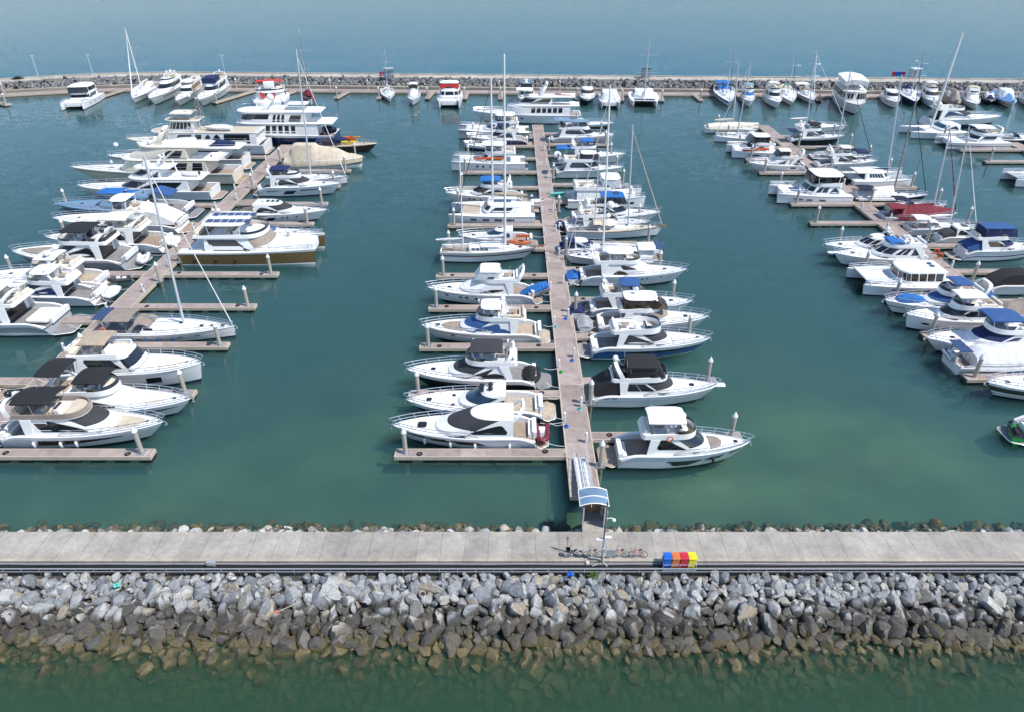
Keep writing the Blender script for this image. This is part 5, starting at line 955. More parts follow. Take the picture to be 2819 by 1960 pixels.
# --- west pontoon, bows pointing east
b = put(motor,(448,1159,2.1),-10,'white flybridge yacht with black sun awning, beige sun pads and dark brown hull glazing','yacht with dark brown hull glazing',MY,'yacht',Lx=18.6,hc='lgrey',stripes=[(.78,1,'white')],hx=(-.20,.27),hh=1.9,rk=.19,ws='black',wsq=.36,wz0=.10,wz1=.95,win=[(.44,.78,.20,.82,'arc'),(.70,.92,.18,.70,'slant')],fly=True,fx=(-.30,.11),fc='taupe',bim='black',bx=(-.27,-.05),bh=2.1,bc=.3,fpad='beige',sc='beige',scr=None,arch=True,ax=.0,asw=-.02,domes='k',pad='beige',padu=(.70,.90),hwin=[(.26,.30,.30,.66),(.295,.80,.30,.70,'taper')],hgl=('glassbrown','glass'),fend=(.24,.42,.52),plat=.1,tk='greyteak',swoop=.25)
b = put(motor,(532,1083,2.1),95,'white flybridge yacht with two black wing awnings and cream cushions','yacht with two black wing awnings',MY,'yacht',Lx=18.7,hc='lgrey',stripes=[(.70,1,'white')],hx=(-.2,.24),hh=1.8,rk=.2,ws='white',wsq=.36,win=[(.42,.96,.2,.78,'arc')],fly=True,fx=(-.32,.10),bim='black',bx=(-.12,.06),bh=1.9,sc='cream',fpad='cream',scr='glass',domes='dr',ax=.12,pad='cream',padu=(.70,.86),hwin=[(.74,.95,.50,.70,'taper'),(.66,.685,.44,.6,'port'),(.52,.545,.40,.55,'port')])
sheet(b,-5.8,-3.0,1.9,6.3,'black',.2,.12,'canopy',4.2)
b = put(motor,(550,1000,2.5),150,'white trawler yacht with upright bow and tan fabric awning on the flybridge','trawler yacht with the tan awning',MY,'yacht',dy=.3,Lx=18.3,hc='lgrey',fs=2.1,rake=.5,full=3.2,capc='white',hx=(-.24,.13),hh=1.9,hw=.42,lf=.07,rk=.06,e=4,ws='glass',wsq=.46,wz0=.2,wz1=.95,win=[(.52,.95,.35,.9,'slant')],fly=True,fx=(-.32,.06),flf=.05,bim='tan',bx=(-.21,-.04),bh=2.1,scr=None,sc='cream',fpad='cream',pad='cream',padu=(.72,.90),domes='',arch=False,hwin=[(.66,.76,.30,.66,'rect')],fh=.5,plat=.05)
dome(b,-5.4,.3,4.6,.35); radar(b,-5.6,-.9,4.8)
b = put(sail,(646,898,1.5),293,'long white sailing yacht with blue fenders, taupe sprayhood and tall silver mast','sailing yacht with blue fenders',SB,'sailing boat',dy=-.1,hc='offwhite',boot='navy',stripes=[(.40,.43,'grey')],full=1.9,tw=.92,rake=.15,mpx=506,mpy=430,mtx=397,mr=.17,hx=(-.17,.19),win=[(.52,.94)],bim='taupe',spray='taupe',spanel=1,sc2=None,boom=True,bl=.37,jib='white',jr=.07,hat=(.1,.25,.33,.41),fb=1.55,fs=1.5,tk='greyteak',bz=.9,hwin=[(.6,.64,.5,.58),(.72,.76,.52,.6),(.3,.34,.5,.58)])
cable_fenders(b,Hull(17.6,5.05,1.55,1.5,.15,0,1.9,.92,pw=.95),(.16,.27,.37,.47,.57),'mblue',-1)
mb = MB(); mb.tube([(.34*cos(a),0,.34*sin(a)) for a in [i*pi/8 for i in range(16)]],.08,0,6,closed=True); aside(b,mb.build('life_ring',M('orange','rubber')),-7.9,-2.0,2.0,.4,'orange horseshoe life ring on the stern rail of the sailing yacht with blue fenders','life ring')
b = put(cat,(880,665,2.6),503,'large power catamaran with olive brown hulls and solar panels covering its hardtop','catamaran with olive brown hulls and solar roof',CT,'catamaran',B=8.8,dy=.2,fs=2.2,hc='brown',boot='white',stripes=[(.86,1,'white')],hx=(-.26,.19),hh=2.2,hw=.42,lf=.17,rk=.06,ws='taupe',wsq=.42,wz0=.25,wz1=.85,win=[(.47,.96,.05,.82,'slant')],gl=('glassbrown','glass'),fly=True,fx=(-.34,.15),flf=.14,bim='white',bk='gel',bx=(-.27,.04),bh=2.3,bc=.16,bw=.98,arch=False,scr='glass',sc='cream',fdx=.46,plat=.05,solar=[(-.22+.052*i,.17*j,.55,.72) for i in range(1,6) for j in (-1,1)]+[(-.22,.17,.55,.72),(-.22,-.17,.55,.72)],hwk=.24,domes='',ff='teak')
dome(b,-4.3,.5,7.4,.35); cable_fenders(b,Hull(23.5,2.1,2.6,2.2,.3,1.2,2.0,.8,-3.35,.85),(.12,.28,.42),'dbrown',-1)
b = put(motor,(865,639,1.8),560,'white sport cruiser with blue windscreen cover hidden behind the solar roof catamaran','cruiser with the blue windscreen cover',MY,'yacht',Lx=18,hx=(-.24,.2),hh=1.6,rk=.2,ws='mblue',win=FIN,fly=False)
b = put(motor,(899,577,2.0),643,'white hardtop yacht with dark roof skylights, brown cockpit canvas and round hull portholes','hardtop yacht with brown cockpit canvas',MY,'yacht',hx=(-.24,.2),hh=1.75,rk=.17,ws='black',wsq=.46,win=[(.5,.93,.15,.68,'arc')],hatch=[(-.10,0,.3,.55),(-.05,0,.3,.55),(.0,0,.3,.55)],cc='taupe',hwin=[(.36,.47,.28,.62,'slash'),(.53,.555,.5,.68,'port'),(.59,.615,.5,.68,'port'),(.69,.715,.55,.7,'port'),(.25,.37,.68,.84,'taper')],domes2='d',bim='taupe',bx=(-.40,-.23))
b = put(motor,(936,504,2.3),702,'white flybridge yacht with dark blue awning and swept side windows on the west pontoon','yacht with dark blue awning and swept side windows',MY,'yacht',hc='lgrey',stripes=[(.72,1,'white')],hx=(-.24,.2),hh=1.85,rk=.15,ws='black',wsq=.44,win=[(.46,.88,.2,.78,'arc'),(.91,.97,.2,.8,'slant')],fly=True,fx=(-.32,.06),bim='navy',bx=(-.26,-.06),bh=1.7,bc=.3,bv=.3,hwin=[(.12,.30,.50,.60,'taper'),(.34,.50,.26,.62,'slash'),(.55,.92,.60,.72,'taper')],domes='r',arch=True,sc='cream',fpad='white')
b = put(sail,(953,487,1.7),760,'white sailing yacht hidden behind a flybridge yacht, with very tall silver mast','sailing yacht with the very tall mast',SB,'sailing boat',dy=.5,Lx=16,hc='offwhite',mpx=855,mpy=136,mtx=815,mr=.17,jib='white',jr=.09,sc2=None,full=1.9,rake=.15)
b = put(motor,(1000,432,2.4),790,'motor launch completely shrouded in a beige canvas cover','launch shrouded in beige canvas',MY,'covered boat',hc='taupe',boot='white',stripes=[(.07,.35,'white')],hx=(-.15,.1),hh=1.2,rk=.1,rail=False,win=[],ws=None,rake=.6,full=3,hwin=[(.45,.465,.45,.6,'port'),(.55,.565,.45,.6,'port'),(.65,.665,.48,.63,'port'),(.75,.765,.5,.65,'port')],ant=0,plat=.0)
tarp(b,Hull(17.9,4.9,2.4,1.6,.6,0,3),[(0,1.4,.6),(.06,1.9,.5),(.14,3.6,1.4),(.40,3.5,1.2),(.44,2.9,.8),(.62,2.4,.6),(.85,.8,.5),(.99,.25,.2)],'beige',.9)
b = put(motor,(1037,395,1.9),852,'dark brown open speedboat with blue covers and bright kayaks aboard','dark brown speedboat with kayaks',MY,'motor boat',hc='dbrown',stripes=[(.84,1,'taupe')],top='dbrown',dk='beige',capc='beige',hx=(-.28,.05),hh=1.1,rk=.2,ws='glass',fly=False,bim='navy',bx=(-.38,-.20),arch=False)
bundle(b,[(-2.5+i*.6,.2,2.6) for i in range(7)],.8,'navy')
for q,(c1,lab) in enumerate((('orange','orange and lime kayak resting on the dark brown speedboat'),('yellow','yellow kayak resting on the bow of the dark brown speedboat'))):
    k = empty('kayak'); h = Hull(4.0,.8,.42,.42,.8,full=2,tw=.3); h.mesh(k,c1,c1,[(.07,1,'green',.5,1)] if q == 0 else (),c1); h.deck(k,.03,.98,.02,.1,M(c1,'rubber')); mb = MB(); mb.slab(oval(-.5,.5,.22,.4,5),.4,.1); mb.build('seat_well',M('black','rubber'),k); aside(b,k,2.3-q*.4,.5-q*1.5,2.9-q*.75,.1,lab,'kayak')
b = put(big,(570,365,3.4),945,'huge superyacht with navy hull and square windows at the end of the west pontoon','superyacht with the navy hull',MY,'superyacht',dy=3,hc='navy',stripes=[(.78,1,'white')],B=7.6,fs=2.6,tiers=[(-.34,.30,.44,2.2,panes(5,.60,.84,.2,.85),.01,.14,(-.46,.29,.47,.4)),(-.26,.26,.40,2.1,panes(3,.64,.78,.15,.8)+[(.82,.96,.2,.75,'slant'),(.30,.60,.45,.85,'rect')],.03,.16,(-.38,.27,.42,.45)),(-.10,.05,.22,.6,[],.03,.1,None)],wsh={1:1},ru=.6,z0=2.9)
arch(b,2.0,2.4,7.7,10.7,-2.0,'white',.7,'D'); dome(b,.2,0,10.7,.9); 
for q in (-1,1): dome(b,1.5,q*1.4,9.2,.55)
mb = MB(); mb.slab(rrect(-9,-4,1.9,.4),9.7,.14); mb.tube([(-8.5,1.6,8.2),(-8.5,1.6,9.7)],.06); mb.tube([(-8.5,-1.6,8.2),(-8.5,-1.6,9.7)],.06); mb.build('hardtop',M('white'),b)
bundle(b,[(-15.5+i*.7,1.2,3.6) for i in range(6)],1.0,'dnavy')
# --- west pontoon, bows pointing west
b = put(big,(347,382,3.2),748,'white expedition ship with grey lattice mast, covered lifeboat and black side curtains','expedition ship with the lattice mast',MY,'ship',hc='white',boot='dbrown',B=7.2,fs=2.4,full=2.8,rake=2.6,tw=.95,capc='white',tiers=[(-.44,.24,.46,2.4,[(.50,.60,.3,.8,'slant'),(.62,.66,.3,.8,'rect'),(.68,.72,.3,.8,'arc'),(.73,.78,.3,.8,'arc'),(.80,.96,.1,.85,'rect')],.02,.12,(-.46,.30,.47,.12)),(-.02,.17,.34,2.2,panes(6,.30,.94,.35,.85),.02,.06,(-.06,.19,.37,.2))],ru=.5,dk='cream',ud='beige',plat=.02,hwin=PORTS+[(.1,.115,.5,.62,'port'),(.2,.215,.5,.62,'port'),(.3,.315,.5,.62,'port')])
sheet(b,-.5,4.6,2.2,9.5,'cream',.15,.2,'canopy',7.6); mb = MB()
for q in (-1,1):
    mb.tube([(-1.2,q*.9,6.0),(-1.6,q*.25,12.5)],.10,0,5); mb.tube([(-2.8,q*.9,6.0),(-2.0,q*.25,12.5)],.10,0,5)
for i in range(6): z = 6.4+i; mb.tube([(-1.4,-.7+i*.08,z),(-2.4,.7-i*.08,z+1)],.05,0,4); mb.tube([(-1.4,.7-i*.08,z),(-2.4,-.7+i*.08,z+1)],.05,0,4)
mb.tube([(-1.8,0,12.3),(-1.8,0,16.0)],.07,0,5); mb.tube([(-1.8,-1.2,13.2),(-1.8,1.2,13.2)],.05,0,4); mb.tube([(-1.8,-.7,14.4),(-1.8,.7,14.4)],.04,0,4); m_ = mb.build('lattice_mast',M('grey','metal'),b); radar(m_,-1.8,0,12.4); dome(m_,-.8,1.1,13.0,.4)
lb = covered_tender(6.4,2.2,'offwhite','lifeboat'); aside(b,lb,-6.0,1.0,5.6,0,'lifeboat under a pale cover on the upper deck of the expedition ship','lifeboat')
for q in (0,1):
    mb = MB(); mb.tube([(.36*cos(a),0,.36*sin(a)) for a in [i*pi/8 for i in range(16)]],.09,0,6,closed=True); aside(b,mb.build('life_ring',M('white','rubber')),.4-q*1.0,2.85,6.3,0,'white life ring on the upper side rail of the expedition ship','life ring','life rings of the expedition ship')
b = put(big,(295,429,2.6),697,'white motor yacht with maroon bow trim and blue covered tender on its aft deck','yacht with the blue covered deck tender',MY,'yacht',stripes=[(.88,.95,'maroon')],B=6.6,tiers=[(-.34,.14,.42,2.0,BAND,.08,.16,(-.46,.08,.44,.3)),(-.12,.06,.30,1.2,[],.05,.1,None)],wsh={0:1})
bundle(b,[(-13.5+i*.9,.5,5.4) for i in range(9)],1.05,'navy')
b = put(big,(195,460,3.0),678,'long cream superyacht with clipper bow, raked deckhouse and dark strip windows','cream superyacht with the clipper bow',MY,'superyacht',hc='cream',boot='dbrown',top='cream',capc='offwhite',B=7.2,dk='offwhite',fs=2.4,rake=5.5,full=2.0,stripes=[(.80,.84,'dbrown')],tiers=[(-.32,.20,.45,2.3,[(.5,.80,.35,.78,'taper'),(.86,.96,.3,.8,'rect')],.05,.22,(-.40,.18,.46,.25)),(-.22,.14,.40,2.1,[(.50,.64,.3,.75,'slant'),(.68,.92,.25,.75,'slant')],.1,.18,(-.34,.07,.41,.5)),(-.08,.02,.18,.6,[],.02,.06,None)],ru=.62)
arch(b,-2.2,2.0,8.0,10.9,-1.6,'cream',.7,'dDd'); dome(b,-.5,1.4,8.3,.5); dome(b,-.5,-1.4,8.3,.5); dome(b,7.0,1.0,7.6,.5); dome(b,1.8,1.6,8.2,.32)
aside(b,rib(4.4,1.8,'white','lgrey','navy','tender'),-10.2,.6,4.75,0,'open white tender with blue outboard on the boat deck of the cream superyacht','tender')
b = put(big,(213,511,2.3),619,'white motor yacht with a large white satellite dome and raised pilothouse','yacht with the large satellite dome',MY,'yacht',B=6.3,fs=1.9,tiers=[(-.30,.20,.42,1.9,[(.45,.92,.3,.75,'slant')],.12,.2,(-.40,.12,.43,.35)),(-.12,.10,.34,1.6,[(.5,.9,.2,.8,'wedge')],.1,.14,(-.20,.07,.35,.2))],wsh={0:1,1:1},plat=.06,ud='white')
dome(b,-.5,0,6.0,.9); arch(b,-3.0,1.6,6.0,8.2,-1.0,'white',.35,'rd'); bm = MB(); bm.tube([(-7.5,1.8,4.2),(-6.4,1.2,8.0)],.14); bm.build('crane_boom',M('white'),b)
aside(b,rib(3.6,1.7,'lgrey','lgrey','charcoal'),-9.0,.5,4.4,0,'small grey inflatable on the upper aft deck beside a white crane boom','inflatable boat')
b = put(motor,(171,553,2.0),564,'long blue grey sport yacht with navy hull and blue canvas over its stern','blue grey sport yacht with navy hull',MY,'yacht',B=5.9,fs=1.6,hc='navy',stripes=[(.62,1,'steelblue')],top='steelblue',dk='steelblue',capc='lblue',hx=(-.17,.2),hh=1.9,rk=.26,ws='gb',win=[(.5,.9,.15,.72,'arc')],hatch=[(.02,0,.4,.6)],bim='blue',bx=(-.12,.02),uc=.3,cc=None,tk='greyteak')
sheet(b,-9.6,-6.4,1.9,4.3,'mblue',.15,.2,'canopy',2.0,tilt=.9); sheet(b,-.5,4.2,1.7,4.7,'blue',.3,.1,'canopy'); antenna(b,-4,0,3.5,4)
b = put(motor,(148,602,2.0),534,'white sport yacht with navy arched windows and a white canvas cover over the cockpit','sport yacht with the white cockpit canvas',MY,'yacht',B=5.7,fs=1.6,hx=(-.14,.18),hh=1.7,rk=.2,ws='gb',win=[(.46,.95,.1,.75,'arc')],gl=('navy','glass'),fly=True,fx=(-.2,.04),bim='white',bx=(-.11,.02),bk='gel',bh=2.0,cc='offwhite',cch=.10,domes='',arch=False,boot='navy',stripes=[(.3,.34,'navy')],uc=.3)
b = put(motor,(134,649,2.0),494,'white flybridge yacht with cream top and covered tender on its platform','flybridge yacht with cream top and covered tender',MY,'yacht',B=5.4,fs=1.6,hx=(-.2,.22),hh=1.7,rk=.16,win=ARC,fly=True,fx=(-.3,.08),bim='cream',bx=(-.2,.0),bh=1.9,bc=.25,domes='dr',hwin=[(.18,.42,.3,.62,'slash')],ro=1.2)
aside(b,covered_tender(4.0,1.9,'offwhite'),-10.3,-.3,.5,pi/2+.3,'tender under a white cover across the stern of the cream topped yacht','tender')
b = put(motor,(37,693,2.2),405,'large grey hulled flybridge yacht with flat black awning and curved foredeck sofa','grey hulled yacht with flat black awning',MY,'yacht',B=5.8,fs=1.7,hc='grey',stripes=[(.78,1,'white')],hx=(-.22,.2),hh=1.9,rk=.17,win=[(.46,.95,.1,.75,'arc')],fly=True,fx=(-.30,.10),bim='black',bx=(-.18,.03),bh=2.1,bc=.1,domes='kk',pad='taupe',padu=(.70,.92),sc='charcoal',plat=.11,tk='greyteak',swoop=.4)
aside(b,rib(4.2,2.0,'lgrey','lgrey','black'),-10.2,.2,.5,pi/2+.35,'grey inflatable with black outboard lying across the platform of the grey hulled yacht','inflatable boat')
b = put(motor,(-20,745,2.4),325,'cream white flybridge yacht with twin white domes and open teak cockpit','cream yacht with twin domes and teak cockpit',MY,'yacht',B=5.6,fs=1.8,hc='offwhite',top='offwhite',hx=(-.18,.22),hh=1.9,rk=.15,win=[(.44,.95,.25,.75,'slant')],ws='gb',fly=True,fx=(-.27,.10),bim='offwhite',bx=(-.14,.03),bh=1.9,encl=None,domes='DD',ax=.14,asw=.05,ah=2.0,sc='cream',tk='lteak',hwin=[(.66,.685,.4,.55,'port')],uc=.27,plat=.09)
aside(b,rib(3.4,1.7,'charcoal','lgrey','grey'),-10.0,-.4,.75,.35,'dark grey inflatable with white seats between a yacht stern and the west pontoon','inflatable boat')
b = put(motor,(-70,790,2.1),307,'white flybridge yacht with curved wing struts and towels on its aft deck','flybridge yacht with curved wing struts',MY,'yacht',B=5.4,fs=1.6,hx=(-.2,.2),hh=1.7,rk=.18,win=[(.46,.95,.05,.68,'arc')],gl=('navy','glass'),fly=True,fx=(-.28,.06),bim='white',bx=(-.17,.0),bk='gel',bh=1.8,bc=.18,bt=.1,domes='rr',ax=.06,asw=.10,sc='white',tk='greyteak')
aside(b,covered_tender(3.8,2.0,'lgrey'),-9.7,-.2,.5,pi/2+.2,'tender under a light grey cover on the platform of the wing strut yacht','tender')
b = put(motor,(-220,860,2.2),226,'white yacht stern with broad teak platform, grey topsides and sloping sun deck','yacht with the broad teak stern platform',MY,'yacht',B=5.8,fs=1.8,hc='grey',stripes=[(.07,.3,'white'),(.75,1,'white')],hx=(-.12,.22),hh=1.8,rk=.16,win=ARC,fly=True,fx=(-.20,.1),bim='white',bx=(-.13,.03),bk='gel',bh=1.9,uc=.34,tk='greyteak',plat=.13,domes='d')
mb = MB(); mb.slab(rrect(-7.6,-4.6,2.0,.4),1.55,.35,0,.1); mb.build('sunpad',M('white','cloth'),b)
b = put(motor,(-420,1040,2.2),28,'grey topped yacht stern whose bow lies outside the picture, behind the black sun awning','stern of the grey topped yacht',MY,'yacht',B=5.4,hx=(-.2,.2),fly=True,bim='lgrey')
# --- east pontoon, bows pointing west
b = put(motor,(2930,1165,1.8),2761,'white boat stern with dark swim platform carrying a green jet ski','boat carrying the green jet ski',MY,'motor boat',keep=1,Lx=12,tk='greyteak',plat=.16,B=4.0,hx=(-.1,.25))
aside(b,jetski('green','black'),-4.9,.1,.4,pi/2-.3,'bright green and black jet ski parked on a dark stern platform','jet ski')
b = put(motor,(2721,1050,1.9),2960,'white sport cruiser with black striped hull lying beside the grey tarpaulin sailing boat','sport cruiser with the black striped hull',MY,'motor boat',Lx=12,stripes=[(.40,.80,'charcoal'),(.2,.25,'charcoal')],ws='white',hx=(-.2,.15),hh=1.2,rk=.2)
b = put(sail,(2900,985,1.5),2616,'white sailing boat under a big grey tarpaulin with stern solar panel and dinghy','sailing boat under the big grey tarpaulin',SB,'sailing boat',keep=1,Lx=15,hc='offwhite',stripes=[(.5,.53,'grey')],spanel=1,tarp=[(.14,1.0,1.2),(.2,1.5,1.1),(.6,2.3,.4),(.95,1.2,.2)],tarpc='lgrey',spray=None,boom=False,tw=.9)
aside(b,rib(2.8,1.5,'grey','lgrey','cream'),-7.9,.3,1.5,pi/2,'grey dinghy hoisted across the stern of the grey tarpaulin sailing boat','inflatable boat')
b = put(motor,(2544,921,2.0),2900,'white flybridge yacht with navy windscreen cover and large navy fly awning','yacht with large navy fly awning',MY,'yacht',B=5.0,hx=(-.2,.22),hh=1.8,rk=.16,ws='navy',wsq=.47,win=[(.5,.72,.1,.7,'slant'),(.6,.98,-.12,.18,'arc')],gl=('navy','glass'),fly=True,fx=(-.3,.10),bim='mblue',bx=(-.10,.14),bh=2.1,bv=.2,encl=None,scr='gb',sh=.5,domes='r',boot='navy',sc='offwhite')
b = put(motor,(2498,865,2.2),2770,'white trawler with upright bow, grey cloth awning and dark wrap windscreen','trawler with the grey cloth awning',MY,'yacht',fs=1.9,rake=.5,full=2.8,hx=(-.26,.22),hh=1.6,rk=.11,ws='glass',wsq=.46,win=BAND,fly=True,fx=(-.34,.10),bim='lgrey',bx=(-.16,.10),bh=2.0,bc=.12,domes='',arch=False,sc='cream',hwin=[(.80,.88,.48,.62,'port')],fh2=[(.72,.4,.25),(.66,-.5,.2)])
b = put(motor,(2439,828,2.0),2725,'white flybridge cruiser with blue foredeck cover and blue windscreen cover','cruiser with the blue foredeck cover',MY,'yacht',dy=.2,stripes=[(.55,.62,'navy')],hx=(-.22,.16),hh=1.6,rk=.16,ws='mblue',wsq=.5,win=FIN,fly=True,fx=(-.34,.04),bim='mblue',bx=(-.20,-.04),bh=2.0,bc=.2,domes='',ax=.02,sc='offwhite')
bundle(b,[(2.5+i*.6,0,2.0) for i in range(7)],1.0,'blue','foredeck_cover'); sheet(b,-7.4,-5.4,1.3,2.9,'mblue',.15,.12,'canopy',1.4)
b = put(cat,(2333,739,1.7),2615,'white sailing catamaran with maroon framed windows and grey trampoline','catamaran with maroon framed windows',CT,'catamaran',dy=-.9,Lx=15.3,B=8.0,fs=1.6,hx=(-.30,.12),hh=1.7,hw=.33,lf=.10,rk=.0,e=2.6,ws=None,win=panes(7,.10,.97,.25,.86)+[(.0,.085,.25,.86,'rect')],gl=('glassbrown','glass'),cam=.2,bdx=.14,net='lgrey',hwin=[(.34,.72,.62,.76,'arc')],mz=0,oh=.02,rail=True)
for q in (-1,1): mb = MB(); mb.box(-3.6,-3.0+q*.0,-.3+q*.45,.3+q*.45,3.62,3.66); mb.build('solar_panel',M('navy','solar'),b,0)
b = put(motor,(2297,696,2.1),2561,'white pilothouse trawler with large windows, blue awning cover and weathered bow paint','pilothouse trawler with weathered bow paint',MY,'yacht',stripes=[(.2,.5,'lgrey',.8,.93)],fs=1.7,hx=(-.34,.14),hh=1.9,rk=.12,hw=.42,ws='glass',wsq=.44,mull=(-.22,0,.22),win=[(.50,.60,.35,.85,'slant'),(.615,.70,.35,.85,'rect'),(.78,.90,.3,.85,'rect')],fly=True,fx=(-.36,.02),fh=.4,bim='blue',bx=(-.13,.01),bh=.75,bc=.25,arch=True,ax=.2,ah=1.2,domes='',sc='white',boot='navy')
mb = MB(); mb.slab(rrect(7.4,9.2,.4,.2,3),2.05,.12); mb.build('bow_pulpit',M('white'),b)
b = put(motor,(2271,673,1.9),2490,'white express cruiser with raised hardtop and row of upright windscreen panes','express cruiser with raised hardtop',MY,'yacht',Lx=14,boot='navy',stripes=[(.07,.35,'navy')],hx=(-.2,.14),hh=1.7,rk=.16,ws='glass',mull=(-.3,-.1,.1,.3),win=FIN,hatch=[(.0,.12,.35,.3)],arch=True,ah=.7,domes='dr')
b = put(cat,(2130,523,2.1),2339,'white power catamaran with a broad flat white roof above the upper helm','power catamaran with the broad flat roof',CT,'catamaran',dy=.2,B=7.2,hx=(-.28,.14),hh=1.8,hw=.40,lf=.10,rk=.07,ws='glass',mull=(-.15,.15),win=[(.5,.62,.3,.8,'slant'),(.63,.74,.3,.8,'rect'),(.80,.97,.2,.75,'arc')],fly=True,fx=(-.30,.06),bim='white',bk='gel',bx=(-.30,.06),bh=2.2,bc=.12,bw=1.1,encl='glass',ex=.4,arch=False,domes='',hwin=[(.36,.46,.42,.6,'slash'),(.54,.62,.44,.6),(.65,.8,.48,.62,'slash')],pad=None,plat=.05,swoop=.0)
mb = MB(); mb.box(2.9,4.4,-1.2,1.2,2.02,2.07); mb.build('solar_panel',M('navy','solar'),b,0)
b = put(motor,(2066,453,2.0),2228,'white flybridge cruiser with rounded dark side window and a person in its cockpit','cruiser with the person in its cockpit',MY,'yacht',hx=(-.14,.24),hh=1.5,rk=.2,ws='white',win=[(.52,.80,.2,.75,'arc')],fly=True,fx=(-.34,.08),bim='white',bx=(-.14,.04),bh=1.9,bc=.18,domes='',ax=.03,encl='glass',hwin=[(.2,.3,.6,.8),(.7,.73,.5,.64,'port')],rake=2.4); RLP = b
b = put(cat,(2008,407,1.9),2145,'white charter catamaran with red paddle float and orange life jackets on deck','catamaran with the red paddle float',CT,'catamaran',dy=.3,B=6.8,hx=(-.22,.16),hh=1.6,hw=.36,ws='black',win=[(.45,.9,.2,.75,'arc')],fly=True,fx=(-.34,.1),bim='white',bk='gel',bx=(-.22,.10),bh=2.1,bc=.14,arch=False,domes='',encl='glass',hwin=[(.42,.70,.42,.60,'slash'),(.25,.32,.42,.58,'slash')],plat=.04)
k = empty('paddle_board'); h = Hull(3.4,.75,.3,.3,.5,full=2,tw=.3); h.mesh(k,'red','red',(),'white',name='body'); h.deck(k,.03,.98,.01,.04,M('red','gel')); aside(b,k,2.6,2.9,1.9,0,'red paddle board lying along the catamaran side deck','paddle board')
aside(b,lifejackets(11,.3),-2.4,2.9,1.9,0,'orange life jackets on the side deck next to the red paddle board','life jackets')
b = put(sail,(1966,373,1.5),2080,'white racing sloop with plumb bow and bare side deck on the east pontoon','racing sloop with plumb bow',SB,'sailing boat',Lx=13.5,rake=.1,full=1.9,hc='white',boot='navy',stripes=(),mpx=2030,mpy=168,mtx=2068,jib='white',jr=.08,spray='white',sc2='white',mr=.14)
b = put(sail,(2090,345,1.5),1939,'white sloop under a long cream boom tent at the far end of the east pontoon','sloop under the long cream boom tent',SB,'sailing boat',dy=-.5,Lx=15,hc='offwhite',stripes=[(.86,.95,'charcoal')],mpx=2018,mpy=172,mtx=2033,tarp=[(.05,.9,.2),(.45,1.2,.15),(.95,.9,.1)],tarpc='cream',spray=None,sc2='cream',jib=None,mr=.16)
# --- east pontoon, bows pointing east
b = put(motor,(2960,850,1.9),2728,'open boat wrapped in brown and white canvas at the edge of the photograph','open boat wrapped in brown canvas',MY,'covered boat',keep=1,Lx=12,hc='offwhite',win=[],ws=None,rail=False,plat=0)
tarp(b,Hull(12,3.8,1.9,1.25,None,0),[(0,.7,1.2),(.15,1.5,.6),(.45,2.3,.5),(.9,.9,.3)],'taupe',.3)
b = put(motor,(2930,770,1.9),2690,'white sport boat with black canvas cockpit hood and outboard on its stern','sport boat with black cockpit hood',MY,'motor boat',keep=1,Lx=13,hx=(-.05,.2),cc='black',cch=.14,ws='black',uc=.35,hh=1.2,rk=.2)
b = put(motor,(2870,675,2.2),2607,'flybridge cruiser enclosed in big navy blue canvas with blue cockpit curtains','cruiser enclosed in big navy canvas',MY,'yacht',keep=1,Lx=15,stripes=[(.4,.5,'navy')],hx=(-.18,.22),hh=1.8,rk=.15,ws='navy',win=BAND,fly=True,fx=(-.3,.1),bim='mblue',bx=(-.24,.10),bh=2.2,bc=.15,encl='navy',ex=.8,arch=False,domes='d',cc='mblue',plat=.12)
b = put(motor,(2730,655,1.9),2580,'small silver sport cruiser with black roof glass next to the orange life rings','small sport cruiser with black roof glass',MY,'motor boat',keep=1,Lx=11,hc='lgrey',hx=(-.2,.2),hh=1.4,rk=.18,ws='black',win=ARC,hatch=[(-.05,0,.5,.5)],cc='charcoal')
b = put(sail,(2682,612,1.5),2491,'clean white sloop with grey sprayhood and long dark hull portlights','clean white sloop with grey sprayhood',SB,'sailing boat',stripes=(),full=1.9,tw=.93,rake=.3,spray='lgrey',bim='lgrey',mpx=2617,mpy=352,mtx=2668,sc2='white',jib='white',jr=.09,hwin=[(.28,.36,.45,.56),(.56,.68,.5,.6),(.84,.9,.6,.7)],sprit=1.2,mr=.13)
b = put(sail,(2637,590,1.5),2429,'sailing boat under a maroon deck tent with furled maroon headsail','sailing boat under the maroon tent',SB,'sailing boat',hc='lgrey',tarp=[(.16,1.6,.4),(.5,1.9,.3),(.95,.9,.1)],tarpc='maroon',mpx=2568,mpy=352,mtx=2617,jib='maroon',jr=.12,spray=None,bim='maroon',sc2='maroon',mr=.13)
b = put(sail,(2560,542,1.5),2350,'black hulled sailing boat under a pale grey cover','black hulled sailing boat under a pale cover',SB,'sailing boat',hc='black',boot='black',stripes=[(.86,.93,'white')],tarp=[(.04,1.0,.5),(.2,1.6,.3),(.52,1.9,.2),(.55,.1,.2)],tarpc='offwhite',mpx=2460,mpy=275,mtx=2523,jib='black',jr=.07,spray=None,bim='dnavy',sc2=None,mr=.15,mc='taupe')
b = put(cat,(2516,492,1.8),2331,'white sailing catamaran with a black inflatable hung at its stern','catamaran with the black stern inflatable',CT,'catamaran',B=7.2,dy=1,hx=(-.26,.14),hh=1.5,hw=.34,win=panes(5,.5,.9,.3,.8),ws='glass',mpx=2444,mpy=207,mtx=2483,bim='lgrey',bx=(-.4,-.22),sc2='navy',jib=None,net='grey',mr=.14,bl=.3)
aside(b,rib(3.0,1.6,'charcoal','lgrey','black'),-7.6,0,1.2,pi/2,'black inflatable with red trimmed outboard hung at a catamaran stern','inflatable boat')
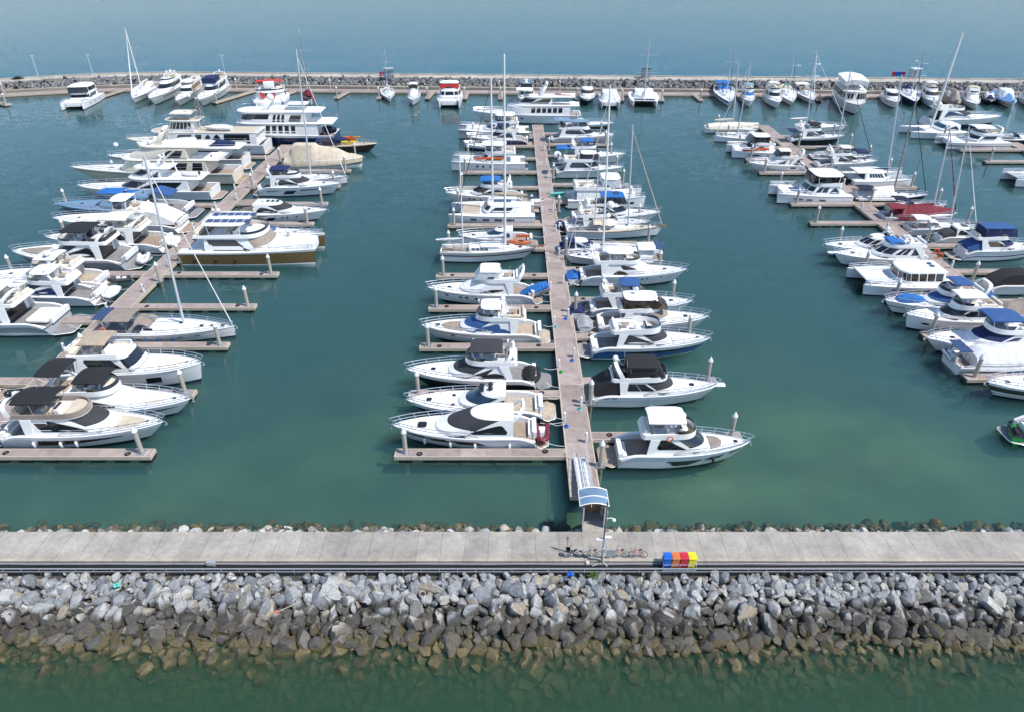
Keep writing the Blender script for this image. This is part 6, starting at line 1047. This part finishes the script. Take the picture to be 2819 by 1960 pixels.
b = put(sail,(2600,560,1.4),2440,'white sloop with navy cockpit awning squeezed behind the maroon tented boat','sloop with navy awning behind the maroon tent',SB,'sailing boat',bim='dnavy',spray='navy',sc2='white')
b = put(motor,(2414,442,2.0),2229,'white flybridge yacht with navy rear awning and dark arched windows on the east pontoon','yacht with navy rear awning',MY,'yacht',hx=(-.16,.24),hh=1.7,rk=.2,win=ARC,ws='black',fly=True,fx=(-.3,.08),bim='white',bx=(-.12,.04),bh=1.7,bk='gel',domes='r',hwin=[(.3,.32,.4,.6),(.6,.62,.45,.6)])
sheet(b,2.0,4.6,1.6,4.2,'navy',.25,.3,'canopy',2.0)
b = put(sail,(2400,428,1.5),2229,'navy hulled sailing boat with navy sail cover behind a white flybridge yacht','navy hulled boat with navy sail cover',SB,'sailing boat',hc='navy',mpx=2301,mpy=194,mtx=2342,sc2='navy',jib='black',jr=.07,spray='navy',mr=.14)
b = put(motor,(2323,373,2.1),2159,'white flybridge yacht with black hull sides and small black awning','flybridge yacht with black hull and small black awning',MY,'yacht',stripes=[(.07,.70,'black')],hx=(-.22,.22),hh=1.7,rk=.16,win=[(.44,.7,.3,.8,'fin'),(.66,.93,.2,.8,'arc')],fly=True,fx=(-.32,.08),bim='black',bx=(-.16,.04),bh=1.7,domes='d',sc='white')
sheet(b,-7.0,-4.9,1.6,3.4,'navy',.15,.15,'canopy',1.4)
b = put(sail,(2330,345,1.4),2190,'slender sloop with bare mast beyond the black hulled flybridge yacht','slender sloop beyond the black hulled yacht',SB,'sailing boat',mpx=2221,mpy=141,mtx=2249,jib='white',jr=.07,sc2='white')
# --- outermost pontoon
b = put(cat,(2485,352,1.7),2650,'big white racing catamaran with very tall leaning white mast','racing catamaran with the tall white mast',CT,'catamaran',dy=-1.5,B=8.2,hx=(-.32,.02),hh=1.6,hw=.36,lf=.1,rk=.12,win=[(.5,.92,.2,.8,'arc')],ws='gb',mpx=2562,mpy=92,mtx=2650,jib=None,sc2=None,mr=.30,mc='white',rail=False,bdx=.1,fdx=.2,boom=False)
b = put(cat,(2590,385,1.8),2767,'white power catamaran with purple hull stripe and white louvred sun roof','power catamaran with the purple stripe',CT,'catamaran',B=7.2,stripes=[(.5,.62,'maroon')],hx=(-.30,.12),hh=1.6,hw=.36,win=[(.5,.9,.2,.8,'slant')],fly=True,fx=(-.34,.06),bim='lgrey',bx=(-.2,.08),bh=1.7,domes='')
b = put(motor,(2755,321,2.6),2526,'long low white motor yacht with two tiers of navy side windows','long motor yacht with navy side windows',MY,'yacht',B=5.6,stripes=[(.07,.4,'navy')],hx=(-.3,.18),hh=1.9,rk=.2,win=[(.42,.95,.2,.8,'arc')],gl=('navy','glass'),ws='black',fly=True,fx=(-.36,.0),bim=None,domes='rd',asw=-.08,ah=2.2)
b = put(sail,(2880,375,1.5),2736,'navy blue sloop with dark sail cover on the outermost pontoon','navy sloop on the outermost pontoon',SB,'sailing boat',keep=1,Lx=14,hc='navy',mpx=2765,mpy=195,mtx=2819,sc2='black',jib=None,spray='navy',dy=-1)
b = put(cat,(2777,485,1.6),2960,'white catamaran bow with solar panel at the very edge of the photograph','catamaran bow with the solar panel',CT,'catamaran',dy=0,Lx=14,hx=(-.3,.05),net='grey',B=7)
b = put(motor,(2740,437,1.5),2830,'small motor boat with grey top lying between the outermost finger berths','small grey topped motor boat',MY,'motor boat',Lx=9,dy=9,hx=(-.2,.15),hh=1.0,bim='charcoal') if False else None
# --- far dock, bows towards the harbour
G2 = 'boats moored along the far breakwater dock'
def far(kind, bow, stern, label, short, name, cat_, **S): return put(kind, bow, stern[0], label, short, name, cat_, G2, stern=stern[1], **S)
b = far(cat,(193,283,2.4),(287,249),'white power catamaran with a big oval white roof at the far dock','catamaran with the big oval roof',CT,'catamaran',Lx=19,B=8,fb=2.0,fs=1.6,hx=(-.3,.16),hh=1.6,hw=.38,win=BAND,fly=True,fx=(-.34,.1),bim='white',bk='gel',bx=(-.34,.12),bh=2.2,bw=1.2,oval=True,encl='glass',ex=.3,arch=False,domes='',hwin=[(.3,.33,.5,.7),(.5,.53,.5,.7),(.7,.73,.5,.7)])
b = far(sail,(365,272,1.7),(428,240),'cream sailing yacht with white furled headsail at the far dock','cream sailing yacht at the far dock',SB,'sailing boat',hc='offwhite',mh=20.3,mx=.08,jib='white',jr=.22,sc2='cream',spray='cream',mr=.16,mc='white')
b = far(motor,(411,271,2.8),(505,235),'long white motor yacht with dark wraparound windows and sat domes at the far dock','long motor yacht with wraparound windows',MY,'yacht',B=6,fs=2.2,hx=(-.26,.2),hh=2.2,rk=.14,win=BAND,ws='glass',wsq=.5,fly=True,fx=(-.32,.02),domes='dDd',bim=None,hwin=[(.2,.8,.62,.72)],ax=.16)
b = far(motor,(485,279,2.2),(552,239),'wooden cabined white trawler at the far dock','wooden cabined trawler',MY,'fishing boat',B=4.8,fs=1.7,capc='wood',top='white',hx=(-.3,.12),hh=2.0,rk=.02,e=4,lf=.05,win=[(.5,.97,.05,.9,'rect')],gl=('wood','deck'),ws='wood' if False else 'glass',fly=True,fx=(-.4,.08),fh=.5,arch=False,bim='white',bx=(-.1,.06),bh=1.4,domes='')
b = far(motor,(547,275,2.7),(625,238),'white motor yacht with navy awning and cream upper deck at the far dock','yacht with navy awning at the far dock',MY,'yacht',hc='offwhite',B=5.8,fs=2.1,stripes=[(.6,.66,'charcoal')],hx=(-.28,.2),hh=2.2,rk=.08,win=BAND,ws='glass',fly=True,fx=(-.36,.1),bim='navy',bx=(-.1,.1),bh=2.2,bv=.4,encl='navy',ex=.1,domes='d',sc='beige')
aside(b,rib(2.6,1.5,'white','white',None),-12,.0,.1,.4,'little white inflatable floating behind the navy awning yacht','inflatable boat')
b = far(cat,(744,285,2.5),(752,246),'white dive catamaran with red doors and red roof awnings at the far dock','dive catamaran with red doors',CT,'catamaran',Lx=20,B=11,hx=(-.3,.12),hh=2.3,hw=.42,rk=.04,win=panes(4,.5,.9,.3,.8),ws=None,fly=True,fx=(-.4,.14),bim='red',bx=(-.36,-.2),bh=2.3,arch=False,domes='',fd='white',boot='navy')
for q in (-2.9,.1):
    mb = MB(); mb.box(2.42,2.5,q,q+1.2,2.4,4.3); mb.build('door',M('red'),b,0)
mb = MB()
for q in range(4): mb.box(2.42,2.46,-1.5+q*.36+ (1.5 if q>1 else 0),-1.2+q*.36+(1.5 if q>1 else 0),2.9,3.9)
mb.build('window',M('glass','glass'),b,0); mb = MB(); mb.slab(rrect(-1.5,2.0,1.6,.3),5.2,1.5); mb.build('wheelhouse',M('white'),b)
b = far(sail,(855,277,1.8),(838,248),'sailing boat under a dark red cover at the far dock','sailing boat under the dark red cover',SB,'sailing boat',Lx=13.5,hc='white',boot='maroon',stripes=[(.6,.66,'charcoal')],tarp=[(.12,1.3,.8),(.5,2.4,.5),(.9,1.2,.5)],tarpc='maroon',spray=None,mh=21,mx=.05,jib='charcoal',jr=.1,sc2='maroon',mr=.15)
b = far(sail,(1073,272,1.3),(1064,252),'small white day sailer with slim mast at the far dock','small day sailer at the far dock',SB,'sailing boat',mh=14.7,mx=.05,spray=None,sc2='white',jib=None,mr=.09)
b = far(motor,(1135,275,2.1),(1148,250),'white flybridge boat with pale awning bow on beside the day sailer','flybridge boat beside the day sailer',MY,'motor boat',Lx=14,hx=(-.24,.2),hh=1.8,rk=.12,ws='white',fly=True,fx=(-.3,.06),bim='lgrey',bx=(-.2,.04),bh=2.0,encl='charcoal',ex=.2,arch=False,domes='')
b = far(cat,(1236,281,2.2),(1243,249),'white passenger catamaran with red trimmed wheelhouse roof','passenger catamaran with red trimmed roof',CT,'catamaran',Lx=17,B=8,hx=(-.34,.14),hh=2.2,hw=.42,ws='glass',wsq=.5,mull=(-.3,-.1,.1,.3),win=BAND,fly=True,fx=(-.36,.06),bim='white',bk='gel',bx=(-.25,.04),bh=2.2,encl='red',ex=.1,bc=.1,arch=False,domes='',boot='navy')
b = far(motor,(1449,276,2.1),(1449,250),'grey bowed boat with solar panel roof moored bow on at the far dock','boat with the solar panel roof',MY,'motor boat',Lx=16,B=5.4,full=3,hx=(-.3,.2),hh=2.0,rk=.04,e=4,ws='glass',fly=True,fx=(-.34,.14),bim='white',bk='gel',bx=(-.3,.12),bh=2.1,encl='charcoal',ex=.1,arch=False,domes='',solar=[(-.17,-.2,1.4,.9),(-.17,.2,1.4,.9),(.02,-.2,1.4,.9),(.02,.2,1.4,.9)])
b = far(motor,(1618,274,2.0),(1614,250),'white sport boat with black hull and black roof glass at the far dock','sport boat with black hull at the far dock',MY,'motor boat',Lx=14,B=5,stripes=[(.07,.7,'black')],hx=(-.3,.14),hh=1.9,rk=.12,ws='black',wsq=.46,pad='white')
b = far(cat,(1681,284,2.0),(1672,250),'grey hulled power catamaran with white cabin moored next to the black sport boat','grey power catamaran next to the black sport boat',CT,'catamaran',Lx=15,B=6.8,hc='lgrey',hx=(-.34,.14),hh=1.9,hw=.4,rk=.06,ws='lgrey',win=BAND)
b = far(cat,(1776,281,1.8),(1764,250),'white sailing catamaran with tall mast facing bow on from the far dock','sailing catamaran facing bow on',CT,'catamaran',Lx=16,B=9.4,hx=(-.3,.12),hh=1.6,hw=.36,ws='white',win=BAND,mh=19.5,mx=.14,net='charcoal',sc2='white',jib=None,mr=.16,rail=False)
b = far(sail,(2008,281,1.7),(1985,250),'blue and white sailing boat with bright blue covers at the far dock','sailing boat with bright blue covers',SB,'sailing boat',stripes=[(.6,.9,'mblue')],mh=15.5,mx=.1,bim='blue',spray='blue',sc2='blue',jib='navy',jr=.1)
b = far(motor,(2066,279,2.2),(2042,248),'white boat with bright blue windscreen band and pale awning at the far dock','boat with bright blue windscreen band',MY,'motor boat',Lx=15,hx=(-.26,.2),hh=1.9,ws='blue',wsq=.46,fly=True,fx=(-.34,.08),bim='lblue',bx=(-.26,-.1),bh=1.6,arch=False,domes='')
b = far(motor,(2143,282,2.3),(2097,245),'white three level flybridge yacht at the far dock beside two small sloops','flybridge yacht beside two small sloops',MY,'yacht',Lx=18,hx=(-.26,.22),hh=1.9,win=ARC,ws='glass',wsq=.44,fly=True,fx=(-.34,.08),bim='white',bk='gel',bx=(-.26,-.04),bh=2.1,domes='',arch=False,hwin=[(.35,.45,.5,.75,'arc')])
b = far(sail,(2182,281,1.5),(2146,249),'small sloop with teal sail cover at the far dock','small sloop with the teal sail cover',SB,'sailing boat',mh=14,mx=.1,sc2='teal',spray='beige',bim=None,jib='navy',jr=.08)
b = far(sail,(2240,277,1.5),(2198,252),'white cruising sloop with two close masts behind it at the far dock','cruising sloop at the far dock',SB,'sailing boat',mh=14.5,mx=.1,sc2='white',jib='white',jr=.1,bim='lgrey')
b = far(big,(2364,290,3.2),(2294,243),'large white wooden excursion boat with canvas topped upper deck','excursion boat with canvas topped deck',MY,'excursion boat',Lx=25,B=7.6,hc='offwhite',top='offwhite',capc='taupe',full=3,fs=2.6,rake=2.6,tiers=[(-.42,.24,.46,2.4,panes(12,.02,.96,.35,.85),.0,.12,(-.44,.24,.48,.2))],ru=.6,plat=0)
sheet(b,-10,4,3.5,8.2,'offwhite',.5,1.3,'canopy',5.8,kind='cloth')
b = far(motor,(2469,282,2.2),(2416,246),'white hardtop cruiser beside the excursion boat at the far dock','hardtop cruiser beside the excursion boat',MY,'motor boat',Lx=17,hx=(-.24,.2),hh=1.8,ws='glass',hwin=PORTS)
b = far(sail,(2522,281,1.6),(2482,250),'navy hulled sloop with navy sail cover at the far dock','navy hulled sloop at the far dock',SB,'sailing boat',hc='navy',mh=15,mx=.1,sc2='navy',jib='navy',jr=.12,spray='navy')
b = far(motor,(2578,281,2.4),(2526,247),'white yacht with wide black windscreen next to the navy sloop','white yacht with wide black windscreen',MY,'yacht',Lx=18,hx=(-.26,.2),hh=2,ws='black',wsq=.48,fly=True,fx=(-.34,.02),bim='white',bk='gel',bx=(-.3,-.1),bh=1.9,domes='',arch=False)
b = far(motor,(2635,282,2.2),(2590,250),'boat hidden beneath a grey brown cover at the far dock','boat beneath the grey brown cover',MY,'covered boat',Lx=15,hc='taupe',win=[],ws=None,rail=False,ant=0)
tarp(b,Hull(15,4.6,2.2,1.45),[(.03,1.4,.8),(.3,2.6,.8),(.55,2.8,.4),(.98,.5,.3)],'taupe',.9)
b = far(motor,(2688,287,2.0),(2640,250),'white flybridge cruiser with beige canvas enclosure at the far dock','cruiser with beige canvas enclosure',MY,'motor boat',Lx=16,hx=(-.24,.18),ws='beige' if False else 'white',fly=True,fx=(-.32,.06),bim='beige',bx=(-.24,-.02),bh=2.0,encl='offwhite',domes='',arch=False)
tarp(b,Hull(16,4.7,2,1.3),[(.02,1.8,1.0),(.3,2.9,.8),(.34,.5,.5)],'lgrey',.2)
b = far(motor,(2730,278,1.5),(2702,252),'small black covered runabout at the far dock','small black covered runabout',MY,'motor boat',Lx=11,hc='dnavy',win=[],ws=None,ant=0,rail=False)
tarp(b,Hull(11,3.6,1.5,1.0),[(.05,.7,.5),(.4,1.5,.5),(.9,.4,.3)],'dnavy',.4)
b = far(motor,(2790,284,2.0),(2725,247),'long wooden boat beneath a pale blue tarpaulin at the far dock','wooden boat beneath the pale blue tarpaulin',MY,'covered boat',Lx=20,hc='cream',stripes=[(.4,.5,'navy')],win=[],ws=None,ant=0,rail=False,plat=0)
PAL['tarpblue'] = (.17,.33,.62); tarp(b,Hull(20,5.2,2.0,1.35),[(.02,1.0,.5),(.3,2.0,.3),(.7,1.7,.3),(.97,.5,.2)],'tarpblue',.25)
b = far(motor,(2850,283,2.1),(2795,248),'white cruiser with rounded canvas top partly outside the photograph at the far dock','cruiser with the rounded canvas top',MY,'motor boat',Lx=16,fly=True,bim='offwhite')
# ------------------------------------------------------------------ piles, service pedestals, figures
def nearest(x, y, used, what, full):
    c = []
    for s, a, b in BOATS:
        for e, q in (('bow', a), ('stern', b)):
            c.append(((q[0]-x)**2+(q[1]-y)**2, s, e))
    for _, s, e in sorted(c):
        l = f'{what} by {e} of the {s}'
        if l not in used: used.add(l); return l
used = set()
pile = empty('mooring_pile'); mb = MB(); mb.lathe((0,0,0),[(.24,-3),(.24,3.3)],14); mb.build('shaft', M('concr','deck'), pile, 60)
mb = MB(); mb.lathe((0,0,0),[(.245,-.6),(.247,.38),(.245,.5)],14); mb.build('weed_band', M('dirty','deck'), pile, 60)
mb = MB(); mb.lathe((0,0,3.3),[(.30,0),(.30,.12),(.02,.62)],14); mb.build('cap', M('white'), pile, 30)
mb = MB(); mb.box(-.42,.42,-.42,-.3,.5,.66); mb.box(-.42,.42,.3,.42,.5,.66); mb.box(-.42,-.3,-.297,.297,.5,.66); mb.box(.3,.42,-.297,.297,.5,.66); mb.build('collar', M('silver','metal'), pile, 0)
for i, (x,y) in enumerate(PILES):
    p = pile if i == 0 else copy_tree(pile); p.location = (x,y,random.uniform(-.1,.15)); p.rotation_euler = (0,0,random.uniform(-.1,.1))
    tag(p, nearest(x,y,used,'white capped pile',0), 'mooring pile', 'concrete mooring piles')
ped = empty('service_pedestal'); mb = MB(); mb.slab(rrect(-.14,.14,.17,.05,3),0,1.25,0,.05,.03); mb.build('cabinet', M('white'), ped, 30)
mb = MB(); mb.box(-.16,.16,-.19,.19,0,.06); mb.build('base', M('grey'), ped, 0); mb = MB(); mb.box(-.145,-.13,-.1,.1,.75,1.1); mb.box(.13,.145,-.1,.1,.75,1.1); mb.build('socket_panel', M('charcoal'), ped, 0)
PEDS = [(5.82,60.3+10.85*k) for k in range(12)]+[(7.9,y) for y in (56.8,63.2,73.8,84.3,94.9,105.6,116.1,125.9,136.5,147,157.5,168,178.5)]+[(-55.3,y) for y in (70,80.5,92,101,112,122,133,143.5,154,164)]+[(-57.7,y) for y in (75,86,106,117,128,139,150,160)]+[(67.9,y) for y in (84,95,106,117,127.5,138,149)]+[(70.6,y) for y in (90,100.5,111,121.5,132,142.5,153)]
for i, (x,y) in enumerate(PEDS):
    p = ped if i == 0 else copy_tree(ped); p.location = (x,y,.6); p.rotation_euler = (0,0,random.uniform(-.06,.06)); tag(p, nearest(x,y,used,'white power pedestal',0), 'service pedestal', 'power pedestals on the pontoons')
for i, (x,y,c,lab) in enumerate(((5.95,59.4,'bblue','blue coiled hose beside the pedestal behind the maroon inflatable'),(6.05,70.2,'green','green coiled hose by the pedestal near the black awning yacht'),(7.6,72.9,'bblue','blue coiled hose by the pedestal near the blue sided yacht'),(7.7,62.6,'teal','teal coiled hose by the pedestal near the black canvas cruiser'),(7.5,83.6,'bblue','blue coiled hose by the pedestal near the enclosed hardtop yacht'),(-57.2,85.2,'bblue','blue coiled hose on the west pontoon beside the wing strut yacht'),(5.95,81.3,'teal','green coiled hose near the blue window cover yacht'))):
    mb = MB()
    for k in range(3): mb.tube([((.26-.04*k)*cos(a),(.26-.04*k)*sin(a),.04+.06*k) for a in [j*pi/8 for j in range(16)]],.04,0,5,closed=True)
    o = mb.build('coiled_hose', M(c,'rubber')); o.location = (x,y,.61); tag(o, lab, 'hose')
def rope(a, c, sag, label):
    a, c = Vector(a), Vector(c); mb = MB(); mb.tube([a.lerp(c,i/8)-Vector((0,0,sag*sin(pi*i/8))) for i in range(9)], .03, 0, 5); tag(mb.build('mooring_rope', M('offwhite','cloth')), label, 'rope')
rope((4.2,59.6,1.0),(5.75,59.9,.66),.35,'pale mooring rope from the maroon inflatable yacht to the centre pontoon')
rope((8.9,76.5,.9),(8.45,73.2,.66),.3,'white mooring rope from the blue sided yacht to the centre pontoon')
rope((9.8,96.0,1.2),(8.45,93.6,.66),.35,'sagging white rope between the blue stern tender and the centre pontoon')
rope((-54.5,103.2,2.2),(-43.5,103.0,2.0),1.6,'long white rope sagging along the olive brown catamaran hull')
rope((4.6,90.2,1.2),(5.75,91.5,.66),.3,'white mooring rope near the long blue tender cover')
ru_ = set()
for sh, X1, X2 in list(BOATS):
    if X2[1] < 118 and abs(X1[1]-X2[1]) < 2 and -60.5 < X2[0] < 75:
        xe = min((5.75,8.45,-55.05,-57.95,67.75,70.75), key=lambda q: abs(q-X2[0])); sg = 1 if xe > X2[0] else -1
        if abs(xe-X2[0]) > 8: continue
        rope((X2[0]-sg*.9,X2[1]-1.5,1.15),(xe,X2[1]-2.0,.66),.25,'near stern rope of the '+sh); rope((X2[0]-sg*.9,X2[1]+1.4,1.15),(xe,X2[1]+2.2,.66),.2,'far stern rope of the '+sh)
used2 = set()
for f in cl[:6]+cr[:5]+lr[:5]:
    dx = f[2]-f[0]
    for k in (.12,.86):
        x = f[0]+dx*k; y = f[1]+random.uniform(-.25,.25); mb = MB()
        for q in range(3): mb.tube([((.3-.07*q)*cos(a),(.3-.07*q)*sin(a),.03+.035*q) for a in [j*pi/7 for j in range(14)]],.035,0,5,closed=True)
        o = mb.build('rope_coil', M('black','rubber')); o.location = (x,y,.6); tag(o, nearest(x,y,used2,'black rope coil',0), 'rope coil', 'rope coils on the finger berths')
rope((8.4,66.6,1.0),(8.45,64.6,.66),.2,'white mooring rope of the black canvas cruiser')
def figure(name, loc, rz, joints, radii, skin, shirt, trousers, hair, label):
    """a person: one skinned body with hair and clothing as children"""
    root = empty(name, loc, rz); J = {k: Vector(v) for k, v in joints.items()}
    E = [('pelvis','waist'),('waist','chest'),('chest','neck'),('neck','head'),('head','crown'),('chest','shl'),('shl','ell'),('ell','hal'),('chest','shr'),('shr','elr'),('elr','har'),('pelvis','hil'),('hil','knl'),('knl','anl'),('anl','tol'),('pelvis','hir'),('hir','knr'),('knr','anr'),('anr','tor')]
    R = dict(pelvis=.15,waist=.13,chest=.16,neck=.06,head=.10,crown=.085,shl=.075,ell=.05,hal=.04,shr=.075,elr=.05,har=.04,hil=.10,knl=.065,anl=.045,tol=.04,hir=.10,knr=.065,anr=.045,tor=.04)
    def body(nm, keys, grow, mat):
        ks = [k for k in J if k in keys]; ix = {k:i for i,k in enumerate(ks)}; me = bpy.data.meshes.new(nm); me.from_pydata([J[k] for k in ks],[(ix[a],ix[b]) for a,b in E if a in ix and b in ix],[]); o = bpy.data.objects.new(nm,me); COL.objects.link(o); o.parent = root
        md = o.modifiers.new('skin','SKIN')
        for k,i in ix.items():
            q = me.skin_vertices[0].data[i]; q.radius = (R[k]*grow,R[k]*grow*.85); q.use_root = k in ('pelvis','chest') and i == min(ix[x] for x in ix if x in ('pelvis','chest'))
        sb = o.modifiers.new('sub','SUBSURF'); sb.levels = sb.render_levels = 1; me.materials.append(mat); return o
    body('body', set(J), 1, skin); body('shirt', {'pelvis','waist','chest','shl','ell','shr','elr'} if shirt else set(), 1.12, shirt) if shirt else None
    body('shorts', {'pelvis','hil','knl','hir','knr'}, 1.14, trousers); mb = MB(); c = J['crown']; mb.ball((c.x-.01,c.y,c.z-.01),.105,0,.9,10); mb.build('hair', hair, root, 60); return tag(root, label, 'person')
PAL.update(skin=(.38,.20,.13), hair=(.015,.012,.01))
stand = dict(pelvis=(0,0,.92),waist=(0,0,1.08),chest=(.02,0,1.32),neck=(.03,0,1.48),head=(.06,0,1.60),crown=(.04,0,1.68),shl=(.02,.19,1.40),ell=(.06,.25,1.13),hal=(.22,.2,.98),shr=(.02,-.19,1.40),elr=(.04,-.26,1.13),har=(.2,-.22,1.0),hil=(0,.1,.88),knl=(.04,.11,.48),anl=(0,.12,.08),tol=(.15,.13,.04),hir=(0,-.1,.88),knr=(.02,-.11,.48),anr=(-.03,-.12,.08),tor=(.13,-.13,.04))
bend = dict(stand); bend.update(pelvis=(-.1,0,.62),waist=(.05,0,.78),chest=(.25,0,.9),neck=(.38,0,.98),head=(.48,0,1.02),crown=(.52,0,1.08),shl=(.25,.19,.92),ell=(.42,.24,.7),hal=(.5,.15,.45),shr=(.25,-.19,.92),elr=(.42,-.24,.7),har=(.5,-.15,.45),hil=(-.1,.1,.58),knl=(.25,.14,.45),anl=(.02,.12,.08),tol=(.16,.13,.04),hir=(-.1,-.1,.58),knr=(.25,-.14,.45),anr=(.02,-.12,.08),tor=(.16,-.13,.04))
sit = dict(bend); sit.update(pelvis=(0,0,.12),waist=(-.05,0,.3),chest=(-.08,0,.55),neck=(-.06,0,.72),head=(-.02,0,.83),crown=(-.03,0,.91),shl=(-.08,.19,.62),ell=(.0,.28,.36),hal=(.22,.2,.25),shr=(-.08,-.19,.62),elr=(-.02,-.28,.36),har=(.2,-.24,.3),hil=(.05,.1,.12),knl=(.45,.13,.16),anl=(.5,.13,-.28),tol=(.63,.14,-.3),hir=(.05,-.1,.12),knr=(.45,-.14,.16),anr=(.5,-.13,-.28),tor=(.63,-.14,-.3))
sk = M('skin','rubber')
figure('person',(23.0,178.2,2.25),.6,stand,None,sk,M('lblue','cloth'),M('dnavy','cloth'),M('hair','cloth'),'person in pale blue shirt and dark shorts standing on the explorer yacht bow')
figure('person',(24.2,177.2,2.3),2.4,bend,None,sk,M('steelblue','cloth'),M('charcoal','cloth'),M('hair','cloth'),'person crouching over the foredeck of the grey explorer yacht')
a = ground(2208,437,2.6); figure('person',(a[0],a[1],2.2),2.6,sit,None,sk,None,M('charcoal','cloth'),M('hair','cloth'),'bare chested person sitting in the cockpit of a white cruiser')
# ------------------------------------------------------------------ gates, lamps and bins on the far breakwater
for px, lab, c in ((1072,'grey gate shelter on the far breakwater above the small day sailer','grey'),(2512,'white roofed gate shelter on the far breakwater behind the navy sloop','lgrey'),(1775,'low dark gate shelter on the far breakwater behind the bow on catamaran','charcoal')):
    x,y = ground(px,216,3.); r = empty('gate_shelter',(x,y-.5,2.9)); tag(r,lab,'gate shelter')
    mb = MB()
    for sx in (-1.2,1.2):
        for yy in (-1,1): mb.box(sx-.1,sx+.1,yy-.1,yy+.1,0,3.2)
    mb.build('post',M('grey','metal'),r,0)
    mb = MB(); mb.slab(rrect(-1.6,1.6,1.5,.3),3.2,.15,0,.25); mb.build('roof',M(c),r,30); mb = MB(); mb.box(-1.05,1.05,-.05,.05,0,2.6); mb.build('door',M('grey'),r,0); mb = MB(); mb.box(-.9,.9,-8.6,-1.0,-1.9,-1.75); mb.build('ramp',M('lgrey','deck'),r,0)
for px0, lab in ((1040,'cluster'),(2450,'cluster')):
    for k, (c, nm) in enumerate((('bred','red'),('bblue','blue'),('bblue','second blue'),('bred','second red')) if px0 > 2000 else (('bred','red'),('bblue','blue'))):
        x,y = ground(px0+9+k*9,210,3.); bn = empty('wheelie_bin',(x,y,3.0)); mb = MB(); mb.box(-.4,.4,-.4,.4,0,1.2,0,-.06,-.06); mb.build('body',M(c,'rubber'),bn,0); mb = MB(); mb.slab(rrect(-.5,.5,.5,.15),1.2,.15,0,.05); mb.build('lid',M(c,'rubber'),bn,30)
        tag(bn, f'{nm} bin on the far breakwater near the {"white roofed" if px0 > 2000 else "grey"} gate shelter', 'bin', 'bins on the far breakwater')
for px, py, lab in ((107,207,'slim white lamp post on the curving end of the far breakwater'),(258,204,'slim white lamp post on the far breakwater behind the oval roof catamaran'),(622,206,'slim white lamp post on the far breakwater behind the navy awning yacht'),(2505,222,'slim white lamp post next to the white roofed gate shelter')):
    x,y = ground(px,py,3.3); r = empty('lamp_post',(x,y-.6,3.0)); mb = MB(); mb.tube([(0,0,0),(0,0,6.5)],.07,0,6,.05); mb.build('pole',M('white'),r); mb = MB(); mb.box(-.6,.6,-.15,.15,6.45,6.6); mb.build('lamp_head',M('white'),r,0); tag(r,lab,'lamp post')
# life rings on the east pontoon
for q,(px,py) in enumerate(((2580,688),(2590,700))):
    x,y = ground(px,py,1.4); mb = MB(); mb.tube([(.4*cos(a),0,.4*sin(a)) for a in [i*pi/8 for i in range(16)]],.11,0,6,closed=True); o = mb.build('life_ring',M('orange','rubber')); o.location = (x,y,1.1); tag(o,'upper orange life ring on the east pontoon' if q == 0 else 'lower orange life ring on the east pontoon next to the first','life ring')
